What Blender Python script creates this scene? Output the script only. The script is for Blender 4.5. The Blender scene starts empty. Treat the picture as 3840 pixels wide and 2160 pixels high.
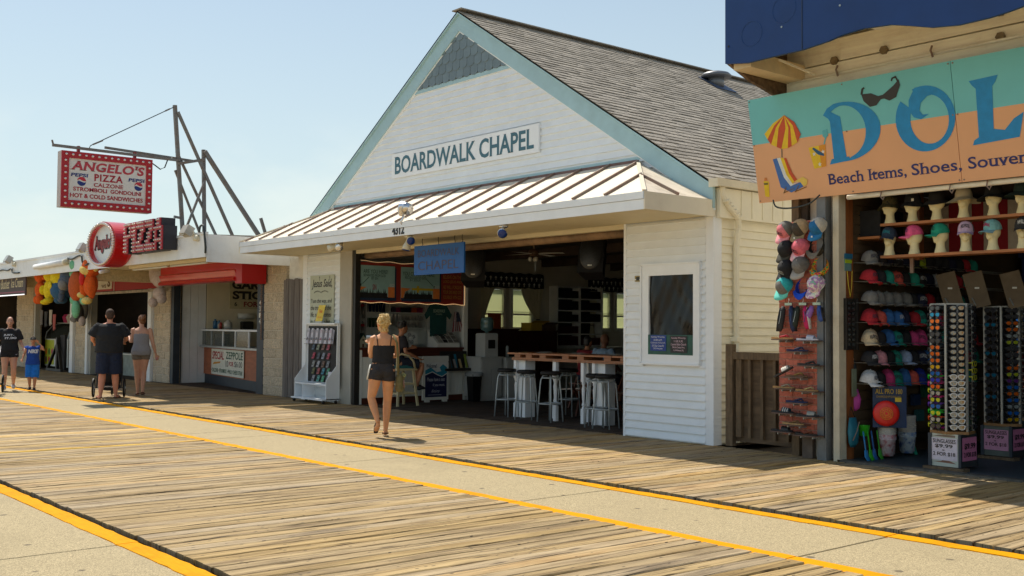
import bpy, math, random
from math import sin, cos, pi, radians, sqrt, atan2
from mathutils import Vector, Matrix, Quaternion
V = Vector
rnd = random.Random(7)
scene = bpy.context.scene
col = scene.collection
# ---------------------------------------------------------------- camera
cam_d = bpy.data.cameras.new('camera')
cam = bpy.data.objects.new('camera', cam_d); col.objects.link(cam)
scene.camera = cam
cam_d.sensor_width = 36.0
cam_d.lens = 3990.0 / 3840.0 * 36.0
cam_d.clip_end = 3000.0; cam_d.clip_start = 0.05
_yaw, _pit, _rol = radians(49.978), radians(2.179), radians(0.431)
_f = V((-sin(_yaw)*cos(_pit), cos(_yaw)*cos(_pit), sin(_pit)))
_r = V((cos(_yaw), sin(_yaw), 0)); _u = _r.cross(_f)
_r2 = cos(_rol)*_r + sin(_rol)*_u; _u2 = -sin(_rol)*_r + cos(_rol)*_u
cam.matrix_world = Matrix(((_r2.x, _u2.x, -_f.x, 0), (_r2.y, _u2.y, -_f.y, 0), (_r2.z, _u2.z, -_f.z, 1.5), (0, 0, 0, 1)))
# ---------------------------------------------------------------- sky, sun, exposure
world = bpy.data.worlds.new('World'); scene.world = world; world.use_nodes = True
SUN_DIR = V((-0.59, 0.045, 1.0)).normalized()
def build_world():
    nt = world.node_tree; nt.nodes.clear(); L = nt.links.new
    out = nt.nodes.new('ShaderNodeOutputWorld'); bg = nt.nodes.new('ShaderNodeBackground')
    sky = nt.nodes.new('ShaderNodeTexSky'); sky.sky_type = 'NISHITA'; sky.sun_disc = False
    sky.sun_elevation = math.asin(SUN_DIR.z); sky.sun_rotation = radians(-86)
    sky.altitude = 0; sky.air_density = 1.0; sky.dust_density = 0.75; sky.ozone_density = .8
    # thin haze and a few soft cumulus near the horizon, all round
    tc = nt.nodes.new('ShaderNodeTexCoord'); sep = nt.nodes.new('ShaderNodeSeparateXYZ')
    L(tc.outputs['Generated'], sep.inputs[0])
    mp = nt.nodes.new('ShaderNodeMapping'); mp.inputs['Scale'].default_value = (1, 1, 2.2); mp.inputs['Location'].default_value = (0.35, 0.1, 0.0)
    L(tc.outputs['Generated'], mp.inputs[0])
    nz = nt.nodes.new('ShaderNodeTexNoise'); nz.inputs['Scale'].default_value = 4.2; nz.inputs['Detail'].default_value = 9; nz.inputs['Roughness'].default_value = .55
    L(mp.outputs[0], nz.inputs['Vector'])
    r1 = nt.nodes.new('ShaderNodeMapRange'); r1.inputs['From Min'].default_value = .47; r1.inputs['From Max'].default_value = .60
    L(nz.outputs['Fac'], r1.inputs['Value'])
    r2 = nt.nodes.new('ShaderNodeMapRange'); r2.inputs['From Min'].default_value = .20; r2.inputs['From Max'].default_value = .05
    r2.inputs['To Min'].default_value = 0; r2.inputs['To Max'].default_value = .9
    L(sep.outputs['Z'], r2.inputs['Value'])
    mu = nt.nodes.new('ShaderNodeMath'); mu.operation = 'MULTIPLY'; L(r1.outputs[0], mu.inputs[0]); L(r2.outputs[0], mu.inputs[1])
    mx = nt.nodes.new('ShaderNodeMix'); mx.data_type = 'RGBA'
    L(mu.outputs[0], mx.inputs['Factor']); L(sky.outputs[0], mx.inputs['A']); mx.inputs['B'].default_value = (9.6, 9.2, 8.6, 1)
    hz = nt.nodes.new('ShaderNodeMix'); hz.data_type = 'RGBA'
    r3 = nt.nodes.new('ShaderNodeMapRange'); r3.inputs['From Min'].default_value = -.02; r3.inputs['From Max'].default_value = .5
    r3.inputs['To Min'].default_value = .85; r3.inputs['To Max'].default_value = .10
    L(sep.outputs['Z'], r3.inputs['Value']); L(r3.outputs[0], hz.inputs['Factor'])
    tn = nt.nodes.new('ShaderNodeMix'); tn.data_type = 'RGBA'; tn.blend_type = 'MULTIPLY'; tn.inputs['Factor'].default_value = 1; L(mx.outputs['Result'], tn.inputs['A']); tn.inputs['B'].default_value = (.93, .99, .99, 1); L(tn.outputs['Result'], hz.inputs['A']); hz.inputs['B'].default_value = (5.7, 6.5, 6.2, 1)
    L(hz.outputs['Result'], bg.inputs['Color']); bg.inputs['Strength'].default_value = 0.118
    L(bg.outputs[0], out.inputs['Surface'])
build_world()
sun_d = bpy.data.lights.new('sun', 'SUN'); sun_d.energy = 4.7; sun_d.angle = radians(0.53); sun_d.color = (1.0, .925, .80)
sun = bpy.data.objects.new('sun', sun_d); col.objects.link(sun)
sun.rotation_euler = SUN_DIR.to_track_quat('Z', 'Y').to_euler(); sun.location = (0, 0, 30)
scene.view_settings.view_transform = 'Standard'; scene.view_settings.look = 'None'
scene.view_settings.exposure = 0.14; scene.view_settings.gamma = 1.0
scene.view_settings.use_curve_mapping = False
scene.render.engine = 'CYCLES'
scene.cycles.max_bounces = 6; scene.cycles.diffuse_bounces = 4; scene.cycles.glossy_bounces = 3
scene.cycles.transparent_max_bounces = 6; scene.cycles.transmission_bounces = 4
# ---------------------------------------------------------------- helpers
ORG = {}
def link(o, parent=None, org=None):
    col.objects.link(o)
    if parent is not None: o.parent = parent
    ORG[o.name] = org if org is not None else (ORG[parent.name] if parent is not None else V((0, 0, 0)))
    return o
def tag(o, label=None, cat=None, group=None, kind=None):
    if label: o['label'] = label
    if cat: o['category'] = cat
    if group: o['group'] = group
    if kind: o['kind'] = kind
    return o
def thing(name, label, cat, loc=(0, 0, 0), group=None, kind=None):
    o = bpy.data.objects.new(name, None); o.empty_display_size = .1
    o.location = loc; link(o, None, V(loc)); return tag(o, label, cat, group, kind)
def local(name, label, cat, group=None):
    return thing(name, label, cat, (0, 0, 0), group)
def copytree(o, parent=None, loc=None, rz=None, label=None, scale=None):
    c = o.copy(); col.objects.link(c)
    if parent is not None: c.parent = parent
    if loc is not None: c.location = loc
    if rz is not None: c.rotation_euler = (0, 0, rz)
    if scale is not None: c.scale = (scale,)*3
    if label: c['label'] = label
    for ch in list(o.children): copytree(ch, c)
    return c
class MB:
    def __init__(s): s.v = []; s.f = []; s.m = Matrix.Identity(4); s.mi = []; s.cm = 0
    def add(s, vs, fs):
        n = len(s.v); m = s.m
        s.v += [m @ V(v) for v in vs]; s.f += [[i+n for i in f] for f in fs]; s.mi += [s.cm]*len(fs); return s
    def box(s, x0, x1, y0, y1, z0, z1):
        return s.add([(x0,y0,z0),(x1,y0,z0),(x1,y1,z0),(x0,y1,z0),(x0,y0,z1),(x1,y0,z1),(x1,y1,z1),(x0,y1,z1)],
                     [(0,3,2,1),(4,5,6,7),(0,1,5,4),(1,2,6,5),(2,3,7,6),(3,0,4,7)])
    def cbox(s, c, d, R=None):
        a, b, e = d[0]/2, d[1]/2, d[2]/2; c = V(c)
        vs = [V(p) for p in ((-a,-b,-e),(a,-b,-e),(a,b,-e),(-a,b,-e),(-a,-b,e),(a,-b,e),(a,b,e),(-a,b,e))]
        if R is not None: vs = [R @ v for v in vs]
        return s.add([v+c for v in vs], [(0,3,2,1),(4,5,6,7),(0,1,5,4),(1,2,6,5),(2,3,7,6),(3,0,4,7)])
    def bevbox(s, x0, x1, y0, y1, z0, z1, b):  # box with chamfered top edges
        vs = [(x0,y0,z0),(x1,y0,z0),(x1,y1,z0),(x0,y1,z0),(x0,y0,z1-b),(x1,y0,z1-b),(x1,y1,z1-b),(x0,y1,z1-b),
              (x0+b,y0+b,z1),(x1-b,y0+b,z1),(x1-b,y1-b,z1),(x0+b,y1-b,z1)]
        return s.add(vs, [(0,3,2,1),(8,9,10,11),(0,1,5,4),(1,2,6,5),(2,3,7,6),(3,0,4,7),(4,5,9,8),(5,6,10,9),(6,7,11,10),(7,4,8,11)])
    def bar(s, p, q, w, h=None, up=(0, 0, 1)):
        p, q = V(p), V(q); d = q-p; L = d.length
        if L < 1e-6: return s
        d /= L; up = V(up)
        if abs(d.dot(up)) > .98: up = V((1, 0, 0))
        x = d.cross(up).normalized(); z = x.cross(d); h = h or w
        vs = []
        for t in (p, q):
            for a, b in ((-1,-1),(1,-1),(1,1),(-1,1)): vs.append(t + x*(a*w/2) + z*(b*h/2))
        return s.add(vs, [(0,1,2,3),(7,6,5,4),(0,4,5,1),(1,5,6,2),(2,6,7,3),(3,7,4,0)])
    def cyl(s, p, q, r0, r1=None, n=10, caps=True):
        return s.loft([(p, r0, r0), (q, r0 if r1 is None else r1, r0 if r1 is None else r1)], n, caps)
    def loft(s, secs, n=12, caps=True, ref=(0, 1, 0), closed=False):
        # secs: (centre, rx, ry[, refvec]); rx is across ref, ry along ref
        pts = [V(a[0]) for a in secs]; vs = []; k = len(pts)
        for i, a in enumerate(secs):
            if closed: d = pts[(i+1) % k]-pts[i-1]
            else: d = pts[min(i+1, k-1)]-pts[max(i-1, 0)]
            if d.length < 1e-9: d = V((0, 0, 1))
            d.normalize(); rf = V(a[3]) if len(a) > 3 else V(ref)
            if abs(d.dot(rf)) > .97: rf = V((0, 0, 1)) if abs(d.z) < .9 else V((1, 0, 0))
            x = rf.cross(d).normalized(); y = d.cross(x)
            for j in range(n):
                t = 2*pi*j/n; vs.append(pts[i] + x*(a[1]*cos(t)) + y*(a[2]*sin(t)))
        fs = []
        for i in range(k if closed else k-1):
            i2 = (i+1) % k
            for j in range(n):
                j2 = (j+1) % n; fs.append((i*n+j, i*n+j2, i2*n+j2, i2*n+j))
        if caps and not closed: fs += [tuple(range(n-1, -1, -1)), tuple(range((k-1)*n, k*n))]
        return s.add(vs, fs)
    def tube(s, pts, r, n=6, closed=False): return s.loft([(p, r, r) for p in pts], n, True, closed=closed)
    def lathe(s, c, prof, n=16, ax='z'):
        c = V(c); vs = []; fs = []
        for (r, z) in prof:
            for j in range(n):
                t = 2*pi*j/n; a, b = r*cos(t), r*sin(t)
                vs.append(c + (V((a, b, z)) if ax == 'z' else (V((a, z, -b)) if ax == 'y' else V((z, a, b)))))
        k = len(prof)
        for i in range(k-1):
            for j in range(n):
                j2 = (j+1) % n; fs.append((i*n+j, i*n+j2, (i+1)*n+j2, (i+1)*n+j))
        if prof[0][0] > 1e-4: fs.append(tuple(range(n-1, -1, -1)))
        if prof[-1][0] > 1e-4: fs.append(tuple(range((k-1)*n, k*n)))
        return s.add(vs, fs)
    def ell(s, c, r, n=12, m=8, R=None):
        c = V(c); vs = []; fs = []
        if not hasattr(r, '__len__'): r = (r, r, r)
        for i in range(1, m):
            t = pi*i/m
            for j in range(n):
                a = 2*pi*j/n; v = V((r[0]*sin(t)*cos(a), r[1]*sin(t)*sin(a), -r[2]*cos(t)))
                vs.append((R @ v if R is not None else v)+c)
        b = V((0, 0, -r[2])); t_ = V((0, 0, r[2]))
        if R is not None: b = R @ b; t_ = R @ t_
        vs += [b+c, t_+c]; nb = (m-1)*n
        for i in range(m-2):
            for j in range(n):
                j2 = (j+1) % n; fs.append((i*n+j, i*n+j2, (i+1)*n+j2, (i+1)*n+j))
        for j in range(n):
            j2 = (j+1) % n; fs.append((nb, j2, j)); fs.append((nb+1, (m-2)*n+j, (m-2)*n+j2))
        return s.add(vs, fs)
    def prism(s, poly, o, u, v, w, d):
        # poly 2D in (u,v) from origin o; extruded by w*d
        o, u, v, w = V(o), V(u), V(v), V(w); n = len(poly)
        vs = [o+u*a+v*b for a, b in poly] + [o+u*a+v*b+w*d for a, b in poly]
        fs = [tuple(range(n)), tuple(range(2*n-1, n-1, -1))]
        for i in range(n): j = (i+1) % n; fs.append((j, i, i+n, j+n))
        return s.add(vs, fs)
    def quad(s, *p): return s.add(p, [tuple(range(len(p)))])
    def build(s, name, mat, parent=None, smooth=False, **kw):
        me = bpy.data.meshes.new(name)
        o = bpy.data.objects.new(name, me); org = None
        if parent is None:
            if 'at' in kw: org = V(kw.pop('at'))
            else:
                xs = [v.x for v in s.v]; ys = [v.y for v in s.v]; zs = [v.z for v in s.v]
                org = V(((min(xs)+max(xs))/2, (min(ys)+max(ys))/2, min(zs)))
            o.location = org
        link(o, parent, org); off = ORG[o.name]
        me.from_pydata([tuple(v-off) for v in s.v], [], s.f)
        for m_ in (mat if isinstance(mat, (list, tuple)) else [mat]): me.materials.append(m_)
        if any(s.mi): me.polygons.foreach_set('material_index', s.mi)
        if smooth: me.polygons.foreach_set('use_smooth', [True]*len(me.polygons))
        me.update(); tag(o, **kw); return o
from mathutils import noise as mno
def wrinkle(o, amp=.005, sc=(9, 9, 16)):
    me = o.data; ns = [v.normal.copy() for v in me.vertices]
    for v, n_ in zip(me.vertices, ns):
        p = V((v.co.x*sc[0], v.co.y*sc[1], v.co.z*sc[2]+3*v.co.x)); k = mno.noise(p)+.5*mno.noise(p*2.3); v.co += n_*(amp*(1-abs(k)*2.2))
    me.update()
def remesh(o, vox, smooth=3, fac=.5, decim=None):
    m = o.modifiers.new('r', 'REMESH'); m.mode = 'VOXEL'; m.voxel_size = vox; m.use_smooth_shade = True
    if smooth: q = o.modifiers.new('s', 'SMOOTH'); q.iterations = smooth; q.factor = fac
    bpy.context.view_layer.update()
    dg = bpy.context.evaluated_depsgraph_get()
    me = bpy.data.meshes.new_from_object(o.evaluated_get(dg)); old = o.data
    o.modifiers.clear(); o.data = me
    for i, mm in enumerate(old.materials):
        if i >= len(me.materials): me.materials.append(mm)
    me.polygons.foreach_set('use_smooth', [True]*len(me.polygons)); return o
# ---------------------------------------------------------------- materials
MATS = {}
def mat(name, c, rough=.6, var=0.0, scale=8.0, bump=0.0, bscale=None, metal=0.0, spec=None, stretch=(1, 1, 1), orand=0.0, c2=None, emit=None, trans=0.0, alpha=1.0, coat=0.0, sub=0, dirt=0.0):
    if name in MATS: return MATS[name]
    m = bpy.data.materials.new(name); m.use_nodes = True; nt = m.node_tree; N = nt.nodes; L = nt.links.new
    b = N['Principled BSDF']; MATS[name] = m
    b.inputs['Base Color'].default_value = (*c, 1); b.inputs['Roughness'].default_value = rough; b.inputs['Metallic'].default_value = metal
    if spec is not None: b.inputs['Specular IOR Level'].default_value = spec
    if trans: b.inputs['Transmission Weight'].default_value = trans
    if alpha < 1: b.inputs['Alpha'].default_value = alpha
    if coat: b.inputs['Coat Weight'].default_value = coat; b.inputs['Coat Roughness'].default_value = .1
    if sub: b.inputs['Subsurface Weight'].default_value = sub; b.inputs['Subsurface Radius'].default_value = (.02, .008, .004)
    if emit: b.inputs['Emission Color'].default_value = (*emit[0], 1); b.inputs['Emission Strength'].default_value = emit[1]
    if var or bump or orand or c2 or dirt:
        tc = N.new('ShaderNodeTexCoord'); mp = N.new('ShaderNodeMapping'); mp.inputs['Scale'].default_value = stretch
        oi = N.new('ShaderNodeObjectInfo'); ad = N.new('ShaderNodeVectorMath'); ad.operation = 'ADD'
        sc = N.new('ShaderNodeMath'); sc.operation = 'MULTIPLY'; sc.inputs[1].default_value = 37.0
        L(oi.outputs['Random'], sc.inputs[0]); L(tc.outputs['Object'], ad.inputs[0]); L(sc.outputs[0], ad.inputs[1])
        L(ad.outputs[0], mp.inputs['Vector'])
        nz = N.new('ShaderNodeTexNoise'); nz.inputs['Scale'].default_value = scale; nz.inputs['Detail'].default_value = 6; nz.inputs['Roughness'].default_value = .6
        L(mp.outputs[0], nz.inputs['Vector'])
        cc = c2 if c2 else tuple(x*(1-var) for x in c)
        c1 = c if c2 else tuple(min(1, x*(1+var*.6)) for x in c)
        mr = N.new('ShaderNodeMapRange'); mr.inputs['From Min'].default_value = .32; mr.inputs['From Max'].default_value = .68
        L(nz.outputs['Fac'], mr.inputs['Value'])
        mx = N.new('ShaderNodeMix'); mx.data_type = 'RGBA'; mx.inputs['A'].default_value = (*cc, 1); mx.inputs['B'].default_value = (*c1, 1)
        L(mr.outputs[0], mx.inputs['Factor']); last = mx.outputs['Result']
        if orand:
            h = N.new('ShaderNodeHueSaturation'); r = N.new('ShaderNodeMapRange'); r.inputs['To Min'].default_value = 1-orand; r.inputs['To Max'].default_value = 1+orand
            L(oi.outputs['Random'], r.inputs['Value']); L(r.outputs[0], h.inputs['Value']); L(last, h.inputs['Color']); last = h.outputs[0]
        if dirt:
            n2 = N.new('ShaderNodeTexNoise'); n2.inputs['Scale'].default_value = 2.3; n2.inputs['Detail'].default_value = 8; n2.inputs['Roughness'].default_value = .7
            L(ad.outputs[0], n2.inputs['Vector'])
            r = N.new('ShaderNodeMapRange'); r.inputs['From Min'].default_value = .52; r.inputs['From Max'].default_value = .78; r.inputs['To Max'].default_value = dirt
            L(n2.outputs['Fac'], r.inputs['Value'])
            m2 = N.new('ShaderNodeMix'); m2.data_type = 'RGBA'; L(r.outputs[0], m2.inputs['Factor']); L(last, m2.inputs['A']); m2.inputs['B'].default_value = (c[0]*.4, c[1]*.33, c[2]*.25, 1)
            last = m2.outputs['Result']
        L(last, b.inputs['Base Color'])
        if bump:
            bn = N.new('ShaderNodeTexNoise'); bn.inputs['Scale'].default_value = bscale or scale*3; bn.inputs['Detail'].default_value = 5
            L(mp.outputs[0], bn.inputs['Vector']); bp = N.new('ShaderNodeBump'); bp.inputs['Strength'].default_value = min(1, bump); bp.inputs['Distance'].default_value = .01
            L(bn.outputs['Fac'], bp.inputs['Height']); L(bp.outputs[0], b.inputs['Normal'])
    return m
def plain(c, rough=.55, **k):
    key = 'paint_%02x%02x%02x' % tuple(int(max(0, min(1, x))*255) for x in c) + str(int(rough*10)) + (str(sorted(k.items())) if k else '')
    return mat(key, c, rough, **({'var': .12, 'scale': 14} | k))
def S(r, g, b):  # sRGB 0-255 to linear
    def q(x): x /= 255; return x/12.92 if x <= .04045 else ((x+.055)/1.055)**2.4
    return (q(r), q(g), q(b))
# wood planks of the walk
def plank_mat(name, ca, cb, cd, gold=.3):
    m = bpy.data.materials.new(name); m.use_nodes = True; nt = m.node_tree; N = nt.nodes; L = nt.links.new; b = N['Principled BSDF']; MATS[name] = m
    tc = N.new('ShaderNodeTexCoord'); oi = N.new('ShaderNodeObjectInfo')
    at = N.new('ShaderNodeAttribute'); at.attribute_name = 'pid'
    rs = N.new('ShaderNodeMath'); rs.operation = 'ADD'; L(oi.outputs['Random'], rs.inputs[0]); L(at.outputs['Fac'], rs.inputs[1])
    fr = N.new('ShaderNodeMath'); fr.operation = 'FRACT'; L(rs.outputs[0], fr.inputs[0])
    cm = N.new('ShaderNodeCombineXYZ'); k1 = N.new('ShaderNodeMath'); k1.operation = 'MULTIPLY'; k1.inputs[1].default_value = 91.7; L(fr.outputs[0], k1.inputs[0])
    L(k1.outputs[0], cm.inputs[0]); L(k1.outputs[0], cm.inputs[1])
    ad = N.new('ShaderNodeVectorMath'); ad.operation = 'ADD'; L(tc.outputs['Object'], ad.inputs[0]); L(cm.outputs[0], ad.inputs[1])
    def noise(sx, sy, sc, det, ro=.6):
        mp = N.new('ShaderNodeMapping'); mp.inputs['Scale'].default_value = (sx, sy, 1); L(ad.outputs[0], mp.inputs[0])
        n = N.new('ShaderNodeTexNoise'); n.inputs['Scale'].default_value = sc; n.inputs['Detail'].default_value = det; n.inputs['Roughness'].default_value = ro
        L(mp.outputs[0], n.inputs['Vector']); return n.outputs['Fac']
    def rng(v, a, c, lo=0., hi=1.):
        r = N.new('ShaderNodeMapRange'); r.inputs['From Min'].default_value = a; r.inputs['From Max'].default_value = c; r.inputs['To Min'].default_value = lo; r.inputs['To Max'].default_value = hi; L(v, r.inputs['Value']); return r.outputs[0]
    def mix(f, A, B):
        x = N.new('ShaderNodeMix'); x.data_type = 'RGBA'; L(f, x.inputs['Factor'])
        for s_, q in (('A', A), ('B', B)):
            if isinstance(q, tuple): x.inputs[s_].default_value = (*q, 1)
            else: L(q, x.inputs[s_])
        return x.outputs['Result']
    fine = noise(85, 1.6, 1.0, 7, .65); mid = noise(22, .55, 1.0, 4); big = noise(5, .9, 1.0, 4)
    c = mix(rng(mid, .35, .65), ca, cb)
    # a share of the planks is younger and golden
    gs = N.new('ShaderNodeMath'); gs.operation = 'GREATER_THAN'; gs.inputs[1].default_value = 1-gold; L(fr.outputs[0], gs.inputs[0])
    gm = N.new('ShaderNodeMath'); gm.operation = 'MULTIPLY'; L(gs.outputs[0], gm.inputs[0]); L(rng(big, .4, .62, 0, .6), gm.inputs[1])
    c = mix(gm.outputs[0], c, S(205, 160, 92))
    c = mix(rng(big, .50, .70, 0, .6), c, cd)
    c = mix(rng(fine, .50, .70, 0, .62), c, cd); c = mix(rng(noise(70, .45, 1.0, 5, .7), .565, .61, 0, .9), c, tuple(x*.45 for x in cd))
    # nail heads at each joist and knots
    sp = N.new('ShaderNodeSeparateXYZ'); L(tc.outputs['Object'], sp.inputs[0])
    vo = N.new('ShaderNodeTexVoronoi'); vm = N.new('ShaderNodeMapping'); vm.inputs['Scale'].default_value = (9, 1.7, 1); L(ad.outputs[0], vm.inputs[0]); L(vm.outputs[0], vo.inputs['Vector']); vo.inputs['Scale'].default_value = 1.0
    c = mix(rng(vo.outputs['Distance'], .16, .07, 0, .75), c, tuple(x*.45 for x in cd))
    vo2 = N.new('ShaderNodeTexVoronoi'); vm2 = N.new('ShaderNodeMapping'); vm2.inputs['Scale'].default_value = (16, 7, 1); L(ad.outputs[0], vm2.inputs[0]); L(vm2.outputs[0], vo2.inputs['Vector']); vo2.inputs['Scale'].default_value = 1.0
    c = mix(rng(vo2.outputs['Distance'], .13, .09, 0, .85), c, (.03, .025, .02))
    h = N.new('ShaderNodeHueSaturation'); L(c, h.inputs['Color']); L(rng(fr.outputs[0], 0, 1, .82, 1.06), h.inputs['Value'])
    k2 = N.new('ShaderNodeMath'); k2.operation = 'MULTIPLY'; k2.inputs[1].default_value = 7.3; L(fr.outputs[0], k2.inputs[0]); k3 = N.new('ShaderNodeMath'); k3.operation = 'FRACT'; L(k2.outputs[0], k3.inputs[0])
    L(rng(k3.outputs[0], 0, 1, .78, 1.08), h.inputs['Saturation'])
    L(h.outputs[0], b.inputs['Base Color']); b.inputs['Roughness'].default_value = .8; b.inputs['Specular IOR Level'].default_value = .25
    bp = N.new('ShaderNodeBump'); bp.inputs['Strength'].default_value = .9; bp.inputs['Distance'].default_value = .006; L(fine, bp.inputs['Height']); L(bp.outputs[0], b.inputs['Normal'])
    return m
def concrete_mat(name, c, dark=.45):
    m = bpy.data.materials.new(name); m.use_nodes = True; nt = m.node_tree; N = nt.nodes; L = nt.links.new; b = N['Principled BSDF']; MATS[name] = m
    tc = N.new('ShaderNodeTexCoord')
    def noise(sc, det=3, ro=.6):
        n = N.new('ShaderNodeTexNoise'); n.inputs['Scale'].default_value = sc; n.inputs['Detail'].default_value = det; n.inputs['Roughness'].default_value = ro; L(tc.outputs['Object'], n.inputs['Vector']); return n.outputs['Fac']
    def rng(v, a, d, lo=0., hi=1.):
        r = N.new('ShaderNodeMapRange'); r.inputs['From Min'].default_value = a; r.inputs['From Max'].default_value = d; r.inputs['To Min'].default_value = lo; r.inputs['To Max'].default_value = hi; L(v, r.inputs['Value']); return r.outputs[0]
    def mix(f, A, B):
        x = N.new('ShaderNodeMix'); x.data_type = 'RGBA'; L(f, x.inputs['Factor'])
        for s_, q in (('A', A), ('B', B)):
            if isinstance(q, tuple): x.inputs[s_].default_value = (*q, 1)
            else: L(q, x.inputs[s_])
        return x.outputs['Result']
    g = noise(130, 3, .8)
    r = mix(rng(g, .38, .62), tuple(x*dark for x in c), tuple(min(1, x*1.22) for x in c)); r = mix(rng(noise(34, 2), .66, .74, 0, .7), r, tuple(x*.4 for x in c))
    r = mix(rng(noise(1.1, 5), .4, .7, 0, .35), r, tuple(x*.72 for x in c))
    vo = N.new('ShaderNodeTexVoronoi'); vo.inputs['Scale'].default_value = 3.1; L(tc.outputs['Object'], vo.inputs['Vector'])
    r = mix(rng(vo.outputs['Distance'], .11, .07, 0, .75), r, (.07, .06, .05)); r = mix(rng(noise(.45, 6, .7), .52, .62, 0, .35), r, tuple(x*.6 for x in c))
    L(r, b.inputs['Base Color']); b.inputs['Roughness'].default_value = .9; b.inputs['Specular IOR Level'].default_value = .2
    bp = N.new('ShaderNodeBump'); bp.inputs['Strength'].default_value = .6; bp.inputs['Distance'].default_value = .004; L(g, bp.inputs['Height']); L(bp.outputs[0], b.inputs['Normal'])
    return m
# ---------------------------------------------------------------- lettering (built-in font turned into mesh)
_TX = {}
def glyphs(s, bold=0.0, space=1.0, serif=0.0, align='LEFT', lsp=1.0):
    key = (s, bold, space, serif, align, lsp)
    if key in _TX: return _TX[key]
    cu = bpy.data.curves.new('t', 'FONT'); cu.body = s; cu.size = 1; cu.offset = bold; cu.space_character = space; cu.resolution_u = 3
    cu.fill_mode = 'FRONT'; cu.align_x = align; cu.space_line = lsp
    o = bpy.data.objects.new('t', cu); col.objects.link(o); bpy.context.view_layer.update()
    me = bpy.data.meshes.new_from_object(o.evaluated_get(bpy.context.evaluated_depsgraph_get()))
    vs = [(v.co.x, v.co.y) for v in me.vertices]; fs = [tuple(p.vertices) for p in me.polygons]
    if serif:
        cnt = {}
        for f in fs:
            for i in range(len(f)):
                e = (f[i], f[(i+1) % len(f)]); k = (min(e), max(e)); cnt[k] = cnt.get(k, 0)+1
        seen = set()
        for (a, b), c in list(cnt.items()):
            if c != 1: continue
            (xa, ya), (xb, yb) = vs[a], vs[b]
            if abs(ya-yb) > .004 or not (.03 < abs(xa-xb) < .24): continue
            x0, x1 = min(xa, xb), max(xa, xb)
            up = None
            for f in fs:
                if a in f and b in f: up = sum(vs[i][1] for i in f)/len(f) > ya
            if up is None: continue
            t = .045*serif; e = .075*serif; y0 = ya; y1 = ya+(t if up else -t); n = len(vs)
            vs += [(x0-e, y0), (x1+e, y0), (x1+e*.8, y1), (x0-e*.8, y1)]; fs.append((n, n+1, n+2, n+3))
    bpy.data.objects.remove(o); xs = [v[0] for v in vs]; ys = [v[1] for v in vs]
    x0, x1, y0, y1 = min(xs), max(xs), min(ys), max(ys)
    r = ([((x-x0)/(x1-x0), (y-y0)/(y1-y0)) for x, y in vs], fs, (x1-x0)/(y1-y0)); _TX[key] = r
    return r
def letters(mb, s, o, u, v, w, h, n=None, d=0.0, shear=0.0, **k):
    """print s in the parallelogram o + [0,w]u + [0,h]v ; n = outward normal, d = raised depth"""
    vs, fs, asp = glyphs(s, **k); o, u, v = V(o), V(u), V(v)
    if w is None: w = asp*h
    n = V(n) if n is not None else u.cross(v).normalized()
    q = [o+u*(a*w+shear*b*h)+v*(b*h) for a, b in vs]
    if d <= 0: mb.add([p+n*.0035 for p in q], fs); return mb
    nb = len(q); mb.add([p+n*d for p in q]+[p+n*.0005 for p in q], list(fs))
    base = len(mb.v)-2*nb; cnt = {}
    for f in fs:
        for i in range(len(f)):
            e = (f[i], f[(i+1) % len(f)]); k_ = (min(e), max(e)); cnt.setdefault(k_, []).append(e)
    for k_, es in cnt.items():
        if len(es) == 1:
            a, b = es[0]; mb.f.append([base+b, base+a, base+a+nb, base+b+nb]); mb.mi.append(mb.cm)
    return mb
X, Y, Z = V((1, 0, 0)), V((0, 1, 0)), V((0, 0, 1))
NY = V((0, -1, 0))
# ================================================================ ground
M_sand = mat('beach_sand', (.42, .36, .26), .95, .2, 2.0, .2)
g = MB(); g.box(-900, 900, -900, 900, -1.6, -1.2).build('ground', M_sand, kind='structure')
M_under = mat('dark_joist_wood', (.045, .034, .022), .9, .5, 9, .3)
g = MB(); g.box(-160, 30, 2.80, 26, -.30, -.12).build('deck_joists', M_under, kind='structure')
M_plank = plank_mat('weathered_plank', S(196, 170, 124), S(164, 138, 96), S(72, 54, 36), .14)
M_plank2 = plank_mat('shaded_plank', S(196, 174, 130), S(160, 138, 98), S(96, 76, 52), .25)
M_newplank = plank_mat('new_yellow_plank', S(228, 192, 100), S(212, 172, 84), S(150, 112, 58), .9)
M_conc = concrete_mat('aggregate_concrete', S(190, 173, 137), .40)
M_yel = mat('yellow_line_paint', S(232, 158, 0), .8, .12, 9, .4, 60, spec=.12, stretch=(1, 8, 1), dirt=.5)
M_dark = mat('dark_gap', (.02, .017, .012), .95)
SK = math.tan(radians(2.0))
def plank_mesh(nm, L, w, seed, skew=SK, rag=.012):
    r = random.Random(seed); vs = []; fs = []; n = 7; b = .007; th = .04
    for i in range(n+1):
        t = i/n; y = t*L; sx = y*skew; e = r.uniform(-.0035, .0035); e2 = r.uniform(-.0035, .0035); z = r.uniform(-.003, .003)
        yy = y + (0 if 0 < i < n else r.uniform(-rag, rag))
        for (x, zz) in ((-w/2+e, -th), (-w/2+e, -b+z), (-w/2+b+e, z), (w/2-b+e2, z+r.uniform(-.002, .002)), (w/2+e2, -b+z), (w/2+e2, -th)):
            vs.append((x+sx, yy, zz))
    for i in range(n):
        for j in range(5): a = i*6+j; fs.append((a, a+1, a+7, a+6)[::-1])
    fs.append((0, 1, 2, 3, 4, 5)); fs.append(tuple(n*6+j for j in (5, 4, 3, 2, 1, 0)))
    return vs, fs
def plank_data(nm, L, w, seed, m):
    vs, fs = plank_mesh(nm, L, w, seed); me = bpy.data.meshes.new(nm); me.from_pydata(vs, [], fs); me.materials.append(m); return me
PW = .142
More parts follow.
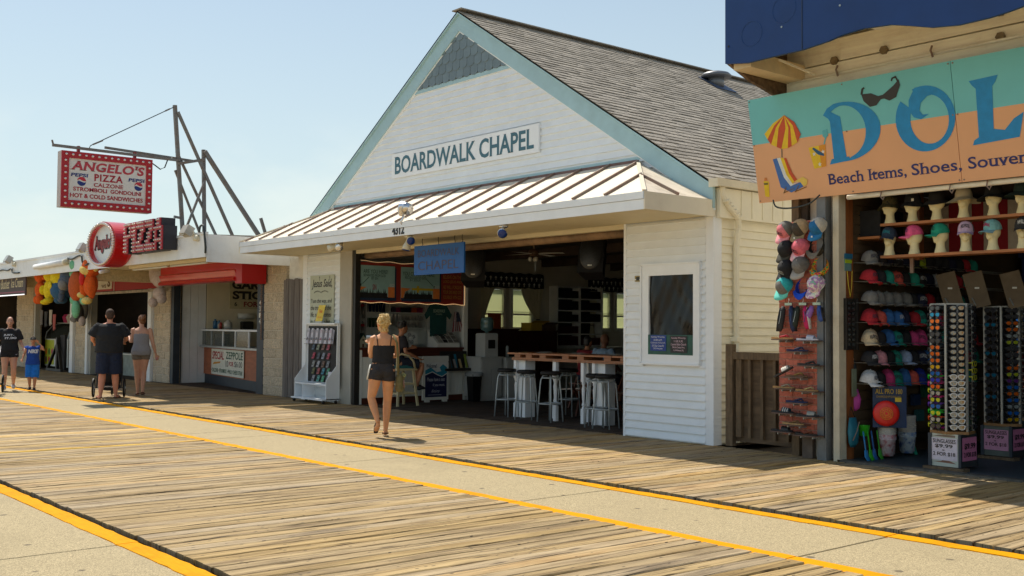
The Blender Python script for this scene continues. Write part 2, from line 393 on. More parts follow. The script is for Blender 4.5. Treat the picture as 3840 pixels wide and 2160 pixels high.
def lay(root, y0, L, x_from, x_to, datas, m, news=None):
    x = x_from; i = 0
    while x < x_to:
        d = rnd.choice(datas)
        if news and any(a < x < b for a, b in news) : d = rnd.choice(NEWD)
        o = bpy.data.objects.new('plank', d); o.location = (x, y0, rnd.uniform(-.003, .003)); o.rotation_euler = (0, rnd.uniform(-.012, .012), rnd.uniform(-.0012, .0012))
        col.objects.link(o); o.parent = root; x += PW; i += 1
    return i
def lay_stuff(root, y0, L, x_from, x_to, m, nm='plank'):
    vs = []; fs = []; pid = []; x = x_from
    while x < x_to:
        a, b = plank_mesh('', L, PW-.015, rnd.random()); n = len(vs); z = rnd.uniform(-.003, .003); p = rnd.random()
        vs += [(v[0]+x, v[1]+y0, v[2]+z) for v in a]; fs += [tuple(q+n for q in f) for f in b]; pid += [p]*len(a); x += PW
    me = bpy.data.meshes.new(nm); me.from_pydata(vs, [], fs); me.materials.append(m)
    at = me.attributes.new('pid', 'FLOAT', 'POINT'); at.data.foreach_set('value', pid)
    o = bpy.data.objects.new(nm, me); col.objects.link(o); o.parent = root; o['kind'] = 'stuff'; return o
NEWD = [plank_data('plank', 3.04, PW-.015, 90+i, M_newplank) for i in range(2)]
DA = [plank_data('plank', 3.04, PW-.015+.002*(i % 2), i, M_plank) for i in range(9)]
NEWX = ((-15.55, -15.3), (-14.85, -14.7), (-14.2, -14.05), (-13.55, -13.4))
walkA = thing('boardwalk', None, None, (0, 0, 0), kind='structure'); walkB = thing('boardwalk_by_the_shops', None, None, (0, 0, 0), kind='structure')
walkB.name = 'boardwalk.001'
lay(walkA, 2.89, 3.04, -24.0, -1.0, DA, M_plank, news=NEWX)
lay_stuff(walkA, 2.89, 3.04, -24-PW*500, -24-PW*.5, M_plank)
DB = [plank_data('plank', 3.52, PW-.015+.002*(i % 2), 30+i, M_plank) for i in range(9)]
nb = lay(walkB, 7.45, 3.52, -43.0, -1.0, DB, M_plank)
lay_stuff(walkB, 7.45, 3.52, -43-PW*400, -43-PW*.5, M_plank)
# nearest new yellow board just beyond the middle of the strip
# concrete walks, poured slab by slab
path = thing('concrete_path', None, None, (0, 0, 0), kind='structure')
js = [-75, -62] + [-49.6+3.2*i for i in range(12)] + [-10.38, -7.13, -4.26, -1.1, 2.1]
js = sorted(set(round(j, 2) for j in js if j < -13.0 or j >= -10.5)) ; js.insert(js.index(-10.38), -13.55) if -13.55 not in js else None
js = sorted(js)
for a, b in zip(js, js[1:]):
    mb = MB(); mb.bevbox(a+.009, b-.009, 6.072, 7.20, -.16, -.012, .004); mb.build('concrete_slab', M_conc, path)
def painted(y0, y1, xs, seed, amp=.012):
    r = random.Random(seed)
    for a, b in zip(xs, xs[1:]):
        mb = MB(); n = max(2, int((b-a)/.12)); vs = []; fs = []
        for i in range(n+1):
            x = a+.006+(b-a-.012)*i/n
            vs += [(x, y0+r.uniform(-amp, amp), -.006), (x, y1+r.uniform(-amp, amp), -.006), (x, y0+.004, -.14), (x, y1-.004, -.14)]
        for i in range(n): k = i*4; fs += [(k, k+4, k+5, k+1), (k+2, k+6, k+4, k), (k+1, k+5, k+7, k+3)]
        fs += [(0, 1, 3, 2), (n*4+1, n*4, n*4+2, n*4+3)]
        mb.add(vs, fs).build('yellow_edge', M_yel, path)
painted(5.91, 6.075, js, 1); painted(7.195, 7.34, js, 2)
MB().box(-160, 20, 7.335, 7.47, -.14, -.05).build('gap_filler', M_dark, path)
near = thing('concrete_path', None, None, (0, 0, 0), kind='structure')
jn = [-120, -80, -60, -45, -36, -30, -26, -23.4, -20.2, -17, -13.8, -10.6, -7.40, -4.2, -1.0, 2.2, 8, 20]
for a, b in zip(jn, jn[1:]):
    MB().bevbox(a+.009, b-.009, -9, 2.685, -.16, -.012, .004).build('concrete_slab', M_conc, near)
_p = path; path = near; painted(2.68, 2.822, jn, 3, .008); path = _p
MB().box(-160, 20, 2.80, 2.90, -.14, -.06).build('gap_filler', M_dark, near)
# ================================================================ the chapel
M_white = mat('white_vinyl', S(238, 243, 246), .45, .05, 3, .05, 40, dirt=.10)
M_trim = mat('white_trim', S(240, 244, 247), .45, .04, 3, dirt=.08)
M_cream = mat('cream_vinyl', S(242, 235, 210), .5, .06, 3, .05, 40, dirt=.10)
M_teal = mat('pale_teal_paint', S(166, 200, 208), .5, .08, 4, dirt=.10)
M_slate = mat('slate_blue_scale', S(112, 130, 138), .6, .10, 6, orand=.08)
M_metal_roof = mat('cream_metal_roof', S(226, 212, 188), .55, .06, 2, dirt=.18)
M_seam = mat('rusty_seam', S(142, 128, 114), .6, .3, 7, c2=S(138, 104, 88))
M_soffit = mat('cream_soffit', S(226, 214, 180), .6, .05, 3)
M_shingle = mat('roof_shingle', S(150, 142, 130), .95, .35, 26, .5, 90, orand=.22)
M_jamb = mat('grey_jamb', S(176, 172, 160), .6, .1, 3)
M_black = mat('black_metal', (.02, .018, .016), .5, .2, 8)
M_blk = mat('black_cloth', (.012, .012, .013), .85, .3, 12)
M_dkwood = mat('dark_red_wood', S(86, 40, 26), .45, .3, 5, .1, stretch=(1, 1, 6), spec=.4)
M_glassdark = mat('dark_glazing', (.012, .014, .016), .08, spec=.6)
chapel = thing('chapel', 'white clapboard building with a steep grey shingle gable roof and pale blue trim', 'building', (-14.43, 10.95, 0))
XL, XR, AX, AZ, YF = -19.80, -8.95, -14.43, 6.93, 10.95
SL = .633
def roofz(x): return AZ - SL*abs(x-AX)
RH = .1085
def siding(xa, xb, z0, z1, y=YF, m=None, root=None, slope=False, hole=None, nm='siding_board'):
    z = z0
    while z < z1-.01:
        zt = min(z+RH, z1); segs = [(xa, xb)]
        if slope:
            h0 = (AZ-.30-z)/SL; h1 = (AZ-.30-zt)/SL
            segs = [(max(xa, AX-h0), min(xb, AX+h0))]
            if segs[0][1]-segs[0][0] < .05: break
        if hole and hole[2] < z+RH*.5 < hole[3]: segs = [(xa, hole[0]), (hole[1], xb)]
        for a, b in segs:
            mb = MB(); a1, b1 = a, b
            if slope: a1, b1 = max(xa, AX-h1), min(xb, AX+h1)
            mb.add([(a, y-.034, z), (b, y-.034, z), (b1, y-.003, zt), (a1, y-.003, zt), (a, y, z), (b, y, z)], [(0, 1, 2, 3), (0, 4, 5, 1)])
            mb.build(nm, m or M_white, root or chapel)
        z += RH
# front walls: core boxes behind the boards
c = MB(); c.box(XL, -17.86, YF, YF+.16, 0, 3.02); c.box(-10.52, XR, YF, YF+.16, 0, 3.02)
c.add([(XL, YF+.002, 3.02), (XR, YF+.002, 3.02), (XR, YF+.002, roofz(XR)-.1), (AX, YF+.002, AZ-.1), (XL, YF+.002, roofz(XL)-.1),
       (XL, YF+.16, 3.02), (XR, YF+.16, 3.02), (XR, YF+.16, roofz(XR)-.1), (AX, YF+.16, AZ-.1), (XL, YF+.16, roofz(XL)-.1)],
      [(0, 1, 2, 3, 4), (9, 8, 7, 6, 5), (0, 5, 6, 1)])
c.build('wall', M_trim, chapel)
siding(-19.62, -18.30, .02, 3.0)
siding(-10.50, -9.06, .02, 3.0, hole=(-10.16, -9.17, 1.05, 2.40))
siding(XL, XR, 3.75, AZ, slope=True, hole=None)
# corner boards, jamb
MB().box(-19.80, -19.62, YF-.024, YF+.005, 0, 3.0).build('corner_board', M_trim, chapel)
MB().box(-9.06, -8.925, YF-.024, YF+.005, 0, 2.99).build('corner_board', M_trim, chapel)
MB().box(-8.953, -8.925, YF+.005, YF+.14, 0, 2.99).build('corner_board', M_trim, chapel)
MB().box(-18.30, -17.86, YF-.03, YF+.02, 0, 3.0).build('jamb_panel', M_jamb, chapel)
MB().box(-17.86, -17.76, YF-.005, YF+.11, 0, 3.0).build('door_rail', M_black, chapel)
MB().box(-10.54, -10.50, YF-.03, YF+.16, 0, 3.0).build('corner_board', M_trim, chapel)
MB().box(-17.8, -10.5, YF-.0, YF+.10, 2.93, 3.04).build('header_beam', M_soffit, chapel)
MB().cyl((-17.7, YF+.22, 2.90), (-10.5, YF+.22, 2.90), .07, n=12).build('shutter_roll', mat('grimy_roll', S(150, 120, 90), .6, .4, 5), chapel, True)
# fish-scale shingles in the peak
zs = 5.77
row = 0; z = zs
while z < AZ-.42:
    half = (AZ-.33-z)/SL-.02; w = .20; n = int(half/w)+2
    for i in range(-n, n+1):
        xx = AX+(i+(.5 if row % 2 else 0))*w
        pts = []
        for k in range(9):
            t = pi+pi*k/8; pts.append((.5*w*.96*cos(t), .05+.055*sin(t)))
        pts += [(.5*w*.96, .30), (-.5*w*.96, .30)]
        if abs(xx-AX)+w*.5 > half-.0: 
            pts = [(a, min(b, max(-.01, (AZ-.33-z)/1.0-SL*abs(xx+a-AX)))) for a, b in pts]
            if abs(xx-AX) > half+.02: continue
        mb = MB(); m_ = len(pts); y0 = YF-.045-.001*row; 
        vs = [(xx+a, y0+.09*max(0, b)*1.0*.6, z+b) for a, b in pts]; vs += [(xx+a, y0+.012+.054*max(0, b), z+b) for a, b in pts]
        fs = [tuple(range(m_))]+[((j+1) % m_, j, j+m_, (j+1) % m_+m_) for j in range(m_)]
        mb.add(vs, fs).build('scale_shingle', M_slate, chapel)
    z += .165; row += 1
h = (AZ-.31-5.74)/SL
MB().box(AX-h+.03, AX+h-.03, YF-.035, YF+.0, 5.705, 5.775).build('trim_band', M_teal, chapel)
# rake boards and roof slab
def rake(sgn):
    xe = -8.90 if sgn > 0 else -19.96
    ze = AZ-SL*abs(xe-AX)
    for (dz0, dz1, y0, y1, m_, nm) in ((-.34, -.045, YF-.065, YF-.02, M_teal, 'rake_board'), (-.365, -.335, YF-.045, YF-.01, M_trim, 'rake_trim'), (-.05, .0, YF-.10, YF-.02, M_teal, 'rake_cap')):
        MB().add([(AX, y0, AZ+dz0), (AX, y0, AZ+dz1), (xe, y0, ze+dz1), (xe, y0, ze+dz0), (AX, y1, AZ+dz0), (AX, y1, AZ+dz1), (xe, y1, ze+dz1), (xe, y1, ze+dz0)],
                 [(0, 1, 2, 3), (7, 6, 5, 4), (0, 4, 5, 1), (1, 5, 6, 2), (2, 6, 7, 3), (3, 7, 4, 0)]).build(nm, m_, chapel)
rake(1); rake(-1)
YB = 27.0
roof = MB()
for sgn, xe in ((1, -8.86), (-1, -20.0)):
    ze = AZ-SL*abs(xe-AX)
    roof.add([(AX, YF-.10, AZ+.002), (xe, YF-.10, ze+.002), (xe, YB, ze+.002), (AX, YB, AZ+.002), (AX, YF-.10, AZ-.025), (xe, YF-.10, ze-.025), (xe, YB, ze-.025), (AX, YB, AZ-.025)],
             [(0, 1, 2, 3), (7, 6, 5, 4), (0, 4, 5, 1), (1, 5, 6, 2), (2, 6, 7, 3), (3, 7, 4, 0)])
roofo = roof.build('roof', mat('roof_underlay', S(92, 90, 88), .95, .2, 8), chapel)
# individual shingles on the slope in view
slope_len = (AX*-1-8.86)/cos(math.atan(SL)) if False else (abs(-8.86-AX))/cos(math.atan(SL))
dS = V((cos(math.atan(SL)), 0, -sin(math.atan(SL)))); nS = V((sin(math.atan(SL)), 0, cos(math.atan(SL))))
ex = .142; rows = int(slope_len/ex)
def shingle(mb, s, y, w, lift, jit):
    # s: distance from the ridge of the exposed lower edge
    o = V((AX, 0, AZ+.004)); lo = s+jit; hi = max(0, s-ex-.03)
    a = o+dS*lo+nS*(.012+lift); b = o+dS*hi+nS*.003; d = o+dS*lo+nS*.0
    mb.add([(a.x, y, a.z), (a.x, y+w, a.z), (b.x, y+w, b.z), (b.x, y, b.z), (d.x, y, d.z), (d.x, y+w, d.z)], [(0, 1, 2, 3), (0, 4, 5, 1), (0, 3, 4), (1, 5, 2)])
cand = []
for i in range(1, rows+1):
    y = YF-.11; r = random.Random(i*13)
    while y < YB:
        w = r.choice((.16, .22, .30, .34)); cand.append((i, y, min(w, YB-y)-.005, r.uniform(0, .010), r.uniform(-.022, .012), r.random())); y += w
cand.sort(key=lambda c: (c[1]-YF)*1.0+(rows-c[0])*ex*.9)
for c_ in cand[:290]:
    mb = MB(); shingle(mb, c_[0]*ex, *c_[1:5]); mb.build('shingle', M_shingle, chapel)
mbs = MB(); pid = []
M_shingle2 = mat('roof_shingle_far', S(150, 142, 130), .95, .35, 26, .5, 90)
nt = M_shingle2.node_tree
hs = nt.nodes.new('ShaderNodeHueSaturation'); at_ = nt.nodes.new('ShaderNodeAttribute'); at_.attribute_name = 'pid'
rr = nt.nodes.new('ShaderNodeMapRange'); rr.inputs['To Min'].default_value = .78; rr.inputs['To Max'].default_value = 1.22
pb = nt.nodes['Principled BSDF']; src = pb.inputs['Base Color'].links[0].from_socket
nt.links.new(at_.outputs['Fac'], rr.inputs['Value']); nt.links.new(rr.outputs[0], hs.inputs['Value']); nt.links.new(src, hs.inputs['Color']); nt.links.new(hs.outputs[0], pb.inputs['Base Color'])
for c_ in cand[290:]:
    n0 = len(mbs.v); shingle(mbs, c_[0]*ex, *c_[1:5]); pid += [c_[5]]*(len(mbs.v)-n0)
so = mbs.build('shingle', M_shingle2, chapel, kind='stuff')
at_ = so.data.attributes.new('pid', 'FLOAT', 'POINT'); at_.data.foreach_set('value', pid)
MB().bar((AX, YF-.12, AZ+.018), (AX, YB, AZ+.018), .26, .02).build('ridge_cap', M_shingle, chapel)
# roof vent
vx, vy = -13.62, 16.75; vz = roofz(vx)
mb = MB(); mb.lathe((vx, vy, vz-.05), [(.16, 0), (.16, .22)], 20); mb.lathe((vx, vy, vz+.16), [(.10, -.02), (.30, -.01), (.31, .02), (.26, .07), (.14, .105), (.001, .115)], 24)
M_vent = mat('grey_vent_metal', S(120, 122, 126), .45, .1, 4, metal=.5)
vt = mb.build('roof_vent', M_vent, chapel, True)
MB().add([tuple(V((vx, vy, vz+.02))+dS*a+Y*b+nS*.012) for a, b in ((-.25, -.32), (.35, -.32), (.35, .32), (-.25, .32))], [(0, 1, 2, 3)]).build('vent_flashing', mat('blue_grey_flashing', S(70, 84, 110), .5), vt)
# side wall (right) and gutter
c = MB(); c.box(XR-.16, XR, YF+.165, YB, 0, 3.38)
c.build('side_wall', M_cream, chapel)
z = .02
while z < 2.94:
    MB().add([(XR+.024, YF+.145, z), (XR+.024, YB, z), (XR+.004, YB, z+RH), (XR+.004, YF+.145, z+RH), (XR, YF+.145, z), (XR, YB, z)], [(0, 1, 2, 3), (0, 4, 5, 1)]).build('siding_board', M_cream, chapel)
    z += RH
fr = MB(); fr.box(XR, XR+.10, YF+.02, YB, 2.97, 3.36)
fr.build('frieze', M_cream, chapel)
for i in range(70):
    y = YF+.45+i*.23
    MB().box(XR+.10, XR+.112, y, y+.03, 3.0, 3.36).build('frieze_batten', M_cream, chapel) if i < 24 else None
gt = MB(); gt.box(XR+.02, XR+.17, YF-.10, YB, 3.37, 3.41); gt.box(XR+.14, XR+.17, YF-.10, YB, 3.41, 3.47); gt.box(XR+.02, XR+.17, YF-.12, YF-.10, 3.36, 3.47)
gt.build('gutter', mat('cream_gutter', S(228, 218, 190), .4, .1, 4, dirt=.3), chapel)
dp = MB(); yy = YF+.40
dp.loft([((XR+.10, YF+.06, 3.37), .045, .035), ((XR+.10, YF+.07, 3.26), .045, .035), ((XR+.125, YF+.18, 3.10), .045, .035), ((XR+.125, YF+.36, 2.98), .045, .035), ((XR+.10, yy, 2.86), .045, .035), ((XR+.065, yy, 2.6), .045, .035), ((XR+.065, yy, .02), .045, .035)], 8)
dpo = dp.build('downspout', M_cream, chapel)
for zc in (1.38, .12): MB().box(XR+.0, XR+.12, yy-.065, yy+.065, zc-.03, zc+.03).build('downspout_strap', M_cream, dpo)
for k in range(6): MB().cyl((XR+.125, YF+.10+k*.05, 3.20-k*.04), (XR+.125, YF+.106+k*.05, 3.185-k*.04), .056, n=8).build('elbow_rib', M_cream, dpo)
# canopy with standing seams
YC = 9.62; zc0, zc1, zt = 2.98, 3.20, 3.87; tl, tr = -18.54, -10.28; bl, br = -20.03, -8.93
canopy = chapel
nseam = 18; fx_ = [-19.80+i*(-9.62+19.80)/(nseam-1) for i in range(nseam)]
def cz(y): return zc1+(zt-zc1)*(y-YC)/(YF-YC)
def ytop(x):  # how far back the front slope reaches at x
    if x < tl: return YC+(YF-YC)*(x-bl)/(tl-bl)
    if x > tr: return YC+(YF-YC)*(br-x)/(br-tr)
    return YF-.02
ed = [bl]+fx_+[br]
for a, b in zip(ed, ed[1:]):
    ya, yb = ytop(a), ytop(b); pts = [(a, YC, zc1), (b, YC, zc1), (b, yb, cz(yb)), (a, ya, cz(ya))]
    if a < tl < b: pts = [(a, YC, zc1), (b, YC, zc1), (b, YF-.02, cz(YF-.02)), (tl, YF-.02, cz(YF-.02)), (a, ya, cz(ya))]
    if a < tr < b: pts = [(a, YC, zc1), (b, YC, zc1), (b, yb, cz(yb)), (tr, YF-.02, cz(YF-.02)), (a, YF-.02, cz(YF-.02))]
    q = MB(); n = len(pts); q.add(pts+[(p[0], p[1], p[2]-.012) for p in pts], [tuple(range(n)), tuple(range(2*n-1, n-1, -1))]+[((i+1) % n, i, i+n, (i+1) % n+n) for i in range(n)])
    q.build('roof_panel', M_metal_roof, chapel)
for x in fx_:
    y2 = ytop(x); MB().bar((x, YC-.012, zc1+.018), (x, y2-.01, cz(y2)+.018), .030, .030).build('roof_seam', M_seam, chapel)
for (xe, xt) in ((br, tr), (bl, tl)):
    zt2 = cz(YF-.02)
    q = MB(); P = [(xe, YC, zc1), (xe, YF-.02, zc1), (xt, YF-.02, zt2)]; q.add(P+[(p[0], p[1], p[2]-.012) for p in P], [(0, 1, 2), (5, 4, 3)]); q.build('roof_panel', mat('peeling_metal_roof', S(228, 214, 192), .6, .1, 3, dirt=.9), chapel)
    MB().bar((xe, YC-.01, zc1+.012), (xt, YF-.02, zt2+.012), .05, .02).build('hip_seam', M_metal_roof, chapel)
    xm = xe+(xt-xe)*.42; MB().bar((xe, YC+.62, zc1+.02), (xe+(xt-xe)*.47, YC+.62, zc1+(zt2-zc1)*.47+.02), .03, .035).build('roof_seam', M_seam, chapel)
MB().box(tl, tr, YF-.05, YF-.018, zt-.03, zt+.015).build('flashing', mat('rust_flashing', S(120, 90, 82), .6, .3), chapel)
MB().box(tl-.05, tr+.05, YF-.03, YF-.015, zt+.015, zt+.06).build('flashing_trim', M_teal, chapel)
fa = MB(); fa.box(bl, br, YC-.01, YC+.02, zc0, zc0+.125); fa.box(bl-.01, br+.01, YC-.022, YC+.02, zc0+.13, zc1+.0)
fa.build('fascia', M_white, chapel)
for xe, s in ((bl, -1), (br, 1)): MB().box(min(xe, xe+s*.02), max(xe, xe+s*.02), YC-.022, YF-.0, zc0, zc1).build('fascia', mat('side_fascia', S(236, 228, 206), .5, .06, 2, dirt=.2), chapel)
MB().box(bl+.02, br-.02, YC+.02, YF-.03, zc0+.015, zc0+.03).build('soffit', M_soffit, chapel)
# sign on the gable
M_signblue = mat('sign_letter_blue', S(62, 108, 124), .5, .06, 6)
sg = thing('gable_sign', 'long white board with blue capital letters fixed on the gable siding', 'sign', (-14.4, 10.9, 4.25))
MB().box(-16.46, -12.35, YF-.06, YF-.022, 4.25, 4.70).build('board', M_trim, sg)
mb = MB(); letters(mb, 'BOARDWALK CHAPEL', (-16.36, YF-.06, 4.315), X, Z, 3.90, .325, NY, serif=.4, bold=.022); mb.build('lettering', M_signblue, sg)
# house number
mb = MB(); letters(mb, '4312', (-14.48, YC-.012, zc0+.02), X, Z, .34, .15, NY, d=.008, bold=.03); mb.build('house_number', M_black, chapel)
# display case on the right wall
dc = thing('notice_case', 'white framed wall case with dark crinkled plastic front and two posters inside', 'notice board', (-9.67, 10.95, 1.05))
f = MB(); f.box(-10.165, -9.155, YF-.05, YF-.01, 1.045, 1.16); f.box(-10.165, -9.155, YF-.05, YF-.01, 2.24, 2.385); f.box(-10.165, -10.045, YF-.05, YF-.01, 1.16, 2.24); f.box(-9.25, -9.155, YF-.05, YF-.01, 1.16, 2.24)
f.build('frame', M_trim, dc)
f = MB(); 
for a in ((-10.19, -9.13, 1.02, 1.047), (-10.19, -9.13, 2.383, 2.405)): f.box(a[0], a[1], YF-.07, YF-.01, a[2], a[3])
for a in (-10.19, -9.15): f.box(a, a+.022, YF-.07, YF-.01, 1.04, 2.39)
f.build('moulding', M_trim, dc)
f = MB(); nx, nz = 24, 32
rr_ = random.Random(4)
def wav(u, w): return .006*sin(9*u+4*w)+.010*sin(7*w-5*u)+.004*sin(25*u*w+2)+.003*sin(31*u-19*w)
vs = [(-10.05+.80*i/nx, YF-.022+wav(i/nx, j/nz)*.9, 1.15+1.10*j/nz) for j in range(nz+1) for i in range(nx+1)]
f.add(vs, [(j*(nx+1)+i, j*(nx+1)+i+1, (j+1)*(nx+1)+i+1, (j+1)*(nx+1)+i) for j in range(nz) for i in range(nx)])
f.build('plastic_sheet', mat('black_plastic_sheet', (.010, .011, .012), .12, spec=.28), dc, True)
MB().box(-10.05, -9.25, YF-.052, YF-.046, 1.16, 1.43).build('green_backing', mat('green_board', S(20, 84, 72), .4, .5, 6), dc)
def poster(x0, x1, z0, z1, bgc, lines, hc, root, nm='poster'):
    p = MB().box(x0, x1, YF-.058, YF-.0525, z0, z1).build(nm, plain(bgc, .5), root)
    mb = MB(); hh = (z1-z0)*.92/len(lines); zz = z1-.04*(z1-z0)
    for (t, fr_, c_) in lines:
        zz -= hh; wl = (x1-x0)*fr_; letters(mb, t, ((x0+x1-wl)/2, YF-.059, zz+hh*.18), X, Z, wl, hh*.7, NY, serif=.5)
    mb.build('lettering', plain(hc, .5), p)
poster(-10.0, -9.715, 1.21, 1.425, S(24, 60, 140), (('Sunday Worship', .85, 0), ('10:00 A.M.', .55, 0), ('Calvary Church', .92, 0), ('101 Dias Creek Rd', .75, 0), ('CMCH New Jersey', .6, 0)), (.8, .8, .85), dc)
poster(-9.635, -9.345, 1.19, 1.415, (.015, .015, .018), (('Sunday Worship', .85, 0), ('11:00 A.M.', .55, 0), ('Central Bible Church', .92, 0), ('18th & Central Ave,', .75, 0), ('N. Wildwood, NJ', .6, 0)), (.85, .6, .7), dc)
sw = MB().box(-10.325, -10.205, YF-.03, YF-.012, 2.17, 2.25).build('switch_box', mat('brass', S(150, 130, 80), .4, .2, metal=.6), None, at=(-10.26, 10.93, 2.17))
tag(sw, 'small square switch box on the siding left of the wall case', 'switch box'); MB().box(-10.295, -10.235, YF-.034, YF-.03, 2.185, 2.235).build('switch_plate', M_black, sw)
# sign 'Jesus Said'
js_ = thing('verse_sign', 'pale green board with flowing black script hanging beside the opening', 'sign', (-19.0, 10.9, 1.5))
MB().box(-19.44, -18.50, YF-.05, YF-.03, 1.30, 2.55).build('board', mat('sage_board', S(190, 196, 176), .6, .05, 5), js_)
mb = MB(); k = dict(n=NY, shear=.22, serif=.4)
letters(mb, 'Jesus Said,', (-19.38, YF-.05, 2.26), X, Z, .80, .21, bold=.012, **k)
for i, (t, w) in enumerate((('"I am the way, and', .84), ('the truth, and the', .82), ('life; no one comes', .82), ('to the Father but', .78), ('by me."', .40))):
    letters(mb, t, (-19.42 if i < 4 else -19.2, YF-.05, 1.965-.137*i), X, Z, w, .112, bold=.01, **k)
for i in range(24):  # sprig under the heading
    a = -19.28+i*.024; mb.bar((a, YF-.053, 2.20+.03*sin(pi*(i/12 % 1))), (a+.022, YF-.053, 2.208+.03*sin(pi*((i+1)/12 % 1))), .004); mb.bar((a, YF-.053, 2.20+.03*sin(pi*(i/12 % 1))), (a+.008, YF-.053, 2.185+.03*sin(pi*(i/12 % 1))), .003)
for a in (-19.06, -18.66): mb.box(a-.003, a+.003, YF-.054, YF-.052, 2.44, 2.53); mb.box(a-.02, a+.02, YF-.054, YF-.052, 2.50, 2.507)
mb.build('lettering', M_black, js_)
# flood lights
M_lampw = mat('lamp_white', S(214, 206, 180), .4, .1); M_silver = mat('silver_foil', (.75, .76, .78), .25, .15, 18, .8, 20, metal=.9)
M_bluelens = mat('blue_lens', S(14, 50, 120), .2, spec=.5); M_lens = mat('clear_lens', (.35, .33, .25), .12, spec=.7)
def flood(name, label, base, heads, body=M_lampw, lens=M_lens, r=.085):
    t = thing(name, label, 'flood light', base); b = V(base)
    MB().lathe(b, [(.07, 0), (.07, -.03), (.03, -.05), (.001, -.05)], 14).build('mounting', body, t, True)
    for (dx, dy, dz) in heads:
        d = V((dx, dy, dz)).normalized(); p0 = b+V((0, 0, -.04)); p1 = p0+d*.08; p2 = p1+d*.12
        MB().loft([(p0, .02, .02), (p1, .04, .04), (p1+d*.05, .06, .06), (p2, r, r)], 14).build('lamp_head', body, t, True)
        MB().loft([(p2, r*.9, r*.9), (p2+d*.012, r*.75, r*.75), (p2+d*.016, .01, .01)], 14).build('lens', lens, t, True)
    return t
flood('flood_light', 'twin floodlight under the canopy above the verse sign', (-16.42+-.0, YC+.15, 2.99), [(-1, -.6, -.35), (1, -.6, -.3)], M_lampw, M_silver, .08)
flood('flood_light', 'cream twin floodlight under the house number, one lens blue', (-14.2, YC+.12, 2.99), [(-.1, -.2, -1), (.9, -.4, -.35)], M_lampw, M_bluelens, .075)
flood('flood_light', 'single blue floodlight under the canopy right of the hanging blue sign', (-11.8, YC+.12, 2.99), [(.6, -.6, -.5)], M_silver, M_bluelens, .075)
t = thing('flood_light', 'silver foil wrapped floodlight standing on the edge of the metal canopy', 'flood light', (-14.2, YC, 3.22))
MB().tube([(-14.2, YC-.01, 3.16), (-14.2, YC-.04, 3.20), (-14.18, YC+.0, 3.26), (-14.2, YC, 3.32)], .02).build('mounting', M_silver, t, True)
MB().loft([((-14.22, YC, 3.30), .05, .05), ((-14.20, YC-.01, 3.38), .09, .08), ((-14.14, YC-.02, 3.45), .10, .09), ((-14.06, YC-.03, 3.46), .05, .05)], 9).build('foil_wrap', M_silver, t)
MB().loft([((-14.12, YC-.02, 3.46), .04, .04), ((-14.04, YC-.05, 3.43), .07, .07), ((-13.94, YC-.09, 3.38), .10, .10)], 14).build('lamp_head', M_silver, t, True)
MB().lathe((-14.3, YC, 0), [(0.001, 0)]*2, 3)
# hanging blue sign
hs_ = thing('hanging_sign', 'bright blue hanging board with dark carved capital letters', 'sign', (-14.1, 10.3, 2.38))
MB().box(-14.82, -13.44, 10.28, 10.31, 2.385, 2.875).build('board', mat('bright_blue_board', S(10, 88, 164), .5, .06, 5), hs_)
mb = MB(); letters(mb, 'BOARDWALK', (-14.71, 10.28, 2.68), X, Z, 1.15, .12, NY); letters(mb, 'CHAPEL', (-14.70, 10.28, 2.46), X, Z, 1.12, .15, NY)
mb.build('lettering', plain(S(70, 68, 92)), hs_)
for a in (-14.6, -14.15, -13.7, -13.5): MB().tube([(a, 10.295, 2.86), (a+.01, 10.295, 2.90), (a-.01, 10.295, 2.94), (a, 10.295, 3.0)], .006, 5).build('hook', M_black, hs_)
# ================================================================ inside the chapel
M_inwall = mat('inside_wall', S(196, 192, 178), .8, .08, 2)
M_inwhite = mat('inside_white', S(226, 226, 218), .6, .06, 3)
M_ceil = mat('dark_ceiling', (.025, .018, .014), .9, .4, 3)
M_brown = mat('brown_wood', S(104, 58, 34), .5, .35, 4, .1, stretch=(1, 1, 5))
M_bar = mat('varnished_bar', S(164, 106, 68), .4, .35, 5, .1, stretch=(.6, 6, 6), spec=.5)
M_steel = mat('brushed_grey_metal', S(168, 176, 178), .35, .15, 9, metal=.35)
M_seatblk = mat('black_vinyl', (.012, .011, .011), .55, .2, spec=.3)
fl = thing('chapel_floor', None, None, (0, 0, 0), kind='structure'); fl.name = 'floor'
M_floor = plank_mat('dark_floor_plank', S(92, 78, 66), S(72, 60, 50), S(44, 36, 30), .0)
lay_stuff(fl, 10.98, 14.0, -19.7, -9.0, M_floor)
# the room shell: left wall with window holes, back wall, ceiling
c = MB(); WX = -19.62; WZ = (1.50, 2.46)
wins = [(15.60, 16.22), (16.46, 17.10), (19.26, 19.80), (20.02, 20.62)]
ys = [15.45] + [a for w in wins for a in w] + [25.0]
for a, b in zip(ys[0::2], ys[1::2]): c.box(WX-.16, WX, a, b, 0, 3.2)
for a, b in wins: c.box(WX-.16, WX, a, b, 0, WZ[0]); c.box(WX-.16, WX, a, b, WZ[1], 3.2)
c.box(WX-.16, WX, YF+.17, 15.45, 0, 3.2)
c.build('inner_wall', M_inwall, chapel, kind='structure')
MB().box(-19.7, -9.1, 25.0, 25.15, 0, 3.25).build('inner_wall', M_inwall, chapel)
MB().box(-9.14, -9.11, YF+.17, 25.0, 0, 3.25).build('inner_wall', M_inwall, chapel)
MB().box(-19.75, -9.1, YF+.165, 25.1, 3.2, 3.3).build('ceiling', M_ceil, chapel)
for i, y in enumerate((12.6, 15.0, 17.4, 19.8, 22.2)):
    MB().box(-19.6, -9.15, y, y+.14, 3.02, 3.2).build('ceiling_beam', mat('dark_beam', (.05, .03, .02), .8, .4, 5), chapel)
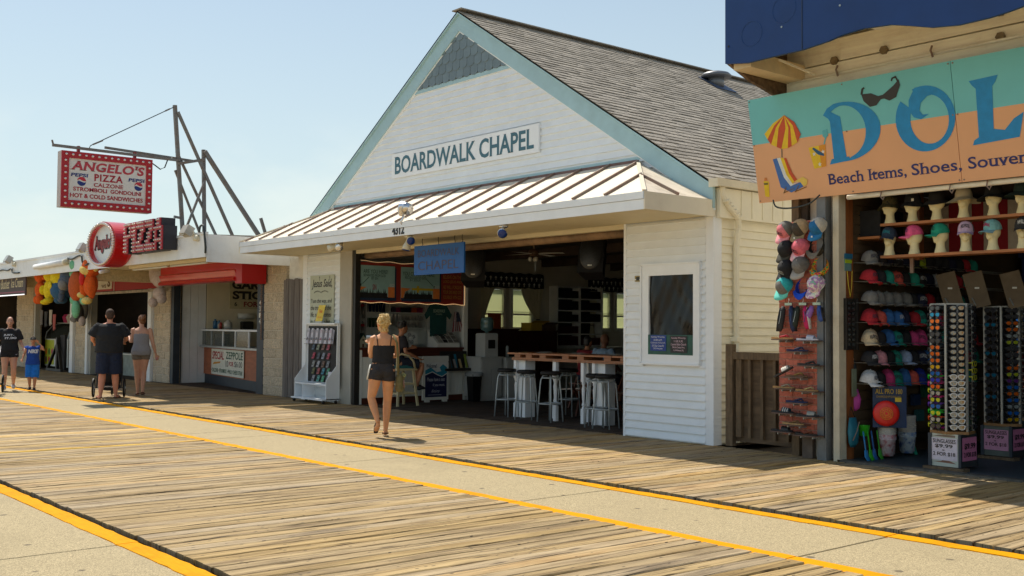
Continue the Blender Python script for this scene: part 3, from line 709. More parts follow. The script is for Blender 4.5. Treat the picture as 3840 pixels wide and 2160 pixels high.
M_pane = bpy.data.materials.new('frosted_pane'); M_pane.use_nodes = True; _nt = M_pane.node_tree; _nt.nodes.clear()
_o = _nt.nodes.new('ShaderNodeOutputMaterial'); _t = _nt.nodes.new('ShaderNodeBsdfTranslucent'); _t.inputs['Color'].default_value = (.70, .72, .50, 1)
_d = _nt.nodes.new('ShaderNodeBsdfDiffuse'); _d.inputs['Color'].default_value = (.4, .42, .3, 1); _m = _nt.nodes.new('ShaderNodeMixShader'); _m.inputs[0].default_value = .25
_nt.links.new(_t.outputs[0], _m.inputs[1]); _nt.links.new(_d.outputs[0], _m.inputs[2]); _nt.links.new(_m.outputs[0], _o.inputs[0])
for a, b in wins:
    w = MB(); w.box(WX-.02, WX+.03, a-.05, a+.03, WZ[0]-.06, WZ[1]+.05); w.box(WX-.02, WX+.03, b-.03, b+.05, WZ[0]-.06, WZ[1]+.05)
    w.box(WX-.02, WX+.029, a+.03, b-.03, WZ[1]-.03, WZ[1]+.05); w.box(WX-.02, WX+.04, a+.03, b-.03, WZ[0]-.06, WZ[0]+.03)
    zm = 1.84; w.box(WX-.03, WX+.02, a+.03, b-.03, zm-.022, zm+.022); w.box(WX-.03, WX+.01, a+.03, b-.03, zm+.05, zm+.065)
    wo = w.build('window', M_inwhite, chapel)
    for z0, z1 in ((WZ[0]+.03, zm-.022), (zm+.022, WZ[1]-.03)):
        MB().box(WX-.07, WX-.06, a+.0, b-.0, z0, z1).build('pane', M_pane, wo)
# valances with small crosses, curtains
M_val = mat('black_valance', (.016, .02, .022), .9, .3, 10); M_curt = mat('cream_curtain', S(206, 200, 170), .85, .12, 5)
def valance(y0, y1, label):
    t = thing('valance', label, 'valance', (-19.5, (y0+y1)/2, 2.45), 'valances over the chapel windows')
    vs = []; n = int((y1-y0)*30)
    for i in range(n+1):
        y = y0+(y1-y0)*i/n; d = .05+.02*sin(i*.9)
        for (z, k) in ((2.83+.012*sin(i*.7), .5), (2.76, 1.), (2.6, 1.1), (2.465+.012*sin(i*.45), 1.3)): vs.append((-19.56+d*k, y, z))
    MB().add(vs, [(i*4+j, i*4+j+1, i*4+j+5, i*4+j+4) for i in range(n) for j in range(3)]).build('cloth', M_val, t, True)
    for i in range(int((y1-y0)/.16)):
        for k, z in enumerate((2.50, 2.64)):
            y = y0+.06+i*.16+.08*k; MB().box(-19.455, -19.451, y-.012, y+.012, z, z+.10).box(-19.456, -19.450, y-.034, y+.034, z+.056, z+.078).build('cross_print', M_inwhite, t)
valance(15.38, 17.42, 'black valance with white crosses above the first pair of chapel windows')
valance(18.92, 20.9, 'black valance with white crosses above the far pair of windows')
def curtain(y0, y1, yt, zt, label):  # from rod (y0..y1) gathered to yt at zt, hanging below
    t = MB(); n = 18; prof = []
    for k in range(11):
        f = k/10; z = 2.47-f*(2.47-zt); a = y0+(yt-.05-y0)*(f**1.6); b = y1+(yt+.05-y1)*(f**.8)
        prof.append((z, a, b))
    for k in range(1, 5): prof.append((zt-k*.09, yt-.05-.03*k*.5, yt+.05+.03*k*.7))
    vs = [(-19.50+.018*sin(i*2.1), a+(b-a)*i/n, z) for (z, a, b) in prof for i in range(n+1)]
    o = t.add(vs, [(j*(n+1)+i, j*(n+1)+i+1, (j+1)*(n+1)+i+1, (j+1)*(n+1)+i) for j in range(len(prof)-1) for i in range(n)]).build('curtain', M_curt, None, True, at=(-19.5, yt, 1.5))
    tag(o, label, 'curtain', 'cream curtains of the chapel windows')
    MB().tube([(-19.49+.03*cos(a*pi/4), yt+.055*sin(a*pi/4), zt) for a in range(8)], .01, 5, True).build('tie', M_val, o)
curtain(16.66, 17.38, 17.2, 1.72, 'cream curtain swept right of the second window, tied above the boxes')
curtain(15.42, 15.86, 15.48, 1.72, 'cream curtain swept left of the first window beside the orange paper')
curtain(18.96, 19.36, 19.05, 1.60, 'cream curtain hanging left of the third window beside the bookcase')
# bookcase between the windows
bc = thing('bookcase', 'tall white bookcase of dark shelves between the two window pairs', 'bookcase', (-19.45, 18.46, 1.05))
for y in (17.68, 18.45, 19.23): MB().box(-19.6, -19.30, y-.018, y+.018, 1.07, 2.56).build('upright', M_inwhite, bc)
for i in range(6): MB().box(-19.6, -19.31, 17.70, 19.21, 1.06+i*.293, 1.09+i*.293).build('shelf', M_inwhite, bc)
MB().box(-19.6, -19.585, 17.70, 19.21, 1.09, 2.52).build('back_panel', M_blk, bc)
for i in range(5):
    for k in range(2):
        if (i, k) != (1, 1): MB().box(-19.58, -19.33, 17.72+.77*k, 18.41+.77*k, 1.10+.293*i, 1.10+.293*i+rnd.uniform(.16, .24)).build('hymn_books', mat('dark_books%d' % (i < 2), S(70, 20, 22) if i < 2 else S(16, 16, 20), .7, .4, 30, stretch=(1, 20, 1)), bc)
# low wall shelf under the bookcase
MB().box(-19.6, -19.15, 17.3, 24.9, 1.02, 1.055).build('wall_ledge', M_inwhite, chapel)
# pianos / cabinets
def cabinet(x0, x1, y0, y1, z1, nm, label, cat, m, handles=True, cut=False):
    t = thing(nm, label, cat, ((x0+x1)/2, (y0+y1)/2, 0))
    MB().box(x0, x1, y0, y1, .08, z1).build('carcass', m, t); MB().box(x0+.04, x1-.04, y0+.04, y1-.04, 0, .08).build('plinth', m, t)
    MB().box(x0-.02, x1+.03, y0-.02, y1+.02, z1, z1+.03).build('top', m, t)
    ym = (y0+y1)/2; 
    for a, b in ((y0+.02, ym-.01), (ym+.01, y1-.02)):
        d = MB().box(x1, x1+.018, a, b, .12, z1-.22).build('door', m, t)
        if handles: MB().ell((x1+.03, b-.05 if a < ym-.02 else a+.05, z1-.3), .016, 8, 6).build('knob', M_steel, d)
    MB().box(x1, x1+.018, y0+.02, y1-.02, z1-.19, z1-.03).build('drawer', m, t); return t
M_rosew = mat('dark_rosewood', S(60, 26, 18), .4, .4, 4, .05, spec=.5)
cabinet(-19.5, -18.7, 14.75, 15.9, 1.46, 'upright_cabinet', 'dark red wood cabinet behind the water cooler', 'cabinet', M_rosew, False)
cabinet(-19.5, -18.8, 16.0, 17.2, 1.42, 'upright_cabinet', 'dark red wood cabinet carrying the cardboard boxes under the windows', 'cabinet', M_rosew, False)
def openbox(x0, x1, y0, y1, z0, z1, m, label, group=None):
    b = MB(); t_ = .012; b.box(x0, x1, y0, y0+t_, z0, z1); b.box(x0, x1, y1-t_, y1, z0, z1); b.box(x0, x0+t_, y0+t_, y1-t_, z0, z1); b.box(x1-t_, x1, y0+t_, y1-t_, z0, z1); b.box(x0+t_, x1-t_, y0+t_, y1-t_, z0, z0+t_)
    t = thing('cardboard_box', label, 'box', ((x0+x1)/2, (y0+y1)/2, z0)); b.build('box_body', m, t)
    MB().quad((x1, y0, z1), (x1, y1, z1), (x1+.12, y1-.02, z1+.05), (x1+.12, y0+.02, z1+.05)).build('flap', m, t)
    MB().quad((x0, y1, z1), (x1, y1, z1), (x1, y1+.13, z1+.04), (x0, y1+.13, z1+.04)).build('flap', m, t); return t
openbox(-19.3, -18.95, 16.5, 17.0, 1.45, 1.64, mat('yellow_card', S(196, 160, 50), .7, .1), 'yellow cardboard box on the dark cabinet below the curtain')
openbox(-19.2, -18.9, 16.85, 17.25, 1.45, 1.60, mat('brown_card', S(90, 66, 48), .8, .15), 'brown cardboard box with open flaps beside the yellow one')
o = MB().box(-19.45, -19.42, 15.60, 15.98, 1.49, 1.86).build('orange_paper', mat('orange_paper', S(196, 92, 32), .7, .1)); tag(o, 'orange sheet of card leaning on the cabinet below the first window', 'paper')
# water cooler and its white cupboard
wc = thing('water_cooler', 'white water cooler with a pale blue upturned bottle', 'water cooler', (-17.4, 13.95, .9))
M_appl = mat('white_appliance', S(190, 192, 190), .4, .05); M_aqua = mat('blue_water_bottle', S(96, 130, 132), .1, .1, spec=.7, alpha=.85)
MB().bevbox(-17.58, -17.26, 13.78, 14.12, .90, 1.40, .02).build('body', M_appl, wc); MB().box(-17.258, -17.25, 13.86, 14.04, 1.08, 1.26).build('tap_recess', M_black, wc)
MB().lathe((-17.42, 13.95, 1.40), [(.03, 0), (.04, .03), (.13, .07), (.135, .15), (.128, .17), (.135, .19), (.135, .27), (.12, .32), (.05, .335), (.001, .335)], 20).build('water_bottle', M_aqua, wc, True)
cabinet(-17.75, -17.15, 14.25, 14.98, .86, 'cupboard', 'low white cupboard with two doors beside the bin', 'cupboard', M_appl)
cabinet(-17.75, -17.20, 13.62, 14.18, .88, 'cupboard', 'plain white stand under the water cooler', 'cupboard', M_appl, False)
tb = thing('trash_bin', 'black tapered bin with a clear bag over the rim by the counter', 'bin', (-17.2, 13.45, 0))
MB().loft([((-17.2, 13.45, .01), .15, .12), ((-17.2, 13.45, .56), .20, .16)], 4, ref=(1, 1, 0)).build('bin_body', M_seatblk, tb)
MB().loft([((-17.2, 13.45, .52), .212, .172), ((-17.2, 13.45, .585), .215, .175), ((-17.2, 13.45, .6), .19, .15)], 14, False).build('bin_liner', mat('clear_bag', (.4, .42, .43), .25, .2, alpha=.6), tb, True)
# ------------------------------------------------ the booth counter on the left
BX = -17.80
bo = thing('counter', 'white beadboard counter with a dark red top running back from the opening', 'counter', (BX, 12.3, 0))
MB().box(BX-.5, BX, 11.12, 13.60, .10, .92).build('counter_front', M_inwhite, bo)
for i in range(24): MB().box(BX, BX+.006, 11.14+i*.103, 11.14+i*.103+.092, .14, .92).build('bead_board', M_inwhite, bo)
MB().box(BX-.52, BX+.012, 11.12, 13.6, .92, 1.06).build('apron', M_dkwood, bo); MB().box(BX-.58, BX+.06, 11.08, 13.6, 1.06, 1.10).build('counter_top', M_dkwood, bo); MB().box(BX-.02, BX+.014, 11.12, 13.6, .0, .12).build('kick_board', M_dkwood, bo)
MB().box(BX-.02, BX+.03, 11.0, 11.12, 0, 1.06).build('end_post', M_inwhite, bo)
MB().box(BX-.06, BX+.02, 13.62, 13.72, 0, 3.1).build('booth_post', M_inwhite, chapel)
MB().box(-19.6, BX-.1, 13.74, 13.80, 0, 2.0).build('booth_wall', M_inwhite, chapel)
MB().box(-19.6, -19.56, 11.1, 13.74, 0, 3.1).build('booth_wall', M_inwhite, chapel)
MB().box(-19.5, BX-.15, 11.14, 11.17, 0, 3.0).build('booth_wall', M_inwhite, chapel)
# painted board with scenes
mb_ = thing('painted_board', 'dark red painted board with three panels over the booth counter, lights round it', 'sign', (BX+.02, 12.3, 2.0))
M_red = mat('dark_red_board', S(140, 44, 34), .6, .15, 4); M_sea = mat('sea_green_panel', S(150, 190, 190), .6, .1, 4); M_navy = plain(S(22, 48, 76)); M_or = plain(S(226, 134, 66)); M_dg = plain(S(20, 62, 48))
MB().box(BX-.02, BX+.0, 10.97, 13.62, 1.99, 2.78).build('board', M_red, mb_)
E_ = V((1, 0, 0)); P = BX+.004
def panel(y0, y1, z0, z1):
    MB().box(BX+.0, BX+.003, y0+.02, y1+.04, z0-.04, z1-.03).build('panel_shadow_print', M_navy, mb_)
    p = MB().box(BX+.0, BX+.006, y0, y1, z0, z1).build('panel', M_sea, mb_); return p
def dec(polys, m, root, nm='painting', lay=0):
    q = MB()
    for pl in polys: q.prism(pl, (BX+.0065+.0012*lay, 0, 0), Y, Z, X, .001)
    return q.build(nm, m, root)
for (y0, y1, cross) in ((10.99, 11.88, 0), (12.03, 12.99, 1)):
    z0, z1 = 2.07, 2.72; pn = panel(y0, y1, z0, z1); w = y1-y0; U = lambda a, b: (y0+a*w, z0+b*(z1-z0))
    dec([[U(0, .0), U(1, 0), U(1, .06), U(0, .06)]], M_navy, pn)
    pts = [U(.08, .03)]; rr2 = random.Random(3); k = .08
    while k < .78: hh = rr2.choice((.22, .28, .34, .2, .42)); pts += [U(k+.018, .06+hh*.6), U(k+.036, .16)]; k += .036
    pts.append(U(.80, .03)); dec([[a, b, (b[0], z0), (a[0], z0)][::-1] if False else [a, b, (b[0], z0+.012), (a[0], z0+.012)] for a, b in zip(pts, pts[1:])], M_blk, pn, lay=1)
    dec([[U(.82, .04), U(.995, .04), U(.995, .36), U(.82, .36)]], M_or, pn, lay=2)
    dec([[U(.0, .04), U(.06, .04), U(.10, .24), U(.26, .34), U(.0, .36)]], M_or, pn, lay=2)
    q = MB()
    T = lambda s, a, b, ww, hh, m_=None: letters(q, s, (BX+.0085, *U(a, b)), Y, Z, ww*w, hh*(z1-z0), X)
    if not cross: T('ARE YOU HERE?', .17, .76, .64, .12); T('SEPARATED FROM GOD', .17, .66, .58, .08); T('BY SIN', .38, .57, .17, .08)
    else: T('YOU COULD BE HERE!', .04, .74, .82, .12); T('RECONCILED TO GOD', .10, .64, .54, .08); T('BY JESUS', .22, .55, .27, .08)
    if not cross: q.bar((BX+.009, *U(.31, .64)), (BX+.009, *U(.15, .44)), .008); ax_, az_ = .11, .37
    else: q.bar((BX+.009, *U(.64, .66)), (BX+.009, *U(.82, .44)), .008); ax_, az_ = .85, .37
    q.bar((BX+.009, *U(ax_, az_)), (BX+.009, *U(ax_, az_+.07)), .012); q.bar((BX+.009, *U(ax_-.015, az_+.05)), (BX+.009, *U(ax_+.02, az_+.06)), .008)
    q.build('lettering', M_dg, pn)
    q = MB(); letters(q, 'GOD', (BX+.009, *U(.86, .37)), Y, Z, .13*w, .06, X, bold=.01); q.build('lettering', M_inwhite, pn)
    if not cross: q = MB(); letters(q, 'SIN', (BX+.009, *U(.41, .26)), Y, Z, .10*w, .11, X, bold=.01); q.build('lettering', plain(S(150, 24, 50)), pn)
    else: dec([[U(.27, .29), U(.82, .29), U(.82, .36), U(.27, .36)]], plain(S(206, 178, 40)), pn, lay=3); dec([[U(.40, .22), U(.455, .22), U(.455, .43), U(.40, .43)]], plain(S(206, 178, 40)), pn, lay=4)
q = MB()
for i, s_ in enumerate(('BELIEVE ON THE', 'LORD JESUS AND', 'HE WILL FORGIVE', 'YOUR SINS AND GIVE', 'YOU PEACE WITH GOD')):
    letters(q, s_, (BX+.001, 13.08, 2.52-.105*i), Y, Z, .48, .075, X)
q.build('lettering', plain(S(190, 150, 70)), mb_)
ropeM = mat('string_light', (1, .7, .35), .4, emit=((1., .62, .28), .9))
q = MB(); r_ = random.Random(5)
for i in range(120):
    y = 10.98+i*.0222
    q.ell((BX+.025, y, 2.80+.012*sin(i*.23)-.02*(i/120)), .005, 5, 4); q.ell((BX+.025, y, 1.99+.010*sin(i*.31)), .0065, 5, 4)
for i in range(34): q.ell((BX+.025, 13.63, 2.0+i*.0225), .0065, 5, 4)
tag(q.build('string_lights', ropeM, mb_), kind='stuff')
# things behind the counter
sh = thing('wall_shelves', 'white shelves on the booth wall with tumblers, cups and folded shirts', 'shelves', (-19.4, 12.9, 1.2))
for y in (12.17, 12.76, 13.72): MB().box(-19.56, -19.28, y-.015, y+.015, 1.1, 2.2).build('upright', M_inwhite, sh)
for z in (1.14, 1.49, 1.82, 2.16): MB().box(-19.56, -19.28, 12.18, 13.71, z-.012, z+.012).build('shelf', M_inwhite, sh)
def tumbler(c, r, h, m, capm=None):
    mb = MB(); mb.lathe(c, [(r*.82, 0), (r, h*.85), (r, h), (.001, h)], 10); return mb
def cupset(protoname, label, group, m, r, h, places, cat):
    p = None
    for k, (y, z) in enumerate(places):
        if p is None:
            p = MB().lathe((0, 0, 0), [(r*.85, 0), (r, h*.9), (r*1.02, h*.94), (r*1.02, h), (.001, h)], 12).build(protoname, m, None, True, at=(0, 0, 0)); tag(p, label, cat, group); p.location = (-19.36, y, z)
        else: q = copytree(p, None, (-19.36, y, z))
cupset('tumbler', 'dark blue tumbler in the row on the upper booth shelf', 'dark blue tumblers', plain(S(24, 34, 84), .2), .033, .2, [(12.22+i*.085, 1.835) for i in range(6)], 'tumbler')
cupset('tumbler', 'dark green tumbler in the row on the lower booth shelf', 'dark green tumblers', plain(S(30, 66, 30), .2), .033, .2, [(12.22+i*.085, 1.505) for i in range(6)], 'tumbler')
cupset('steel_cup', 'pale steel cup in the upper cup row behind the seated man', 'steel cups, upper row', mat('pale_steel', (.62, .6, .56), .3, .1, metal=.7), .034, .11, [(13.08+i*.085, 1.66) for i in range(8)], 'cup')
cupset('steel_cup', 'pale steel cup in the lower cup row behind the seated man', 'steel cups, lower row', mat('pale_steel', (.62, .6, .56), .3, .1, metal=.7), .034, .11, [(13.0+i*.085, 1.505) for i in range(8)], 'cup')
cupset('steel_flask', 'tall steel flask standing left of the cup rows', 'tall steel flasks', mat('pale_steel', (.62, .6, .56), .3, .1, metal=.7), .033, .24, [(12.86+i*.09, 1.56) for i in range(3)], 'flask')
MB().box(-19.5, -19.3, 13.0, 13.70, 1.635, 1.655).build('shelf', M_inwhite, sh)
for k, (y, c_, nm) in enumerate(((12.87, S(60, 40, 70), 'purple'), (12.99, S(130, 30, 80), 'pink'), (13.12, S(40, 44, 48), 'charcoal'), (13.27, S(34, 30, 34), 'black'), (13.42, S(204, 92, 44), 'orange'), (13.58, S(160, 40, 90), 'magenta'))):
    q = MB()
    for j in range(3): q.bevbox(-19.5, -19.3, y-.06, y+.055, 1.835+.035*j, 1.868+.035*j, .008)
    tag(q.build('folded_shirts', plain(c_, .9), None), 'pile of folded %s shirts on the booth shelf' % nm, 'shirts', 'piles of folded shirts')
# red-capped bottles on the left
M_redcap = plain(S(170, 30, 28), .4)
for k, (y, z, tl_) in enumerate(((12.12, 1.86, .12), (11.98, 1.70, -.10), (12.12, 1.44, .05))):
    t = thing('sport_bottle', ('upper right hanging steel bottle with a red cap', 'left hanging steel bottle with a red cap', 'lowest hanging steel bottle with a red cap above the birdhouse')[k], 'bottle', (-19.35, y, z), 'red capped bottles')
    R_ = Matrix.Rotation(tl_, 3, 'X'); b = V((-19.35, y, z)); ax = R_ @ V((0, 0, 1))
    MB().loft([(b-ax*.16, .036, .036), (b+ax*.08, .036, .036)], 12).build('bottle_body', mat('steel_body', (.35, .33, .3), .3, .1, metal=.8), t, True)
    MB().loft([(b+ax*.08, .038, .038), (b+ax*.13, .036, .036), (b+ax*.14, .015, .015)], 12).build('cap', M_redcap, t, True)
    MB().tube([b+ax*.14, b+ax*.17+V((0, .02, 0)), b+ax*.19+V((0, -.01, 0))], .008, 5).build('spout', M_black, t)
MB().box(-19.56, -19.50, 11.85, 12.15, 1.1, 2.1).build('peg_panel', M_inwhite, sh)
bh = thing('birdhouse', 'small white birdhouse with a dark green roof on the counter', 'birdhouse', (-18.2, 11.35, 1.1))
q = MB(); q.prism([(-.07, 0), (.07, 0), (.07, .16), (0, .25), (-.07, .16)], (-18.15, 11.38, 1.10), Y, Z, -X, .12).build('house_body', mat('bird_white', S(200, 196, 170), .6), bh)
for s in (-1, 1): MB().add([(-18.12, 11.38, 1.37), (-18.12, 11.38+s*.10, 1.235), (-18.30, 11.38+s*.10, 1.235), (-18.30, 11.38, 1.37), (-18.12, 11.38, 1.385), (-18.12, 11.38+s*.105, 1.25), (-18.30, 11.38+s*.105, 1.25), (-18.30, 11.38, 1.385)], [(0, 1, 2, 3), (7, 6, 5, 4), (0, 4, 5, 1), (1, 5, 6, 2), (2, 6, 7, 3)]).build('roof_board', plain(S(40, 78, 72)), bh)
MB().cyl((-18.149, 11.38, 1.25), (-18.144, 11.38, 1.25), .018).build('entrance_hole', M_blk, bh); MB().box(-18.149, -18.144, 11.36, 11.40, 1.105, 1.17).build('door', M_brown, bh)
# fan on the counter
fn = thing('desk_fan', 'round white desk fan on the counter behind the seated man', 'fan', (-18.15, 12.5, 1.1))
q = MB(); 
for r in (.04, .07, .10, .13, .145): q.tube([(-18.09, 12.5+r*cos(a*pi/10), 1.28+r*sin(a*pi/10)) for a in range(20)], .003, 4, True)
for a in range(16): q.bar((-18.09, 12.5, 1.28), (-18.09, 12.5+.145*cos(a*pi/8), 1.28+.145*sin(a*pi/8)), .003)
q.build('fan_guard', M_inwhite, fn)
for a in range(4): 
    MB().loft([((-18.12, 12.5, 1.28), .01, .03), ((-18.12, 12.5+.07*cos(a*pi/2+.4), 1.28+.07*sin(a*pi/2+.4)), .006, .05), ((-18.12, 12.5+.125*cos(a*pi/2+.4), 1.28+.125*sin(a*pi/2+.4)), .004, .03)], 8, ref=(0, .3, .2)).build('fan_blade', plain(S(120, 122, 124)), fn)
MB().lathe((-18.15, 12.5, 1.10), [(.08, 0), (.07, .02), (.02, .04), (.02, .14)], 14).build('fan_base', M_inwhite, fn, True)
MB().cyl((-18.2, 12.5, 1.28), (-18.10, 12.5, 1.28), .045).build('motor', M_inwhite, fn, True)
# paper, brochure tray, leaflet rack
o = MB().add([(-17.95, 12.05, 1.105), (-17.95, 12.25, 1.105), (-18.03, 12.27, 1.24), (-18.03, 12.07, 1.25)], [(0, 1, 2, 3)]).build('leaflet', M_inwhite); tag(o, 'curled white sheet standing on the counter by the fan', 'leaflet')
o = MB().bevbox(-18.2, -18.05, 12.05, 12.2, 1.1, 1.22, .01).build('orange_tin', plain(S(150, 74, 24), .4)); tag(o, 'small orange brown tin on the counter behind the leaflet', 'tin')
lr = thing('leaflet_tray', 'white sloping leaflet tray with compartments on the counter end', 'leaflet tray', (-17.9, 13.2, 1.1))
q = MB(); q.prism([(0, 0), (.34, 0), (.34, .08), (.0, .36)], (-18.12, 12.93, 1.10), X, Z, Y, .014); q.prism([(0, 0), (.34, 0), (.34, .08), (.0, .36)], (-18.12, 13.50, 1.10), X, Z, Y, .014); q.build('side_panel', M_inwhite, lr)
MB().add([(-18.10, 12.945, 1.44), (-18.10, 13.5, 1.44), (-17.79, 13.5, 1.17), (-17.79, 12.945, 1.17)], [(0, 1, 2, 3)]).build('sloping_panel', M_inwhite, lr); MB().box(-17.79, -17.78, 12.945, 13.5, 1.1, 1.19).build('front_panel', M_inwhite, lr)
for i in range(3): MB().prism([(0.02, .31), (.32, .06), (.34, .10), (.04, .35)], (-18.12, 13.08+i*.135, 1.10), X, Z, Y, .006).build('divider', M_inwhite, lr)
for i in range(4):
    for j in range(3):
        a = 12.965+i*.136; f = j*.28
        MB().add([(-18.05+f*.3+.04, a, 1.41-f*.26), (-18.05+f*.3+.04, a+.11, 1.41-f*.26), (-17.98+f*.3+.04, a+.11, 1.345-f*.26), (-17.98+f*.3+.04, a, 1.345-f*.26)], [(0, 1, 2, 3)]).build('leaflet', plain(rnd.choice((S(60, 60, 64), S(170, 168, 160), S(40, 44, 46), S(120, 116, 110)))), lr)
lb = thing('leaflet_rack', 'black rack of leaflets at the counter end', 'leaflet rack', (-17.65, 13.4, .75))
MB().box(-17.74, -17.52, 12.98, 13.66, .62, .67).build('rack_base', M_black, lb); MB().box(-17.76, -17.73, 12.98, 13.66, .62, 1.02).build('rack_back', M_black, lb)
for i, c_ in enumerate((S(40, 60, 62), S(70, 70, 68), S(30, 110, 130), S(150, 150, 150), S(40, 120, 150), S(190, 170, 120), S(60, 60, 64), S(130, 150, 60), S(50, 50, 56))):
    MB().add([(-17.60+.06*(i % 2), 13.0+i*.07, .68), (-17.60+.06*(i % 2), 13.06+i*.07, .68), (-17.68+.06*(i % 2), 13.06+i*.07, .86+.1*(i % 3 == 1)), (-17.68+.06*(i % 2), 13.0+i*.07, .86+.1*(i % 3 == 1))], [(0, 1, 2, 3)]).build('leaflet', plain(c_), lb)
# hanging t-shirt and flag
ts = thing('t_shirt', 'dark green printed t-shirt hung up under the painted board', 't-shirt', (-18.0, 13.1, 1.3))
q = MB(); n = 10; out = [(-.20, 0), (.20, 0), (.205, .45), (.30, .36), (.34, .46), (.21, .64), (.09, .68), (0, .65), (-.09, .68), (-.21, .64), (-.34, .46), (-.30, .36), (-.205, .45)]
q.prism(out, (-18.0, 13.10, 1.32), Y, Z, X, .03).build('shirt', mat('dark_green_cloth', S(20, 70, 66), .9, .25, 6), ts)
q = MB(); letters(q, 'BOARDWALK', (-17.965, 12.96, 1.82), Y, Z+Y*0, .30, .07, X, bold=.01); letters(q, 'CHAPEL', (-17.965, 13.02, 1.77), Y, Z, .17, .03, X); q.build('print', plain(S(150, 170, 150)), ts)
MB().tube([(-17.98, 13.1, 1.98), (-17.98, 13.1, 2.02), (-17.98, 13.12, 2.04)], .004, 4).build('hanger_hook', M_steel, ts)
fg = thing('flag', 'small stars and stripes flag hanging by the booth post', 'flag', (-17.9, 13.55, 1.45))
def flagpt(a, b):  # a along width 0..1, b down 0..1
    return V((-17.86+.015*sin(a*7), 13.48+(a-.5)*.30*(.35+.65*b)+.04*b, 1.86-b*.42-.05*abs(a-.5)))
for k in range(9):
    q = MB(); a0, a1 = k/9, (k+1)/9; b0 = .0 if k > 4 else .0; vs = []
    for j in range(9): b = j/8; vs += [flagpt(a0, b), flagpt(a1, b)]
    q.add(vs, [(2*j, 2*j+1, 2*j+3, 2*j+2) for j in range(8)]).build('stripe', plain(S(168, 160, 158) if k % 2 else S(120, 34, 42), .8), fg)
vs = []
for j in range(5):
    b = j/4*.48; vs += [flagpt(0, b)+X*.004, flagpt(1, b)+X*.004]
MB().add(vs, [(2*j, 2*j+1, 2*j+3, 2*j+2) for j in range(4)]).build('canton', plain(S(40, 44, 66), .8), fg)
q = MB()
for i in range(5):
    for j in range(6): 
        p = flagpt((i+.5)/5, (j+.6)/6*.46)+X*.008; q.ell(p, (.002, .006, .006), 5, 4)
tag(q.build('stars', M_inwhite, fg), kind='stuff'); MB().tube([(-17.86, 13.5, 1.99), (-17.86, 13.48, 1.86)], .003, 4).build('cord', M_steel, fg)
# welcome sign
ws = thing('welcome_sign', 'white plastic floor sign with a blue wave and welcome text by the counter', 'floor sign', (-17.55, 12.75, 0))
q = MB(); q.bevbox(-17.62, -17.58, 12.44, 13.08, .04, .93, .01).build('sign_frame', M_inwhite, ws)
for s in (12.50, 12.94): MB().box(-17.62, -17.56, s, s+.10, 0, .05).build('foot', M_inwhite, ws)
MB().box(-17.579, -17.574, 12.49, 13.03, .10, .80).build('poster', plain(S(226, 228, 226)), ws)
sp = MB().prism([(0, 0), (.54, 0), (.54, .46), (.42, .40), (.30, .44), (.18, .50), (.0, .44)], (-17.5738, 12.49, .10), Y, Z, X, .001).build('dark_panel', plain(S(28, 34, 78)), ws)
MB().prism([(0, .46), (.18, .52), (.30, .46), (.42, .42), (.54, .48), (.54, .60), (.44, .66), (.36, .60), (.40, .52), (.28, .50), (.14, .60), (0, .54)], (-17.5724, 12.49, .10), Y, Z, X, .001).build('wave', plain(S(40, 140, 170)), ws)
q = MB(); letters(q, 'Welcome!', (-17.572, 12.51, .69), Y, Z, .26, .08, X, bold=.015); q.build('lettering', plain(S(28, 34, 78)), ws)
q = MB(); letters(q, 'Please have a seat', (-17.572, 12.54, .42), Y, Z, .44, .075, X, bold=.01); letters(q, 'if you must.', (-17.572, 12.68, .30), Y, Z, .30, .075, X, bold=.01); letters(q, 'Enjoy', (-17.572, 12.64, .18), Y, Z, .20, .07, X, shear=.4); q.box(-17.572, -17.571, 12.56, 12.9, .14, .146); q.build('lettering', plain(S(200, 204, 214)), ws)
# ceiling fan, hanging speakers
cf = thing('ceiling_fan', 'white four-bladed ceiling fan with a small lamp cluster', 'ceiling fan', (-15.2, 13.3, 2.8))
fc = V((-15.2, 13.3, 2.93)); MB().cyl(fc+Z*.08, (fc.x, fc.y, 3.2), .018).build('down_rod', M_seam, cf); MB().lathe(fc, [(.001, -.05), (.08, -.04), (.11, 0), (.09, .07), (.03, .09)], 16).build('motor', mat('fan_brown', S(90, 66, 46), .4), cf, True)
for k in range(4):
    a = .25+k*pi/2; d = V((cos(a), sin(a), 0)); s = d.cross(Z); p = fc+Z*-.01
    MB().add([p+d*.10-s*.03, p+d*.22-s*.06, p+d*.66-s*.07-Z*.01, p+d*.68+s*.05+Z*.0, p+d*.22+s*.05+Z*.01, p+d*.10+s*.03], [tuple(range(6))]).build('fan_blade', M_inwhite, cf)
for k in range(3):
    a = k*2.1; MB().ell(fc+V((.07*cos(a), .07*sin(a), -.11)), (.04, .04, .045), 10, 8).build('lamp', mat('fan_glass', (.6, .58, .5), .2), cf, True)
for k in (0, 1): MB().cyl(fc+V((.02*k, .03, -.1)), fc+V((.02*k, .03, -.34)), .003, n=5).build('pull_chain', M_steel, cf)
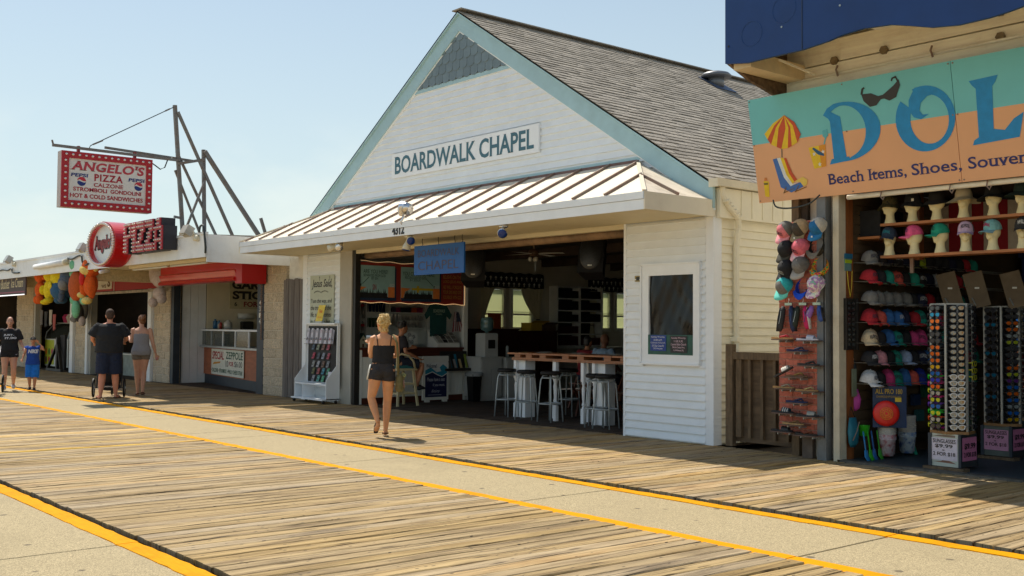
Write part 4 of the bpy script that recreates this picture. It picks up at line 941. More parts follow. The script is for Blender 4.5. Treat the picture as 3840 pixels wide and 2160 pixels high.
def speaker(name, label, c, rz, tilt):
    t = thing(name, label, 'speaker', c); c = V(c); R = Matrix.Rotation(rz, 3, 'Z') @ Matrix.Rotation(tilt, 3, 'X')
    q = MB(); P_ = [(-.21, -.17), (.21, -.17), (.16, .19), (-.16, .19)]
    q.add([c+R @ V((a, b, z)) for z in (-.36, .36) for a, b in P_], [(3, 2, 1, 0), (4, 5, 6, 7), (0, 1, 5, 4), (1, 2, 6, 5), (2, 3, 7, 6), (3, 0, 4, 7)]); q.build('cabinet', M_seatblk, t)
    q = MB(); q.add([c+R @ V((.17*cos(a*pi/10), -.172-.03*(1), .02+.30*(abs(sin(a*pi/10))**.7)*(1 if sin(a*pi/10) > 0 else -1))) for a in range(20)]+[c+R @ V((.19*cos(a*pi/10), -.172, .02+.33*(abs(sin(a*pi/10))**.7)*(1 if sin(a*pi/10) > 0 else -1))) for a in range(20)], [tuple(range(20))]+[(j, j+20, (j+1) % 20+20, (j+1) % 20) for j in range(20)]); q.build('grille', mat('dark_grille', (.05, .05, .05), .45, .5, 90, metal=.4), t, True)
    MB().add([c+R @ V(p) for p in ((-.035, -.204, -.26), (.035, -.204, -.26), (.035, -.204, -.24), (-.035, -.204, -.24))], [(0, 1, 2, 3)]).build('badge', M_inwhite, t)
    for a in (-.15, .15): MB().tube([c+R @ V((a, .05, .36)), V((c.x+a, c.y+.05, 3.2))], .006, 4).build('chain', M_steel, t)
    return t
speaker('speaker', 'black loudspeaker hung at the right of the opening, tilted down', (-12.35, 12.1, 2.70), .55, -.3)
speaker('speaker', 'black loudspeaker hung behind the blue hanging sign', (-14.85, 11.6, 2.62), .8, -.3)
# ------------------------------------------------ bar counter with stools
br_ = thing('bar_counter', 'long varnished wooden bar on white turned legs along the opening', 'bar', (-12.4, 11.95, 0))
by0, by1 = 11.72, 12.12
for i, (x0, x1) in enumerate(((-13.98, -13.35), (-13.34, -12.45), (-12.44, -11.5), (-11.49, -10.56))):
    MB().bevbox(x0, x1, by0-.07, by1+.12, 1.065, 1.095, .006).build('bar_top', M_bar, br_)
    for xx in (x0+.14, x1-.2): MB().box(xx, xx+.15, by0-.03, by1, 1.015, 1.064).build('riser_block', M_bar, br_)
MB().box(-13.9, -10.56, by0-.04, by1+.04, .988, 1.012).build('lower_rail', M_bar, br_); MB().box(-13.9, -10.56, by0-.043, by0-.02, .968, .984).build('apron', M_bar, br_)
def turned(x, y, h): 
    return MB().box(x-.032, x+.032, y-.032, y+.032, 0, .24*h/.95).lathe((x, y, .24), [(.032, 0), (.02, .03), (.03, .06), (.018, .10), (.026, .22), (.03, .30), (.02, .36), (.03, .39), (.032, .42)], 12).box(x-.032, x+.032, y-.032, y+.032, .66, .985)
for x in (-13.85, -13.2, -12.85, -12.40, -12.2, -11.95, -11.3, -10.95, -10.65): turned(x, by0+.02+.3*(x in (-13.2, -12.4, -11.3)), .95).build('turned_leg', M_trim, br_)
for x in (-13.75, -11.85): MB().box(x-.1, x+.1, by0+.05, by0+.27, 0, .985).build('post', M_trim, br_)
for x in (-13.4, -12.6, -11.8): 
    o = MB().add([(x, by0+.02, 1.10), (x+.32, by0+.0, 1.10), (x+.34, by0+.2, 1.102), (x+.02, by0+.22, 1.102), (x+.05, by0+.03, 1.115), (x+.30, by0+.04, 1.112), (x+.31, by0+.17, 1.118), (x+.06, by0+.18, 1.114)], [(0, 1, 2, 3), (4, 5, 6, 7)]).build('open_book', M_inwhite)
    tag(o, 'open white booklet on the %s stretch of the bar' % {-13.4: 'left', -12.6: 'middle', -11.8: 'right'}[x], 'booklet', 'booklets on the bar')
def stool(first_label):
    t = local('bar_stool', first_label, 'bar stool', 'round black bar stools along the bar')
    MB().lathe((0, 0, 0), [(.001, .70), (.165, .70), (.178, .715), (.178, .735), (.16, .755), (.001, .76)], 22).build('seat', M_seatblk, t, True)
    for k in range(4):
        a = pi/4+k*pi/2; c_, s_ = cos(a), sin(a)
        MB().tube([(c_*.225, s_*.225, 0), (c_*.195, s_*.195, .35), (c_*.165, s_*.165, .62), (c_*.13, s_*.13, .68), (c_*.05, s_*.05, .695)], .0125, 8).build('leg', M_steel, t, True)
    MB().tube([(.20*cos(i*pi/12), .20*sin(i*pi/12), .27) for i in range(24)], .011, 6, True).build('foot_ring', M_steel, t, True)
    MB().tube([(.15*cos(i*pi/12), .15*sin(i*pi/12), .655) for i in range(24)], .009, 6, True).build('top_ring', M_steel, t, True)
    t.scale = (.92, .92, 1.07)
    return t
labs = ['bar stool furthest left, before the first white post', 'tilted bar stool just left of the first white post', 'third bar stool standing alone between the two white posts', 'bar stool right of the second white post, behind its neighbour', 'bar stool nearest the right wall of the opening', 'bar stool half hidden behind the leftmost one']
pl = [(-13.93, 11.60, .2), (-13.28, 11.48, .5), (-12.72, 11.50, .1), (-11.62, 11.45, .6), (-11.36, 11.40, .25), (-13.35, 12.5, .3)]
st = stool(labs[0]); st.location = (pl[0][0], pl[0][1], .012); st.rotation_euler = (0, 0, pl[0][2])
for (x, y, r), l in list(zip(pl, labs))[1:]: copytree(st, None, (x, y, .012), r, l)
# wooden folding chairs behind the bar
def wchair():
    t = local('folding_chair', 'brown wooden folding chair behind the bar', 'chair', 'wooden chairs behind the bar')
    for s in (-.2, .2):
        MB().bar((s, -.22, 0), (s, .2, .85), .03, .04).build('leg', M_brown, t); MB().bar((s*.9, .22, 0), (s*.9, -.2, .45), .03, .04).build('leg', M_brown, t)
    for k in range(4): MB().box(-.2, .2, -.22+k*.105, -.13+k*.105, .44, .46).build('seat_slat', M_brown, t)
    for k in range(3): MB().box(-.2, .2, .155+k*.014, .175+k*.014, .58+k*.1, .66+k*.1).build('back_slat', M_brown, t)
    return t
wc0 = wchair(); wc0.location = (-13.2, 12.9, 0); wc0.rotation_euler = (0, 0, .4)
for i, (x, y) in enumerate(((-12.4, 12.9), (-11.6, 13.0), (-12.8, 14.0), (-12.0, 14.2), (-11.2, 14.1), (-13.6, 14.3))): copytree(wc0, None, (x, y, 0), .4+.25*((i*7) % 5)-.5)
MB().lathe((-17.35, 14.45, .89), [(.001, 0), (.035, 0), (.035, .22), (.02, .25), (.001, .25)], 12).build('steel_shaker', M_steel, None, True, label='small steel flask on the low white cupboard', cat='flask')
# ------------------------------------------------ leaflet stand outside the left wall
ls = thing('leaflet_stand', 'white wheeled display stand with a black pegboard full of leaflets', 'display stand', (-18.8, 10.7, 0))
x0, x1, yf, yb = -19.40, -18.18, 10.66, 10.86
for xx in (x0-.02, x1): 
    MB().prism([(yf-.10, .08), (yb, .08), (yb, 1.56), (yb-.06, 1.56), (yb-.07, .74), (yb-.12, .68), (yf-.10, .46)], (xx, 0, 0), Y, Z, X, .02).build('side_panel', M_trim, ls)
MB().box(x0, x1, yb-.02, yb, .30, 1.56).build('back_panel', M_trim, ls); MB().box(x0, x1, yb-.12, yb, 1.55, 1.58).build('top_panel', M_trim, ls)
MB().box(x0-.02, x1+.02, yf-.18, yb, .07, .10).build('bottom_shelf', M_trim, ls); MB().box(x0, x1, yf-.10, yb-.02, .36, .385).build('mid_shelf', M_trim, ls); MB().box(x0+.30, x0+.315, yf-.10, yb-.02, .10, .36).build('divider', M_trim, ls)
MB().box(x0+.05, x1-.05, yb-.035, yb-.022, .40, 1.52).build('pegboard', mat('black_pegboard', (.016, .016, .018), .6, .5, 90), ls)
for xx in (x0+.03, x1-.03):
    for yy_ in (yf-.13, yb-.05):
        wv = MB().cyl((xx-.012, yy_, .035), (xx+.012, yy_, .035), .034, n=12).build('caster', M_black, ls, True)
q = MB(); q.bar((x0+.04, yb-.13, 1.26), (x1-.04, yb-.13, 1.26), .006).bar((x0+.04, yb-.13, 1.16), (x1-.04, yb-.13, 1.16), .006); q.build('wire_pocket', M_black, ls)
for i in range(6):
    for j in range(4):
        xx = x0+.09+i*.178; l = rnd.uniform(-.012, .012); off = j*.013
        pr = MB().add([(xx+off, yb-.12+j*.012, 1.17), (xx+.09+off, yb-.12+j*.012, 1.17), (xx+.085+l+off-.02, yb-.07+j*.01, 1.475-.01*j), (xx-.015+l+off, yb-.07+j*.01, 1.475-.01*j)], [(0, 1, 2, 3)]).build('tract', mat('tract_paper', S(206, 204, 214), .6, .05), ls)
        if j == 0:
            q = MB(); cc = (xx+.025, yb-.122, 1.22); q.add([(xx+.02, yb-.116, 1.24), (xx+.06, yb-.116, 1.24), (xx+.052, yb-.106, 1.30), (xx+.03, yb-.106, 1.29)], [(0, 1, 2, 3)]); q.bar((xx+.01, yb-.089, 1.40), (xx+.065, yb-.089, 1.405), .006); q.bar((xx+.01, yb-.084, 1.43), (xx+.05, yb-.084, 1.432), .006); q.build('print', plain(S(196, 120, 140) if i in (3, 5) else S(70, 70, 80)), pr)
rows_c = [(1.045, [S(90, 108, 128), S(150, 160, 140), S(150, 110, 100), S(176, 84, 100)]), (.865, [S(180, 60, 84), S(84, 92, 104), S(150, 158, 172), S(170, 70, 90)]), (.70, [S(150, 152, 150), S(170, 172, 180), S(120, 90, 70), S(130, 134, 140)]), (.56, [S(110, 110, 62), S(170, 84, 84), S(70, 140, 160), S(80, 150, 120)]), (.41, [S(160, 160, 165), S(100, 170, 160), S(90, 170, 130), S(160, 170, 175)])]
for z_, cs in rows_c:
    for i, c_ in enumerate(cs):
        xx = x0+.26+i*.19+rnd.uniform(-.02, .01); l = rnd.uniform(.0, .02)
        for j in range(2):
            bk = MB().add([(xx+.01*j, yb-.075+j*.008, z_), (xx+.08+.01*j, yb-.075+j*.008, z_), (xx+.09+l+.01*j, yb-.045+j*.006, z_+.12), (xx+.01+l+.01*j, yb-.045+j*.006, z_+.12)], [(0, 1, 2, 3)]).build('booklet', plain(c_, .5), ls)
        q = MB(); q.add([(xx+.018, yb-.071, z_+.03), (xx+.06, yb-.071, z_+.03), (xx+.062, yb-.061, z_+.06), (xx+.03, yb-.061, z_+.07)], [(0, 1, 2, 3)]); q.bar((xx+.02+l, yb-.053, z_+.10), (xx+.075+l, yb-.053, z_+.10), .006); q.build('print', plain(tuple(x*.25 for x in c_)), bk)
o = MB().add([(x1-.20, yb-.14, .40), (x1-.07, yb-.13, .40), (x1-.10, yb-.10, .62), (x1-.24, yb-.11, .62)], [(0, 1, 2, 3)]).build('tract', mat('tract_paper', S(206, 204, 214), .6, .05), ls)
cp = thing('yellow_flyer', 'yellow leaning flyer clipped on top of the leaflet stand', 'flyer', (-18.75, 10.75, 1.58))
MB().add([(a-.40, b, c) for a, b, c in ((-18.54, 10.74, 1.60), (-18.28, 10.74, 1.60), (-18.20, 10.78, 1.94), (-18.46, 10.78, 1.94), (-18.54, 10.745, 1.60), (-18.28, 10.745, 1.60), (-18.20, 10.785, 1.94), (-18.46, 10.785, 1.94))], [(0, 1, 2, 3), (7, 6, 5, 4)]).build('sheet', plain(S(232, 206, 70), .5), cp)
q = MB(); letters(q, 'Free', (-18.82, 10.757, 1.78), X, V((.23, .11, 1)).normalized(), .12, .08, NY, bold=.01); letters(q, 'Take one', (-18.86, 10.748, 1.68), X, V((.23, .11, 1)).normalized(), .15, .04, NY); q.build('lettering', plain(S(226, 110, 30)), cp)
MB().box(-18.94, -18.66, 10.72, 10.79, 1.58, 1.615).build('clip', M_steel, cp)
# ================================================================ the pizza stand and its neighbours on the left
M_wp = mat('white_painted_stucco', S(226, 222, 208), .7, .1, 4, .2, 50, dirt=.35)
M_wfas = mat('white_fascia', S(234, 237, 238), .5, .06, 3, dirt=.25)
M_block = mat('split_face_block', S(206, 190, 164), .9, .45, 38, 1.0, 50, orand=.10)
M_mortar = mat('mortar', S(214, 204, 186), .9, .2, 20)
M_dkmetal = mat('dark_blue_grey_steel', S(54, 62, 72), .5, .2, 5, metal=.3)
M_redp = mat('red_enamel', S(196, 16, 22), .28, .08, 2, spec=.6, coat=.3)
M_redflat = mat('red_board', S(170, 12, 20), .5, .1, 3)
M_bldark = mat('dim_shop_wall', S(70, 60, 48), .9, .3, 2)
pz = thing('pizza_stand', 'low white fronted row of boardwalk stands left of the chapel with block pillars', 'building', (-28, 10.95, 0))
YA, XA = 9.04, -20.42
# roof, fascia, soffit
MB().box(-52, XA, YA, YA+.04, 2.90, 3.36).build('fascia', M_wfas, pz)
MB().box(XA-.03, XA+.004, YA+.045, YF, 2.80, 3.36).build('fascia', M_wfas, pz)
MB().box(-52, XA+.02, YA-.03, YA+.06, 3.36, 3.41).build('drip_edge', M_wfas, pz)
MB().add([(-52, YA+.03, 3.36), (XA, YA+.03, 3.36), (XA, 13.6, 3.52), (-52, 13.6, 3.52), (-52, YA+.03, 3.0), (XA-.04, YA+.03, 3.0), (XA-.04, 13.6, 3.0), (-52, 13.6, 3.0)], [(0, 1, 2, 3), (7, 6, 5, 4), (1, 5, 6, 2), (0, 3, 7, 4), (3, 2, 6, 7)]).build('roof', mat('roof_felt', S(150, 148, 142), .9, .2, 3), pz)
MB().add([(-52, YA+.1, 3.40), (-26.6, YA+.1, 3.40), (-26.6, 10.4, 3.70), (-52, 10.4, 3.70), (-52, 10.5, 3.40), (-26.6, 10.5, 3.40)], [(0, 1, 2, 3), (2, 5, 4, 3), (1, 5, 2), (0, 3, 4)]).build('roof_slope', mat('grey_roll_roof', S(150, 152, 152), .8, .12, 3), pz)
rk = MB()
for i in range(16): rk.ell((-23.2+i*.18+rnd.uniform(-.05, .05), 12.4, 3.55), (.16, .2, rnd.uniform(.08, .17)), 8, 5)
tag(rk.build('roof_rubble', mat('brown_rubble', S(120, 96, 74), .95, .4, 6), pz, True), kind='stuff')
MB().box(-52, -20.42, YA+.045, 13.5, 2.94, 2.99).build('soffit', M_soffit, pz)
for i, xb in enumerate((-27.70, -34.3, -41.0)):
    MB().box(xb-.12, xb+.12, 9.30, YF+.05, 2.64, 2.935).build('beam', mat('stucco_beam', S(206, 190, 150), .9, .2, 20, .4, 60), pz); MB().box(xb-.13, xb+.13, 9.26, 9.298, 2.62, 2.935).build('beam_cap', M_wfas, pz)
# block pillars, block by block
def pillar(x0, x1, y0, y1, z1, side=True):
    MB().box(x0+.01, x1-.01, y0+.012, y1-.01, 0, z1).build('pillar_core', M_mortar, pz)
    zz = 0; k = 0; H = .203; Lb = .40
    while zz < z1-.02:
        xx = x0-(.0 if k % 2 else Lb/2)
        while xx < x1-.02:
            a, b = max(xx, x0), min(xx+Lb, x1)
            if b-a > .06: 
                mb = MB(); r = rnd.uniform(0, .008); mb.bevbox(a+.006, b-.006, 0, 1, 0, 1, 0) if False else None
                mb.add([(a+.006, y0+.012, zz+.006), (b-.006, y0+.012, zz+.006), (b-.006, y0+.012, min(zz+H, z1)-.006), (a+.006, y0+.012, min(zz+H, z1)-.006), (a+.02, y0-r, zz+.02), (b-.02, y0-r, zz+.02), (b-.02, y0-r, min(zz+H, z1)-.02), (a+.02, y0-r, min(zz+H, z1)-.02)],
                       [(4, 5, 6, 7), (0, 1, 5, 4), (1, 2, 6, 5), (2, 3, 7, 6), (3, 0, 4, 7)])
                mb.build('block', M_block, pz)
            xx += Lb
        if side:
            for yy in ((y0, y0+.2), (y0+.2, y1)) if k % 2 else ((y0, y1),):
                if yy[1]-yy[0] > .05: MB().box(x1-.012, x1+.004, yy[0]+.016, yy[1]-.006, zz+.006, min(zz+H, z1)-.006).build('block', M_block, pz)
        zz += H; k += 1
pillar(-28.27, -27.17, 11.10, 11.40, 2.94); pillar(-34.68, -33.66, 11.10, 11.40, 2.94); pillar(-41.2, -39.2, 11.10, 11.40, 2.94); pillar(-21.62, -20.62, 10.97, 11.3, 2.94)
for (a, b, y) in ((-28.52, -28.28, 11.02), (-35.0, -34.70, 11.02), (-33.64, -33.46, 11.06)): MB().box(a, b, y, y+.2, 0, 2.94).build('white_post', M_wfas, pz)
for (a, b) in ((-27.16, -26.98), (-33.45, -33.30), (-39.18, -39.0)): MB().box(a, b, 11.12, 11.30, 0, 2.94).build('shutter_rail', M_dkmetal if a > -30 else M_jamb, pz)
MB().box(-21.96, -21.64, 10.98, 11.2, 0, 2.94).build('steel_post', M_dkmetal, pz)
q = MB()
for i, ch in enumerate('4314'): letters(q, ch, (-21.86, 10.978, 1.98-i*.14), X, Z, .09, .11, NY, bold=.01)
q.build('lettering', M_inwhite, pz)
for i in range(30): MB().loft([((-21.72+.012*(i % 2), 10.955, 2.55-i*.045), .006, .022), ((-21.71+.012*(i % 2), 10.955, 2.515-i*.045), .006, .022)], 5).build('chain_link', M_seam, pz)
# shop rooms
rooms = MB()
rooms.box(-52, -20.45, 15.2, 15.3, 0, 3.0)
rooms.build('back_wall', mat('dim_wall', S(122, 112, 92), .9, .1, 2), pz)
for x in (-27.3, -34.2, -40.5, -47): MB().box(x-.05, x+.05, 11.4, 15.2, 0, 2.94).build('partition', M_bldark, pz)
MB().box(-33.4, -28.6, 13.4, 13.5, 0, 2.94).build('partition', mat('shade_backing', (.02, .016, .014), .95), pz); MB().box(-40.4, -34.3, 13.6, 13.7, 0, 2.94).build('partition', mat('shade_backing', (.02, .016, .014), .95), pz); MB().box(-47, -41.2, 12.6, 12.7, 0, 2.94).build('partition', mat('shade_backing', (.02, .016, .014), .95), pz)  # near-black sheets paint in the shaded depth of the stands
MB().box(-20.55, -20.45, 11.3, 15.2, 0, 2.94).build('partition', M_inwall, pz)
MB().box(-20.43, -19.82, YF, YF+.06, 2.30, 3.36).build('white_infill', M_wp, pz)
lay_stuff(fl, 10.98, 4.3, -46, -20.5, M_floor)
# grey wooden fence between the buildings
fn_ = thing('board_fence', 'tall weathered grey board fence in the gap between the stands and the chapel', 'fence', (-20.2, 10.95, 0))
M_greyw = mat('grey_weathered_board', S(120, 112, 106), .9, .35, 5, .3, stretch=(8, 8, .6), orand=.12)
for i in range(7): MB().box(-20.62+i*.118, -20.62+i*.118+.112, YF-.03-.01*(i % 2), YF-.008, .01, 2.50+.012*((i*5) % 3)).build('board', M_greyw, fn_)
# zeppole stand
for k in range(3): MB().box(-27.18, -27.13, 11.42+k*.22, 11.42+k*.22+.21, 0, 2.94).build('door_leaf', M_wfas, pz)
zp = thing('food_counter', 'food counter with orange plywood front, steel ledge and glass display', 'counter', (-24.6, 12.1, 0))
M_ply = mat('orange_plywood', S(176, 100, 64), .6, .2, 3, stretch=(1, 1, 4)); M_gl = mat('display_glass', (.10, .12, .11), .08, spec=.7, alpha=.35)
MB().box(-27.2, -21.7, 12.05, 12.12, .24, .95).build('plywood_front', M_ply, zp); MB().box(-27.2, -21.7, 12.08, 12.12, 0, .235).build('plinth', M_dkmetal, zp)
MB().box(-27.2, -21.7, 11.92, 12.7, .95, 1.0).build('steel_ledge', M_steel, zp)
for i, x in enumerate((-27.2, -26.2, -25.1, -24.0, -22.9, -21.8)): MB().box(x, x+.04, 11.98, 12.02, 1.0, 1.38).build('display_frame', M_wfas if i > 1 else M_steel, zp)
MB().box(-27.2, -21.7, 11.975, 12.015, 1.38, 1.42).build('display_frame', M_wfas, zp); MB().box(-27.2, -21.7, 12.0, 12.5, 1.421, 1.435).build('display_top', M_gl, zp)
for a, b in ((-27.15, -26.2), (-26.15, -25.1), (-25.05, -24.0), (-23.95, -22.9)): MB().box(a, b, 11.995, 12.0, 1.0, 1.38).build('display_glass', M_gl, zp)
zb_ = thing('price_banner', 'white banner with red, green and black lettering on the plywood counter front', 'banner', (-25.2, 12.0, .25))
MB().box(-26.25, -23.35, 12.02, 12.03, .27, .92).build('sheet', plain(S(222, 222, 206), .5), zb_)
q = MB(); letters(q, 'SPECIAL', (-26.16, 12.02, .66), X, Z+X*.02, 1.10, .20, NY, bold=.02, serif=1, shear=.1); letters(q, 'FOR', (-24.62, 12.02, .52), X, Z, .44, .11, NY, bold=.02, serif=1); q.build('lettering', plain(S(176, 28, 34)), zb_)
q = MB(); letters(q, 'ZEPPOLE', (-24.88, 12.02, .69), X, Z, 1.46, .18, NY, bold=.02, serif=.5); letters(q, '\u2022CALZONE  \u2022STROMBOLI  \u2022PHILLY CHEESE STEAK', (-26.2, 12.02, .33), X, Z, 2.78, .10, NY, bold=.015); q.build('lettering', plain(S(22, 84, 56)), zb_)
q = MB(); letters(q, '10', (-24.90, 12.02, .49), X, Z, .22, .16, NY); letters(q, '$6.00', (-24.12, 12.02, .49), X, Z, .66, .16, NY); q.build('lettering', M_black, zb_)
q = MB(); q.prism([(0, 0), (.7, .05), (.72, .09), (.1, .06)], (-26.1, 12.018, .52), X, Z, NY, .002); q.build('brush_stroke', plain(S(214, 150, 40)), zb_)
gs = thing('menu_sign', 'cream menu sign with heavy black lettering on the inner wall of the food stand', 'sign', (-27.09, 13.8, 2.0))
for (s_, x, z, w, h, m_) in (('GARLIC', -31.5, 2.72, 1.9, .24, M_black), ('STICKS', -31.45, 2.42, 1.9, .22, M_black), ('6', -31.2, 2.20, .1, .13, M_black), ('FOR', -30.9, 2.19, .62, .15, plain(S(130, 26, 40)))):
    pass
# (the sign hangs where the stand's back wall shows between counter and awning)
gx = -25.6
MB().box(-27.10, -27.08, 12.72, 14.3, 1.98, 2.80).build('board', plain(S(196, 186, 150), .6), gs); gs.location = gs.location
q = MB(); letters(q, 'GARLIC', (-27.078, 12.78, 2.52), Y, Z, 1.35, .24, X, bold=.045, serif=1); letters(q, 'STICKS', (-27.078, 12.80, 2.24), Y, Z, 1.35, .23, X, bold=.045, serif=1); letters(q, '6', (-27.078, 12.86, 2.05), Y, Z, .08, .12, X, bold=.02)
q.build('lettering', M_black, gs)
q = MB(); letters(q, 'FOR', (-27.078, 13.12, 2.04), Y, Z, .45, .14, X, bold=.03, serif=1); q.build('lettering', plain(S(130, 26, 40)), gs)
MB().box(-27.14, -27.10, 12.09, 15.2, 0, 2.94).build('side_wall', mat('stand_wall', S(222, 212, 184), .8, .08, 2), pz); MB().box(-27.1, -20.6, 15.1, 15.19, 0, 2.94).build('side_wall', MATS['stand_wall'], pz); MB().box(-27.1, -20.6, 11.2, 15.1, 2.90, 2.93).build('ceiling', M_inwhite, pz)
# small goods on the counter
for k, (x, c_, h, r) in enumerate(((-27.0, S(60, 110, 150), .26, .06), (-26.8, S(90, 130, 160), .22, .06), (-26.55, S(190, 170, 140), .15, .05), (-26.45, S(170, 60, 50), .18, .04), (-25.75, S(190, 188, 180), .22, .11))):
    o = MB().lathe((x, 12.3, 1.436), [(r, 0), (r, h*.75), (r*.45, h*.85), (r*.45, h), (.001, h)], 12).build('bottle' if k < 4 else 'jar', plain(c_, .3), None, True); tag(o, ('blue bottle at the left end of the food counter', 'paler blue bottle beside the leftmost one', 'beige squeeze bottle on the food counter', 'slim red squeeze bottle on the food counter', 'white jar with a menu card on the food counter')[k], 'bottle' if k < 4 else 'jar')
o = MB().cyl((-27.0, 12.95, 1.78), (-27.0, 13.4, 1.78), .08, n=14).build('paper_roll', M_inwhite, None, True); tag(o, 'white paper towel roll on the stand back wall', 'paper roll')
o = MB().bevbox(-27.1, -26.9, 13.05, 13.35, 1.38, 1.64, .02).build('dispenser', M_black); tag(o, 'black dispenser below the paper roll', 'dispenser')
o = MB().bevbox(-24.2, -23.9, 12.6, 12.9, 1.0, 1.85, .03).build('drinks_machine', M_dkmetal); tag(o, 'dark drinks machine at the right of the food stand', 'machine')
for i in range(3):
    o = MB().lathe((-26.95+i*.28, 12.4, 1.0), [(.11, 0), (.12, .28), (.125, .3), (.001, .3)], 14).build('pan', M_steel, None, True); tag(o, 'steel container inside the left end of the glass display', 'container', 'steel containers in the display')
# red shutter housing
rh = thing('red_shutter_box', 'glossy red rounded shutter housing above the food stand', 'shutter box', (-23.5, 10.6, 2.5))
yf2 = 10.36
q = MB(); prof = [(0, .5), (0, .30), (-.04, .26), (-.02, .18), (.0, .12), (-.05, .08), (-.07, .03), (-.04, 0), (.3, 0), (.3, .5)]
q.prism([(yf2+a, 2.50+b*.9) for a, b in prof], (-26.0, 0, 0), Y, Z, X, 4.25).build('housing', M_redp, rh)
MB().box(-21.76, -21.43, yf2-.02, YF-.03, 2.44, 2.96).build('end_box', mat('red_end_box', S(186, 20, 28), .4, .06, 2), rh)
# red signboard behind the plush toys
rs = thing('red_signboard', 'red signboard with a white lettered panel above the toy stand', 'sign', (-30.5, 10.93, 2.5))
MB().box(-33.4, -27.6, 10.93, 10.96, 2.50, 2.95).build('board', M_redflat, rs); MB().box(-30.86, -30.83, 10.915, 10.929, 2.50, 2.95).build('panel_joint', M_inwhite, rs)
MB().box(-32.9, -31.0, 10.91, 10.928, 2.56, 2.92).build('white_panel', plain(S(226, 220, 204), .5), rs)
q = MB(); letters(q, 'S', (-31.35, 10.91, 2.62), X, Z, .24, .27, NY, bold=.05, serif=1); letters(q, 'WS', (-31.85, 10.91, 2.60), X, Z, .4, .10, NY, bold=.03); q.build('lettering', plain(S(110, 80, 40)), rs)
MB().box(-30.3, -28.9, 10.905, 10.925, 2.86, 2.95).build('light_strip', M_wfas, rs)
MB().box(-33.4, -27.3, 11.0, 11.08, 2.42, 2.49).build('shutter_bar', mat('white_dirty_bar', S(190, 180, 160), .6, .4, 5), pz)
# oval sign
ov = thing('oval_sign', 'deep red oval sign with flowing red lettering and bulbs round the rim', 'sign', (-25.4, 8.95, 2.9))
cx, cz_ = -25.22, 3.40; A_, B_ = .94, .53
def ring(a, b, y, n=48): return [(cx+a*cos(2*pi*i/n), y, cz_+b*sin(2*pi*i/n)) for i in range(n)]
n = 48; q = MB(); R1 = ring(A_, B_, 8.62); R2 = ring(A_, B_, 9.03); R3 = ring(A_*.83, B_*.83, 8.62); R4 = ring(A_*.83, B_*.83, 8.70)
q.add(R1+R2+R3+R4, [((i+1) % n, i, i+n, (i+1) % n+n) for i in range(n)]+[(i, (i+1) % n, (i+1) % n+2*n, i+2*n) for i in range(n)]+[(i+2*n, (i+1) % n+2*n, (i+1) % n+3*n, i+3*n) for i in range(n)]+[tuple(n+i for i in range(n-1, -1, -1))]).build('rim', M_redp, ov)
MB().add(ring(A_*.83, B_*.83, 8.695), [tuple(range(n))]).build('face', mat('white_sign_face', S(214, 222, 222), .35, .03), ov)
q = MB(); letters(q, "Angelo's", (cx-.68, 8.695, cz_-.22), X, Z+X*.0, 1.28, .45, NY, bold=.05, serif=1.0); q.build('lettering_shadow', plain(S(70, 78, 82)), ov)
q = MB(); letters(q, "Angelo's", (cx-.70, 8.688, cz_-.195), X, Z, 1.28, .43, NY, bold=.04, serif=1.0); q.build('lettering', plain(S(140, 24, 34)), ov)
M_bulb = mat('clear_bulb', (.75, .70, .66), .08, spec=.9, metal=.35)
bme = MB().ell((0, 0, 0), (.028, .035, .028), 8, 6)
bulb0 = bpy.data.meshes.new('bulb'); bulb0.from_pydata([tuple(v) for v in bme.v], [], bme.f); bulb0.materials.append(M_bulb); bulb0.polygons.foreach_set('use_smooth', [True]*len(bulb0.polygons))
def bulb(p, root, s=1.0, d=None):
    o = bpy.data.objects.new('bulb', d or bulb0); col.objects.link(o); o.parent = root; o.location = V(p)-ORG[root.name]; o.scale = (s,)*3; return o
for i in range(52): a = 2*pi*i/52; bulb((cx+A_*.91*cos(a), 8.59, cz_+B_*.90*sin(a)), ov, 1.15)
# PIZZA letters, with bulbs
pl_ = thing('pizza_letters', 'row of red and black block letters studded with clear bulbs above the stand', 'sign', (-22.8, 8.95, 3.1))
FONT = {'P': ['1111', '1001', '1001', '1111', '1100', '1100', '1100', '1100'], 'I': ['11']*8, 'Z': ['1111', '1111', '0011', '0110', '0110', '1100', '1111', '1111'], 'A': ['0110', '0110', '1111', '1001', '1001', '1111', '1001', '1001']}
x = -23.98; u = .108; z0 = 3.06; H8 = .085
for ch in 'PIZZA':
    g_ = FONT[ch]; w = len(g_[0]); face = MB(); back = MB()
    for r_, rowp in enumerate(g_):
        zt_ = z0+(8-r_)*H8+.05; c0 = None
        runs = []; k = 0
        while k < w:
            if rowp[k] == '1':
                j = k
                while j < w and rowp[j] == '1': j += 1
                runs.append((k, j)); k = j
            else: k += 1
        for a, b in runs:
            face.box(x+a*u, x+b*u, 8.70, 8.72, zt_-H8, zt_); back.box(x+a*u-.012, x+b*u+.012, 8.721, 9.02, zt_-H8, zt_)
            for kk in range(a, b): bulb((x+(kk+.5)*u, 8.68, zt_-H8/2), pl_, .78)
    back.build('letter_can', mat('black_letter_can', (.02, .02, .03), .5, .1), pl_); face.build('letter_face', mat('red_letter_face', S(178, 36, 52), .5, .1), pl_)
    x += w*u+.06
